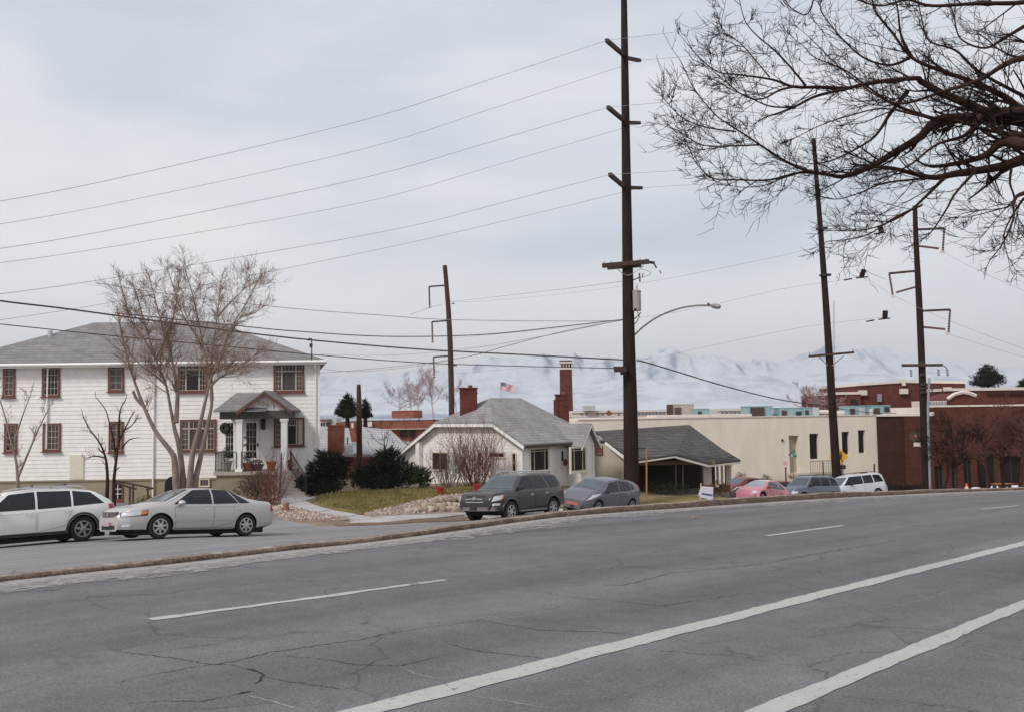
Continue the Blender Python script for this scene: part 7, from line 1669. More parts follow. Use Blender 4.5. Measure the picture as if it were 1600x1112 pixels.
def common(c, t, pm, nose, spokes=7, tyrew=.21, rimr=.64, mtr=None, under=.135):
    for wx in c.wheels:
        for sd in (1, -1): wheel(t, wx, sd*(c.W-.125), c.r, tyrew, sd, spokes, rimr, mtr)
    mb = MB(); mb.box((0, 0, under+.07), (c.L*.84, c.W*1.62, .22)); mb.build('underbody', M_under, t)  # underbody box hung low to deepen the shade under the car
def mirror(c, t, x, z, mt, sz=(.13, .2, .14)):
    for sd in (1, -1):
        y = c.y(x, z); mb = MB(); cx, cy = x, sd*(y+.13); rows = []
        for i, (dx, k) in enumerate(((-sz[0]/2, .82), (-sz[0]/4, 1), (sz[0]/4, .92), (sz[0]/2, .55))): rows.append([(cx+dx, cy+math.cos(a)*sz[1]/2*k, z+math.sin(a)*sz[2]/2*k) for a in np.linspace(0, 2*math.pi, 13)[:-1]])
        mb.grid(rows, closed=True); mb.f += [list(range(12)), [len(mb.v)-12+i for i in reversed(range(12))]]; mb.m += [0, 0]; mb.box((cx+.02, sd*(y+.01), z-.05), (.07, .12, .05)); mb.build('mirror', mt, t, smooth='auto')
def handle(c, t, x, z, mt, L_=.17):
    for sd in (1, -1): mb = MB(); y = c.y(x, z)+.02; mb.box((x, sd*y, z), (L_, .035, .035)); mb.box((x, sd*(y-.012), z-.01), (L_*.8, .01, .07)); mb.build('door_handle', mt, t)
def doors(c, t, mt, rects):
    for r_ in rects:
        ds = c.part_side('door_seam', M_plast, t, r_, .004, nx=8, nz=6); bl, br, tr, tl = [Vector(p) for p in r_]; k = .007
        inner = ((bl.x+(k if bl.x < br.x else -k), bl.y+k), (br.x-(k if bl.x < br.x else -k), br.y+k), (tr.x-(k if bl.x < br.x else -k), tr.y-k), (tl.x+(k if bl.x < br.x else -k), tl.y-k))
        c.part_side('door', mt, t, inner, .009, nx=8, nz=6)

# ---- silver saloon
def saloon():
    pm = paint('silver_paint', S(190, 184, 180), .25, .32)
    c = Car(4.88, .91, [(-2.44, .78), (-2.40, .98), (-2.30, 1.03), (-1.85, 1.07), (-1.55, 1.13), (-.85, 1.38), (-.35, 1.435), (.15, 1.435), (.45, 1.38), (1.2, 1.02), (1.5, .97), (2.1, .86), (2.32, .76), (2.44, .60)],
            [(-2.44, .76), (-2.3, .94), (-1.5, .96), (0, .93), (1.2, .90), (2.1, .80), (2.44, .58)], [(-2.44, .68), (-2.3, .80), (-1.9, .87), (-1, .905), (1, .91), (1.8, .87), (2.2, .76), (2.38, .62), (2.44, .52)],
            [(-2.44, .34), (-2.2, .26), (-1.8, .2), (1.8, .2), (2.44, .21)], (-1.37, 1.37), .325, .385, tum=.21, cab=.45)
    t = thing('silver_saloon', 'silver four-door saloon parked facing left in front of the bare multi-stem tree', 'car', (0, 0, 0)); c.body(pm, t); common(c, t, pm, 0, 7)
    doors(c, t, pm, [((-.22, .27), (.92, .27), (.98, .86), (-.24, .88)), ((-.93, .42), (-.26, .27), (-.28, .88), (-1.12, .90))])
    c.glass_top('windscreen', M_cglassl, t, 1.17, .42, 1.04, .98); c.glass_top('rear_window', M_cglassl, t, -1.55, -.84, 1.0, .96)
    for n_, q in (('front_side_window', ((-.20, .955), (1.00, .945), (.33, 1.355), (-.22, 1.385))), ('rear_side_window', ((-1.08, .975), (-.26, .955), (-.28, 1.385), (-.78, 1.365))), ('quarter_window', ((-1.50, .985), (-1.12, .975), (-.84, 1.355), (-.96, 1.30)))): c.part_side(n_, M_cglass, t, q, .006)
    mirror(c, t, .82, .98, pm, (.14, .24, .16)); handle(c, t, .0, .80, M_chrome); handle(c, t, -1.0, .83, M_chrome)
    c.part_side('side_moulding', pm, t, ((-.95, .47), (.98, .46), (.98, .50), (-.95, .51)), .02); c.part_side('sill', mat('grey_sill', S(120, 118, 120), .5), t, ((-.95, .22), (.95, .22), (.95, .27), (-.95, .27)), .012)
    c.part_side('headlight_surround', M_plast, t, ((2.41, .585), (1.76, .635), (1.74, .80), (2.37, .715)), .008); c.part_side('headlight', M_lens, t, ((2.39, .60), (1.93, .645), (1.90, .785), (2.35, .70)), .012); c.part_side('indicator', M_amber, t, ((1.95, .65), (1.78, .68), (1.76, .785), (1.92, .78)), .014)
    c.front(2.44, -.40, .40, .60, .74, 'grille', mat('dark_red_brown_grille', S(70, 52, 52), .5), t, .02, .1); 
    mb = MB()
    for k in range(4): z = .625+.03*k; mb.tube([(2.46-.12*(abs(y)/.91)**2.2-.1*(z-.6), y, z) for y in np.linspace(-.39, .39, 9)], .006, 4)
    mb.lathe((2.475, 0, .665), [(.045, -.004), (.045, .004)], 12, 'X'); mb.build('grille_trim', M_chrome, t)
    c.front(2.43, -.66, .66, .44, .56, 'bumper_band', pm, t, .035, 0, curve=.3); c.front(2.42, -.38, .38, .26, .37, 'lower_intake', M_plast, t, .045, 0); c.front(2.45, -.16, .16, .35, .46, 'licence_plate', M_platep, t, .055, 0, curve=0)
    c.part_side('fog_lamp', M_lens, t, ((2.36, .32), (2.18, .32), (2.16, .40), (2.34, .40)), .015)
    c.part_side('tail_light', M_redl, t, ((-2.42, .72), (-2.28, .74), (-2.26, .92), (-2.38, .90)), .012); c.part_side('rear_bumper', pm, t, ((-2.42, .38), (-1.86, .34), (-1.86, .56), (-2.42, .58)), .02)
    mb = MB(); mb.tube([(1.2, -.3, .99), (1.05, -.1, 1.02), (.98, .1, 1.06)], .012, 4); mb.tube([(1.22, .2, .99), (1.08, .4, 1.02), (1.02, .55, 1.05)], .012, 4); mb.build('wiper', M_plast, t); return t
# ---- white estate
def estate():
    pm = paint('white_estate_paint', S(222, 220, 216), 0, .35)
    c = Car(4.9, .93, [(-2.45, .62), (-2.42, .95), (-2.30, 1.10), (-1.95, 1.36), (-1.75, 1.47), (-1.2, 1.55), (-.2, 1.585), (.4, 1.55), (.7, 1.47), (1.35, 1.08), (2.1, .95), (2.36, .80), (2.45, .62)],
            [(-2.45, .60), (-2.3, 1.0), (-1.5, .99), (0, .96), (1.3, .95), (2.2, .82), (2.45, .6)], [(-2.45, .74), (-2.3, .84), (-1.9, .90), (-1, .93), (1, .93), (1.9, .88), (2.3, .74), (2.45, .58)], .24, (-1.40, 1.42), .35, .41, tum=.2, cab=.58)
    t = thing('white_estate_car', 'white estate car with roof rails cut off by the left edge of the picture', 'car', (0, 0, 0)); c.body(pm, t); common(c, t, pm, 0, 6)
    doors(c, t, pm, [((-.12, .34), (1.0, .34), (1.1, .88), (-.14, .90)), ((-.9, .48), (-.16, .34), (-.18, .9), (-1.1, .93))])
    c.glass_top('windscreen', M_cglassl, t, 1.32, .66, 1.03, .98); c.glass_top('rear_window', M_cglassl, t, -2.28, -1.86, .9, .95)
    for n_, q in (('front_side_window', ((-.12, .99), (1.05, .985), (.52, 1.44), (-.14, 1.49))), ('rear_side_window', ((-1.08, 1.01), (-.18, .99), (-.2, 1.49), (-1.1, 1.47))), ('quarter_window', ((-2.02, 1.06), (-1.14, 1.02), (-1.16, 1.465), (-1.66, 1.40)))): c.part_side(n_, M_cglass, t, q, .006)
    mirror(c, t, .95, 1.02, pm, (.15, .24, .17)); handle(c, t, .05, .86, M_chrome); handle(c, t, -.95, .89, M_chrome)
    c.part_side('tail_light', M_redl, t, ((-2.42, .82), (-2.16, .84), (-2.14, 1.03), (-2.32, 1.02)), .012); c.part_side('rear_bumper', M_plast, t, ((-2.42, .34), (-1.84, .30), (-1.84, .52), (-2.42, .60)), .02)
    c.part_side('sill_cladding', M_plast, t, ((-.96, .25), (.98, .25), (.98, .33), (-.96, .33)), .02)
    for wx in c.wheels:
        for sd in (1, -1):
            mb = MB(); pts = [(wx+math.cos(a)*.445, sd*(c.y(wx+math.cos(a)*.445, .36+math.sin(a)*.43)+.004), .36+math.sin(a)*.44) for a in np.linspace(-.1, math.pi+.1, 16)]; mb.tube(pts, .035, 5); mb.build('arch_cladding', M_plast, t)
    for sd in (1, -1): mb = MB(); mb.tube([(-1.55, sd*.62, 1.52), (-1.4, sd*.63, 1.60), (0, sd*.64, 1.64), (.35, sd*.63, 1.58)], .02, 6); mb.build('roof_rail', M_chrome, t)
    mb = MB()
    for x in (-1.0, -.1): mb.tube([(x, -.66, 1.66), (x, .66, 1.66)], .025, 6)
    mb.build('roof_bar', M_plast, t)
    c.part_side('headlight', M_lens, t, ((2.38, .66), (1.95, .72), (1.9, .86), (2.3, .82)), .012); return t
# ---- dark off-roader
def offroader():
    pm = paint('dark_grey_brown_paint', S(60, 52, 54), .15, .32)
    c = Car(4.82, .95, [(-2.41, .75), (-2.38, 1.18), (-2.22, 1.30), (-2.05, 1.68), (-1.9, 1.755), (-1.2, 1.80), (-.1, 1.80), (.35, 1.76), (.52, 1.70), (1.12, 1.22), (1.35, 1.185), (2.15, 1.13), (2.32, 1.06), (2.41, .82)],
            [(-2.41, .74), (-2.2, 1.16), (0, 1.17), (1.1, 1.15), (2.2, 1.05), (2.41, .8)], [(-2.41, .80), (-2.25, .89), (-1.8, .94), (1.7, .94), (2.1, .90), (2.32, .80), (2.41, .72)],
            [(-2.41, .55), (-2.1, .42), (-1.9, .36), (1.8, .36), (2.1, .40), (2.41, .48)], (-1.40, 1.39), .395, .47, tum=.17, cab=.55)
    t = thing('offroad_car', 'dark grey-brown off-road estate car facing left by the pale boulders', 'car', (0, 0, 0)); c.body(pm, t); common(c, t, pm, 0, 6, .26, .60, under=.32)
    doors(c, t, pm, [((-.15, .46), (.90, .46), (.92, 1.08), (-.17, 1.10)), ((-.86, .60), (-.19, .46), (-.21, 1.10), (-1.12, 1.12))])
    c.glass_top('windscreen', M_cglassl, t, 1.10, .50, 1.05, 1.0); c.glass_top('rear_window', M_cglass, t, -2.24, -2.04, .95, .95)
    for n_, q in (('front_side_window', ((-.15, 1.20), (.90, 1.20), (.40, 1.66), (-.17, 1.70))), ('rear_side_window', ((-1.12, 1.20), (-.21, 1.20), (-.23, 1.70), (-.86, 1.70))), ('quarter_window', ((-2.02, 1.26), (-1.28, 1.20), (-.98, 1.68), (-1.86, 1.67)))): c.part_side(n_, M_cglass, t, q, .006)
    mirror(c, t, .80, 1.28, M_plast, (.15, .24, .2)); handle(c, t, .05, 1.00, M_chrome, .2); handle(c, t, -.95, 1.03, M_chrome, .2)
    for sd in (1, -1):
        mb = MB(); mb.tube([(-1.7, sd*.60, 1.78), (-1.6, sd*.62, 1.86), (0, sd*.62, 1.88), (.3, sd*.62, 1.80)], .022, 6); mb.build('roof_rail', M_chrome, t)
        mb = MB(); mb.box((0, sd*.93, .40), (1.75, .14, .06)); mb.build('running_board', mat('grey_step', S(120, 112, 112), .5), t)
        for wx in c.wheels:
            mb = MB(); mb.tube([(wx+math.cos(a)*.50, sd*(c.y(wx+math.cos(a)*.5, .45+math.sin(a)*.45)+.0), .40+math.sin(a)*.50) for a in np.linspace(0, math.pi, 16)], .045, 6); mb.build('wheel_arch_flare', pm, t, smooth=True)
    c.part_side('headlight', M_lens, t, ((2.37, .80), (1.98, .86), (1.86, 1.04), (2.25, .99)), .02); c.part_side('indicator', M_amber, t, ((1.98, .87), (1.88, .90), (1.80, 1.04), (1.88, 1.04)), .022)
    c.front(2.40, -.44, .44, .76, 1.02, 'grille', M_plast, t, .03, .25); mb = MB(); mb.tube([(2.44, y, .91-.06*abs(y)) for y in np.linspace(-.40, .40, 7)], .022, 5); mb.lathe((2.455, 0, .92), [(.075, -.005), (.07, .01)], 14, 'X'); mb.tube([(2.42, y, .78) for y in (-.42, .42)], .02, 5); mb.build('grille_bar', M_chrome, t)
    c.front(2.40, -.88, .88, .60, .74, 'front_bumper', pm, t, .08, 0, curve=.22); c.front(2.40, -.55, .55, .60, .73, 'bumper_intake', M_plast, t, .09, 0, curve=.2); c.front(2.40, -.86, .86, .46, .60, 'bumper_skirt', mat('grey_skirt', S(112, 102, 104), .5), t, .10, 0, curve=.24); c.front(2.42, -.16, .16, .5, .62, 'licence_plate', M_plast, t, .105, 0, curve=0)
    c.part_side('fog_lamp', M_lens, t, ((2.34, .63), (2.12, .64), (2.12, .72), (2.34, .72)), .09)
    c.part_side('tail_light', M_redl, t, ((-2.40, .92), (-2.20, .94), (-2.18, 1.20), (-2.32, 1.20)), .02); c.part_side('rear_bumper', pm, t, ((-2.41, .50), (-1.9, .48), (-1.9, .66), (-2.41, .70)), .03); return t
# ---- grey hatchback
def hatch(label='grey rounded hatchback with orange front plate parked behind dark off-road car', name='grey_hatchback', pm=None):
    pm = pm or paint('mid_grey_paint', S(108, 107, 114), .3, .3)
    c = Car(4.45, .885, [(-2.22, .75), (-2.20, 1.0), (-2.05, 1.18), (-1.62, 1.42), (-1.2, 1.50), (-.3, 1.55), (.2, 1.53), (.6, 1.44), (1.45, 1.06), (1.75, .96), (2.08, .78), (2.22, .56)],
            [(-2.22, .74), (-2.1, 1.02), (-1.5, 1.0), (0, .95), (1.3, .90), (1.9, .78), (2.22, .54)], [(-2.22, .66), (-2.05, .79), (-1.6, .86), (1.3, .885), (1.75, .83), (2.05, .68), (2.22, .48)], [(-2.22, .30), (-1.9, .22), (1.9, .18), (2.22, .20)], (-1.33, 1.37), .315, .37, tum=.22, cab=.52)
    t = thing(name, label, 'car', (0, 0, 0)); c.body(pm, t); common(c, t, pm, 0, 5)
    doors(c, t, pm, [((-.2, .26), (.92, .26), (1.02, .86), (-.22, .89)), ((-.88, .40), (-.24, .26), (-.26, .89), (-1.10, .93))])
    c.glass_top('windscreen', M_cglassl, t, 1.42, .58, 1.02, .98); c.glass_top('rear_window', M_cglassl, t, -2.06, -1.64, .9, .92)
    for n_, q in (('front_side_window', ((-.2, .97), (.98, .945), (.44, 1.36), (-.22, 1.455))), ('rear_side_window', ((-1.18, 1.02), (-.26, .98), (-.28, 1.455), (-1.15, 1.40))), ('quarter_window', ((-1.5, 1.08), (-1.24, 1.04), (-1.22, 1.37), (-1.40, 1.28)))): c.part_side(n_, M_cglass, t, q, .006)
    mirror(c, t, .88, 1.0, M_plast, (.14, .22, .15)); handle(c, t, .02, .86, pm); handle(c, t, -.92, .90, M_chrome)
    c.part_side('headlight', M_lens, t, ((2.10, .60), (1.80, .68), (1.22, .93), (1.75, .86)), .018); c.front(2.2, -.3, .3, .34, .46, 'licence_plate', M_plateo, t, .05, 0, curve=.2); c.front(2.2, -.55, .55, .22, .33, 'lower_intake', M_plast, t, .03, 0, curve=.35)
    c.front(2.2, -.25, .25, .52, .60, 'nose_flap', mat('dark_nose', S(76, 74, 80), .5), t, .02, .2, curve=.2)
    c.part_side('tail_light', M_redl, t, ((-2.16, .80), (-2.02, .82), (-1.78, 1.28), (-1.86, 1.30)), .012); return t
# ---- pink beetle-shaped car
def beetle():
    pm = paint('faded_pink_red_paint', S(206, 134, 142), .0, .5)
    c = Car(4.08, .86, [(-2.04, .45), (-1.95, .75), (-1.7, .95), (-1.3, 1.18), (-.9, 1.38), (-.3, 1.49), (.15, 1.46), (.5, 1.34), (1.05, 1.0), (1.4, .90), (1.8, .72), (2.04, .45)],
            [(-2.04, .44), (-1.8, .78), (-1, .92), (0, .92), (1, .88), (1.7, .68), (2.04, .43)], [(-2.04, .55), (-1.8, .72), (-1.3, .86), (1.3, .86), (1.75, .72), (2.04, .5)], .2, (-1.26, 1.26), .32, .38, tum=.24, cab=.5)
    t = thing('pink_beetle_car', 'small rounded pink and red car with pale roof behind the kerb', 'car', (0, 0, 0)); c.body(pm, t); common(c, t, pm, 0, 6)
    doors(c, t, pm, [((-.42, .28), (.82, .28), (.88, .84), (-.46, .86))])
    c.glass_top('windscreen', mat('pale_windscreen', S(150, 160, 164), .1, spec=.8), t, 1.02, .42, 1.04, .98); c.glass_top('rear_window', M_cglassl, t, -1.4, -.95, .9, .92)
    for n_, q in (('front_side_window', ((-.44, .94), (.86, .92), (.34, 1.32), (-.42, 1.38))), ('rear_side_window', ((-1.12, .98), (-.52, .95), (-.52, 1.36), (-.82, 1.28)))): c.part_side(n_, M_cglassl, t, q, .008)
    mirror(c, t, .78, .98, mat('dark_red_paint', S(140, 40, 50), .4), (.14, .22, .15))
    c.glass_top('roof_panel', mat('pale_roof', S(216, 206, 206), .4), t, .36, -.86, 1.0, 1.0, .006); 
    for sd in (1, -1):
        for wx in c.wheels: mb = MB(); rows = [[(wx+math.cos(a)*q_, sd*(.80+o_), .34+math.sin(a)*q_) for a in np.linspace(-.1, math.pi+.1, 14)] for q_, o_ in ((.39, .09), (.43, .12), (.50, .08), (.56, .0))]; mb.grid(rows); mb.build('wing', pm, t, smooth=True)
    c.part_side('headlight', M_lens, t, ((1.92, .50), (1.70, .52), (1.66, .70), (1.86, .66)), .03)
    mb = MB(); r_ = random.Random(3)
    for k in range(16): x = r_.uniform(-1.6, 1.3); z = r_.uniform(.5, .85); y = c.y(x, z)+.006; mb.slab([(x+.035*math.cos(a), y, z+.035*math.sin(a)) for a in np.linspace(0, 2*math.pi, 9)[:-1]], (0, .012, 0))
    mb.build('dark_spots', mat('dark_red_spots', S(110, 30, 40), .5), t, kind='stuff'); return t
def boxcar(label, name, pm, L, H, van=False):
    k = 1.0; hd = H*.62
    if van: top = [(-L/2, .8), (-L/2+.05, H*.72), (-L/2+.25, H*.95), (-L/2+.6, H), (.3, H*.995), (.75, H*.93), (1.55, H*.62), (L/2-.35, H*.52), (L/2, .5)]
    else: top = [(-L/2, .8), (-L/2+.05, H*.7), (-L/2+.3, H*.93), (-L/2+.7, H), (.1, H), (.45, H*.95), (1.0, hd+.02), (1.2, hd), (L/2-.3, hd-.08), (L/2, .65)]
    c = Car(L, .92, top, [(-L/2, .78), (-L/2+.2, hd-.04), (1, hd-.05), (L/2-.3, hd-.18), (L/2, .5)], [(-L/2, .78), (-L/2+.25, .9), (1.4, .92), (L/2-.3, .8), (L/2, .6)], .26, (-L/2+.95, L/2-.92), .35, .42, tum=.17, cab=H-hd)
    t = thing(name, label, 'car', (0, 0, 0)); c.body(pm, t); common(c, t, pm, 0, 6)
    xw = 1.5 if van else .98; xr = .78 if van else .47
    doors(c, t, pm, [((-.3, .36), (.85, .36), (.9, hd-.1), (-.32, hd-.08)), ((-1.1, .5), (-.34, .36), (-.36, hd-.08), (-1.2, hd-.06))])
    c.glass_top('windscreen', M_cglassl, t, xw, xr, 1.04, .98); c.glass_top('rear_window', M_cglass, t, -L/2+.1, -L/2+.25, .9, .95)
    z1 = H*.92; 
    for n_, q in (('front_side_window', ((-.3, hd+.02), (xw-.15 if van else .86, hd+.0), (xr-.1, z1), (-.32, z1))), ('rear_side_window', ((-1.2, hd+.02), (-.36, hd+.02), (-.38, z1), (-1.2, z1))), ('quarter_window', ((-L/2+.32, hd+.05), (-1.3, hd+.03), (-1.3, z1), (-L/2+.5, z1-.03)))): c.part_side(n_, M_cglass, t, q, .008)
    mirror(c, t, .82, hd+.08, M_plast, (.15, .26, .22)); c.part_side('headlight', M_lens, t, ((L/2-.06, .62), (L/2-.4, .66), (L/2-.42, .80), (L/2-.12, .78)), .02)
    c.front(L/2, -.4, .4, .6, .74, 'grille', M_plast, t, .03, 0); c.front(L/2, -.78, .78, .42, .56, 'front_bumper', M_chrome if not van else pm, t, .06, 0, curve=.25)
    for sd in (1, -1): mb = MB(); mb.tube([(-L/2+.6, sd*.55, H+.02), (-L/2+.8, sd*.58, H+.07), (-.2, sd*.58, H+.07), (.1, sd*.56, H+.01)], .02, 5); mb.build('roof_rail', M_plast, t)
    return t
def ub(u, v, d): p = P(u, v, d); return (p.x, p.y)
s_ = saloon(); place(s_, ub(295, 830, 26.9), 221)
e_ = estate(); place(e_, ub(33, 840, 26.0), 226)
o_ = offroader(); place(o_, ub(803, 800, 35.6), 217)
hb_ = hatch(); place(hb_, ub(938, 800, 42.0), 221)
bt_ = beetle(); place(bt_, ub(1192, 785, 54.5), 230)
bx = boxcar('blue-grey off-road car beside the pink rounded car, bonnet half hidden', 'blue_offroad_car', paint('blue_grey_paint', S(104, 112, 124), .3, .35), 4.6, 1.78); place(bx, ub(1263, 785, 58.5), 238)
vn = boxcar('white people carrier parked rightmost in the row behind the kerb', 'white_people_carrier', paint('white_van_paint', S(206, 208, 212), 0, .4), 4.8, 1.8, True); place(vn, ub(1333, 785, 60.5), 247)
rd = hatch('dark red car parked by the cream building wall behind the pink car', 'dark_red_car', paint('dark_red_car_paint', S(120, 34, 40), .2, .35)); place(rd, ub(1163, 775, 66), 236)
rp_ = copy_tree(rd); rp_['label'] = 'dark red car farther right, only its roof showing above the pink car'; place(rp_, ub(1215, 778, 73), 250, -.5)

# ------------------------------------------------------------------ signs, cone and street furniture
t = thing('pedestrian_sign', 'yellow diamond warning sign on post behind the leaning pole', 'road sign', on_ground(1314, 69))
c = P(1310.5, 713, 68.8); hw = P(1325, 713, 68.8).x-c.x; mb = MB(); M_yel = mat('sign_yellow', S(226, 168, 40), .6, .05, 3)
mb.slab([c+Vector((hw, 0, 0)), c+Vector((0, 0, hw*1.05)), c+Vector((-hw, 0, 0)), c+Vector((0, 0, -hw*1.05))], (0, .03, 0)); pl = mb.build('sign_plate', M_yel, t)
mb = MB(); q = c+Vector((.05, -.012, 0)); mb.lathe(q+Vector((.12, 0, .32)), [(.07, -.01), (.07, .01)], 10, 'Y'); mb.slab([q+Vector(p) for p in ((.04, 0, .22), (.2, 0, .22), (.22, 0, -.02), (.15, 0, -.05), (.28, 0, -.4), (.2, 0, -.42), (.1, 0, -.12), (-.02, 0, -.42), (-.1, 0, -.4), (.04, 0, -.05))], (0, .01, 0)); mb.build('walking_figure', M_iron, pl)
mb = MB(); c2_ = P(1316.5, 750, 68.8); mb.box(c2_, (.34, .03, .75)); mb.build('small_sign', M_yel, t); mb = MB(); mb.tube([c+Vector((.3, .05, .4)), Vector((c.x+.3, c.y+.05, G(c.x, c.y)-.1))], .035, 6); mb.build('post', M_steel, t)
mb = MB(); mb.box(P(1317, 729, 68.7), (.4, .15, .3)); mb.build('beacon', M_iron, t)
t = thing('street_name_sign', 'green street name blades on thin post before the cream building', 'street sign', on_ground(1239, 67)); d = 67
mb = MB(); a, b = P(1232.5, 709.5, d), P(1245, 712, d); mb.hexa([a+Vector((0, 0, -.1)), b+Vector((0, 0, -.1)), b+Vector((0, .03, -.1)), a+Vector((0, .03, -.1)), a+Vector((0, 0, .1)), b+Vector((0, 0, .1)), b+Vector((0, .03, .1)), a+Vector((0, .03, .1))]); bl_ = mb.build('name_blade', mat('sign_green', S(70, 124, 108), .6), t)
mb = MB(); a, b = P(1236, 706.5, d+.1), P(1242, 705, d+.1); mb.slab([a+Vector((0, 0, -.08)), b+Vector((0, 0, -.08)), b+Vector((0, 0, .14)), a+Vector((0, 0, .12))], (0, .03, 0)); mb.build('name_blade', mat('sign_green', S(70, 124, 108), .6), t)
mb = MB(); mb.slab([P(1236, 710.8, d-.02)+Vector((0, 0, -.05)), P(1239, 711.3, d-.02)+Vector((0, 0, -.05)), P(1239, 711.3, d-.02)+Vector((0, 0, .06)), P(1236, 710.8, d-.02)+Vector((0, 0, .06))], (0, .01, 0)); mb.build('lettering_patch', M_stone, bl_)
mb = MB(); mb.tube([P(1238.5, 705, d+.05), Vector((P(1238.5, 705, d).x, d+.05, G(P(1238.5, 705, d).x, d)))], .035, 6); mb.build('post', M_steel, t)
t = thing('round_sign', 'small faded pink round sign on short dark post', 'road sign', on_ground(1227, 66)); d = 66
c = P(1227.3, 723, d); mb = MB(); mb.slab([c+Vector((.17*math.cos(a), 0, .17*math.sin(a))) for a in np.linspace(0, 2*math.pi, 15)[:-1]], (0, .03, 0)); mb.build('sign_plate', mat('faded_pink_sign', S(206, 160, 160), .6), t); mb = MB(); mb.tube([P(1227.5, 729, d), Vector((P(1227.5, 729, d).x, d, G(P(1227.5, 729, d).x, d)))], .05, 6); mb.build('post', M_iron, t)
# yard sign
t = thing('yard_sign', 'tilted white yard sign with one dark blue band by the porch', 'sign', on_ground(1100, 49.5)); d = 49.5
q0, q1, q2, q3 = P(1096, 759, d), P(1114.5, 760, d), P(1114, 781, d), P(1094.5, 776, d); mb = MB(); mb.slab([q0, q1, q2, q3], (0, .03, 0)); pl = mb.build('sign_board', mat('yard_sign_white', S(206, 204, 216), .6, .06, 3), t)
mb = MB(); mb.slab([P(1096.5, 769, d-.01), P(1113, 771.5, d-.01), P(1113, 774.3, d-.01), P(1096.5, 771.8, d-.01)], (0, -.008, 0)); mb.build('blue_band', mat('sign_blue', S(88, 92, 136), .6), pl)
mb = MB(); mb.slab([P(1095.5, 757, d+.1), P(1095, 775, d+.1), P(1091, 773, d+.3)], (0, .02, 0)); mb.build('folded_side', mat('yard_sign_white', S(206, 204, 216), .6), t)
mb = MB(); mb.tube([P(1095.3, 754, d+.04), P(1093.6, 785, d+.04)], .025, 5); mb.build('post', M_offw, t)
# thin yellowish pipe and bracket by main pole, low right
t = thing('gate_post', 'thin tan post with dark bracket just right of the main pole', 'post', on_ground(1010, 49)); d = 49
mb = MB(); mb.tube([P(1010, 700, d), P(1010.5, 778, d)], .045, 6); mb.build('post', mat('yellow_tan_post', S(170, 126, 70), .7), t); mb = MB(); mb.tube([P(996, 700, d), P(1010, 700, d)], .035, 6); mb.build('bracket', M_iron, t)
# traffic cone
g = on_ground(1511, 50.5); t = thing('traffic_cone', 'orange and white traffic cone standing on pavement at far right', 'traffic cone', g); Mo = mat('cone_orange', S(206, 62, 42), .6); mb = MB(); mb.box(g+Vector((0, 0, .02)), (.4, .4, .05)); mb.lathe(g, [(.17, .045), (.11, .32)], 14); mb.build('cone', Mo, t, smooth='auto')
mb = MB(); mb.lathe(g, [(.112, .321), (.075, .50)], 14); mb.build('white_band', mat('cone_white', S(226, 190, 170), .5), t, smooth='auto'); mb = MB(); mb.lathe(g, [(.077, .501), (.04, .68)], 14); mb.build('tip', Mo, t, smooth='auto')
# bench
g = on_ground(1566, 60); t = thing('bench', 'small wooden bench in front of the low dark windows', 'bench', g); mb = MB()
for k in range(3): mb.box(g+Vector((0, -.15+.16*k, .46)), (1.3, .13, .04))
mb.build('seat', mat('bench_wood', S(150, 104, 66), .7), t)
for sx in (-.5, .5): mb = MB(); mb.box(g+Vector((sx, 0, .22)), (.06, .4, .44)); mb.build('leg', M_iron, t)
# pale slabs by the building base (old snow) and low wall
M_snowp = mat('old_snow', S(214, 212, 222), .7, .05, 4, .4, 6)
for k, (u0, u1, v0, v1, d) in enumerate(((1514, 1537, 761, 766, 62), (1546, 1562, 758, 765, 63), (1568, 1600, 758, 764, 63))):
    mb = MB(); a = P((u0+u1)/2, v1, d); w_ = (u1-u0)*d/F/2; h_ = (v1-v0)*d/F*.9; rows = []
    for j in range(7):
        t_ = j/6; rows.append([(a.x+w_*math.cos(a2)*math.cos(t_*math.pi/2)**.6, a.y+w_*.4*math.sin(a2)*math.cos(t_*math.pi/2)**.6, a.z-.15+(h_+.15)*math.sin(t_*math.pi/2)*(1+.15*math.sin(a2*3+k))) for a2 in np.linspace(0, 2*math.pi, 18)[:-1]])
    mb.grid(rows, closed=True); mb.build('snow_pile', M_snowp, None, smooth=True, loc=a, label=['low snow heap right of the traffic cone', 'low snow heap between two street tree trunks', 'widest low snow heap at the right edge'][k], category='snow', group='old snow heaps by the brick building')
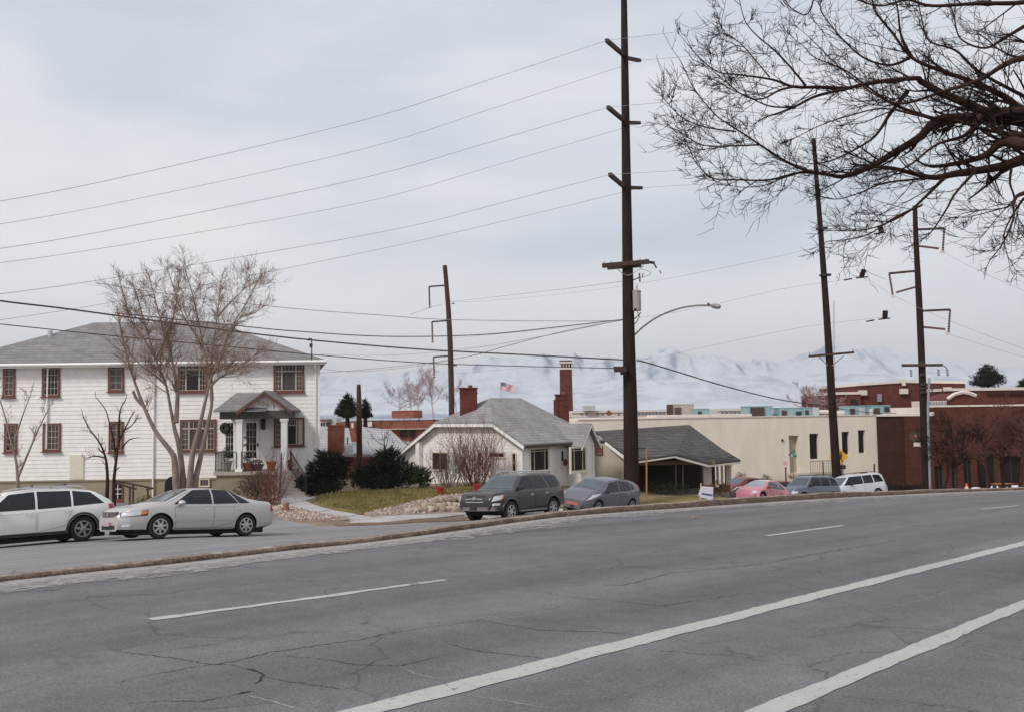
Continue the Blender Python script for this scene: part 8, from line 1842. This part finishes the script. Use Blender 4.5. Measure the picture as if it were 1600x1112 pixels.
# hedge + low dark bed in front of brick corner
t = thing('low_hedge', 'very dark low clipped hedge under the brick building corner', 'hedge', on_ground(1400, 70)); cs = []
for u in range(1369, 1445, 6): c = P(u, 764, 71); cs.append((c.x, c.y, c.z, .5, .5, .42))
leafball('foliage', cs, 6500, .1, mat('dark_hedge', S(50, 36, 30), .95, .3, 2), t, seed=44); a = P(1372, 764, 72).x; b = P(1440, 764, 72).x; zz = G((a+b)/2, 71); mb = MB(); mb.box(((a+b)/2, 71.3, zz+.1), (b-a, .7, .7)); mb.build('stem', M_bark2, t)
mb = MB(); mb.tube([P(1366, 724, 73), Vector((P(1367, 760, 73).x, 73, G(P(1367, 760, 73).x, 73)))], .06, 6); mb.build('bollard_post', M_iron, None, loc=P(1367, 760, 73), label='thin dark post right of the white people carrier', category='post')
# porch shrubs at tan bungalow
g = on_ground(1118, 52.0); leafball('porch_shrub', [(g.x, g.y, g.z+.5, .35, .3, .55), (g.x+.4, g.y, g.z+.35, .3, .3, .4)], 900, .07, M_leafd, None, loc=g, seed=31, label='dark leafy shrub between the porch brick piers', category='shrub')
g = on_ground(1030, 51.5); leafball('porch_shrub', [(g.x, g.y, g.z+.35, 1.0, .4, .4), (g.x+1.2, g.y, g.z+.3, .6, .3, .35)], 1600, .07, M_green, None, loc=g, seed=32, label='low dark green shrub along the shaded porch edge', category='shrub')
# dark shrubs behind red car
for k, (u, v, d, lab) in enumerate(((1157, 745, 69, 'round brown shrub behind the dark red car left'), (1197, 748, 70, 'small round brown shrub at right behind the pink car'))):
    c = P(u, v, d); leafball('round_shrub', [(c.x, c.y, c.z-.35, .5, .5, .7)], 800, .1, M_leafd, None, loc=(c.x, c.y, c.z-1), seed=50+k, label=lab, category='shrub', group='round shrubs by the cream wall')
# leaf litter spot on the road
p = R_(1085, 808.5, .02); vs, fs = ico(p, (.1, .06, .015), random.Random(2), .5); mb = MB(); mb.add(vs, fs); mb.build('litter', mat('orange_litter', S(150, 124, 96), .8), None, loc=p, label='small tan scrap of litter lying on the main road', category='litter')
# ------------------------------------------------------------------ haze box
hz = MB(); hz.box((0, 3600, 266), (14000, 8100, 560)); mh = bpy.data.materials.new('haze'); mh.use_nodes = True; t = mh.node_tree
for n in list(t.nodes):
    if n.type == 'BSDF_PRINCIPLED': t.nodes.remove(n)
pv_ = t.nodes.new('ShaderNodeVolumePrincipled'); pv_.inputs['Color'].default_value = (.93, .96, 1, 1); pv_.inputs['Density'].default_value = .00012; pv_.inputs['Anisotropy'].default_value = .2
t.links.new(pv_.outputs[0], t.nodes['Material Output'].inputs['Volume']); hz.build('haze', mh, kind='stuff')
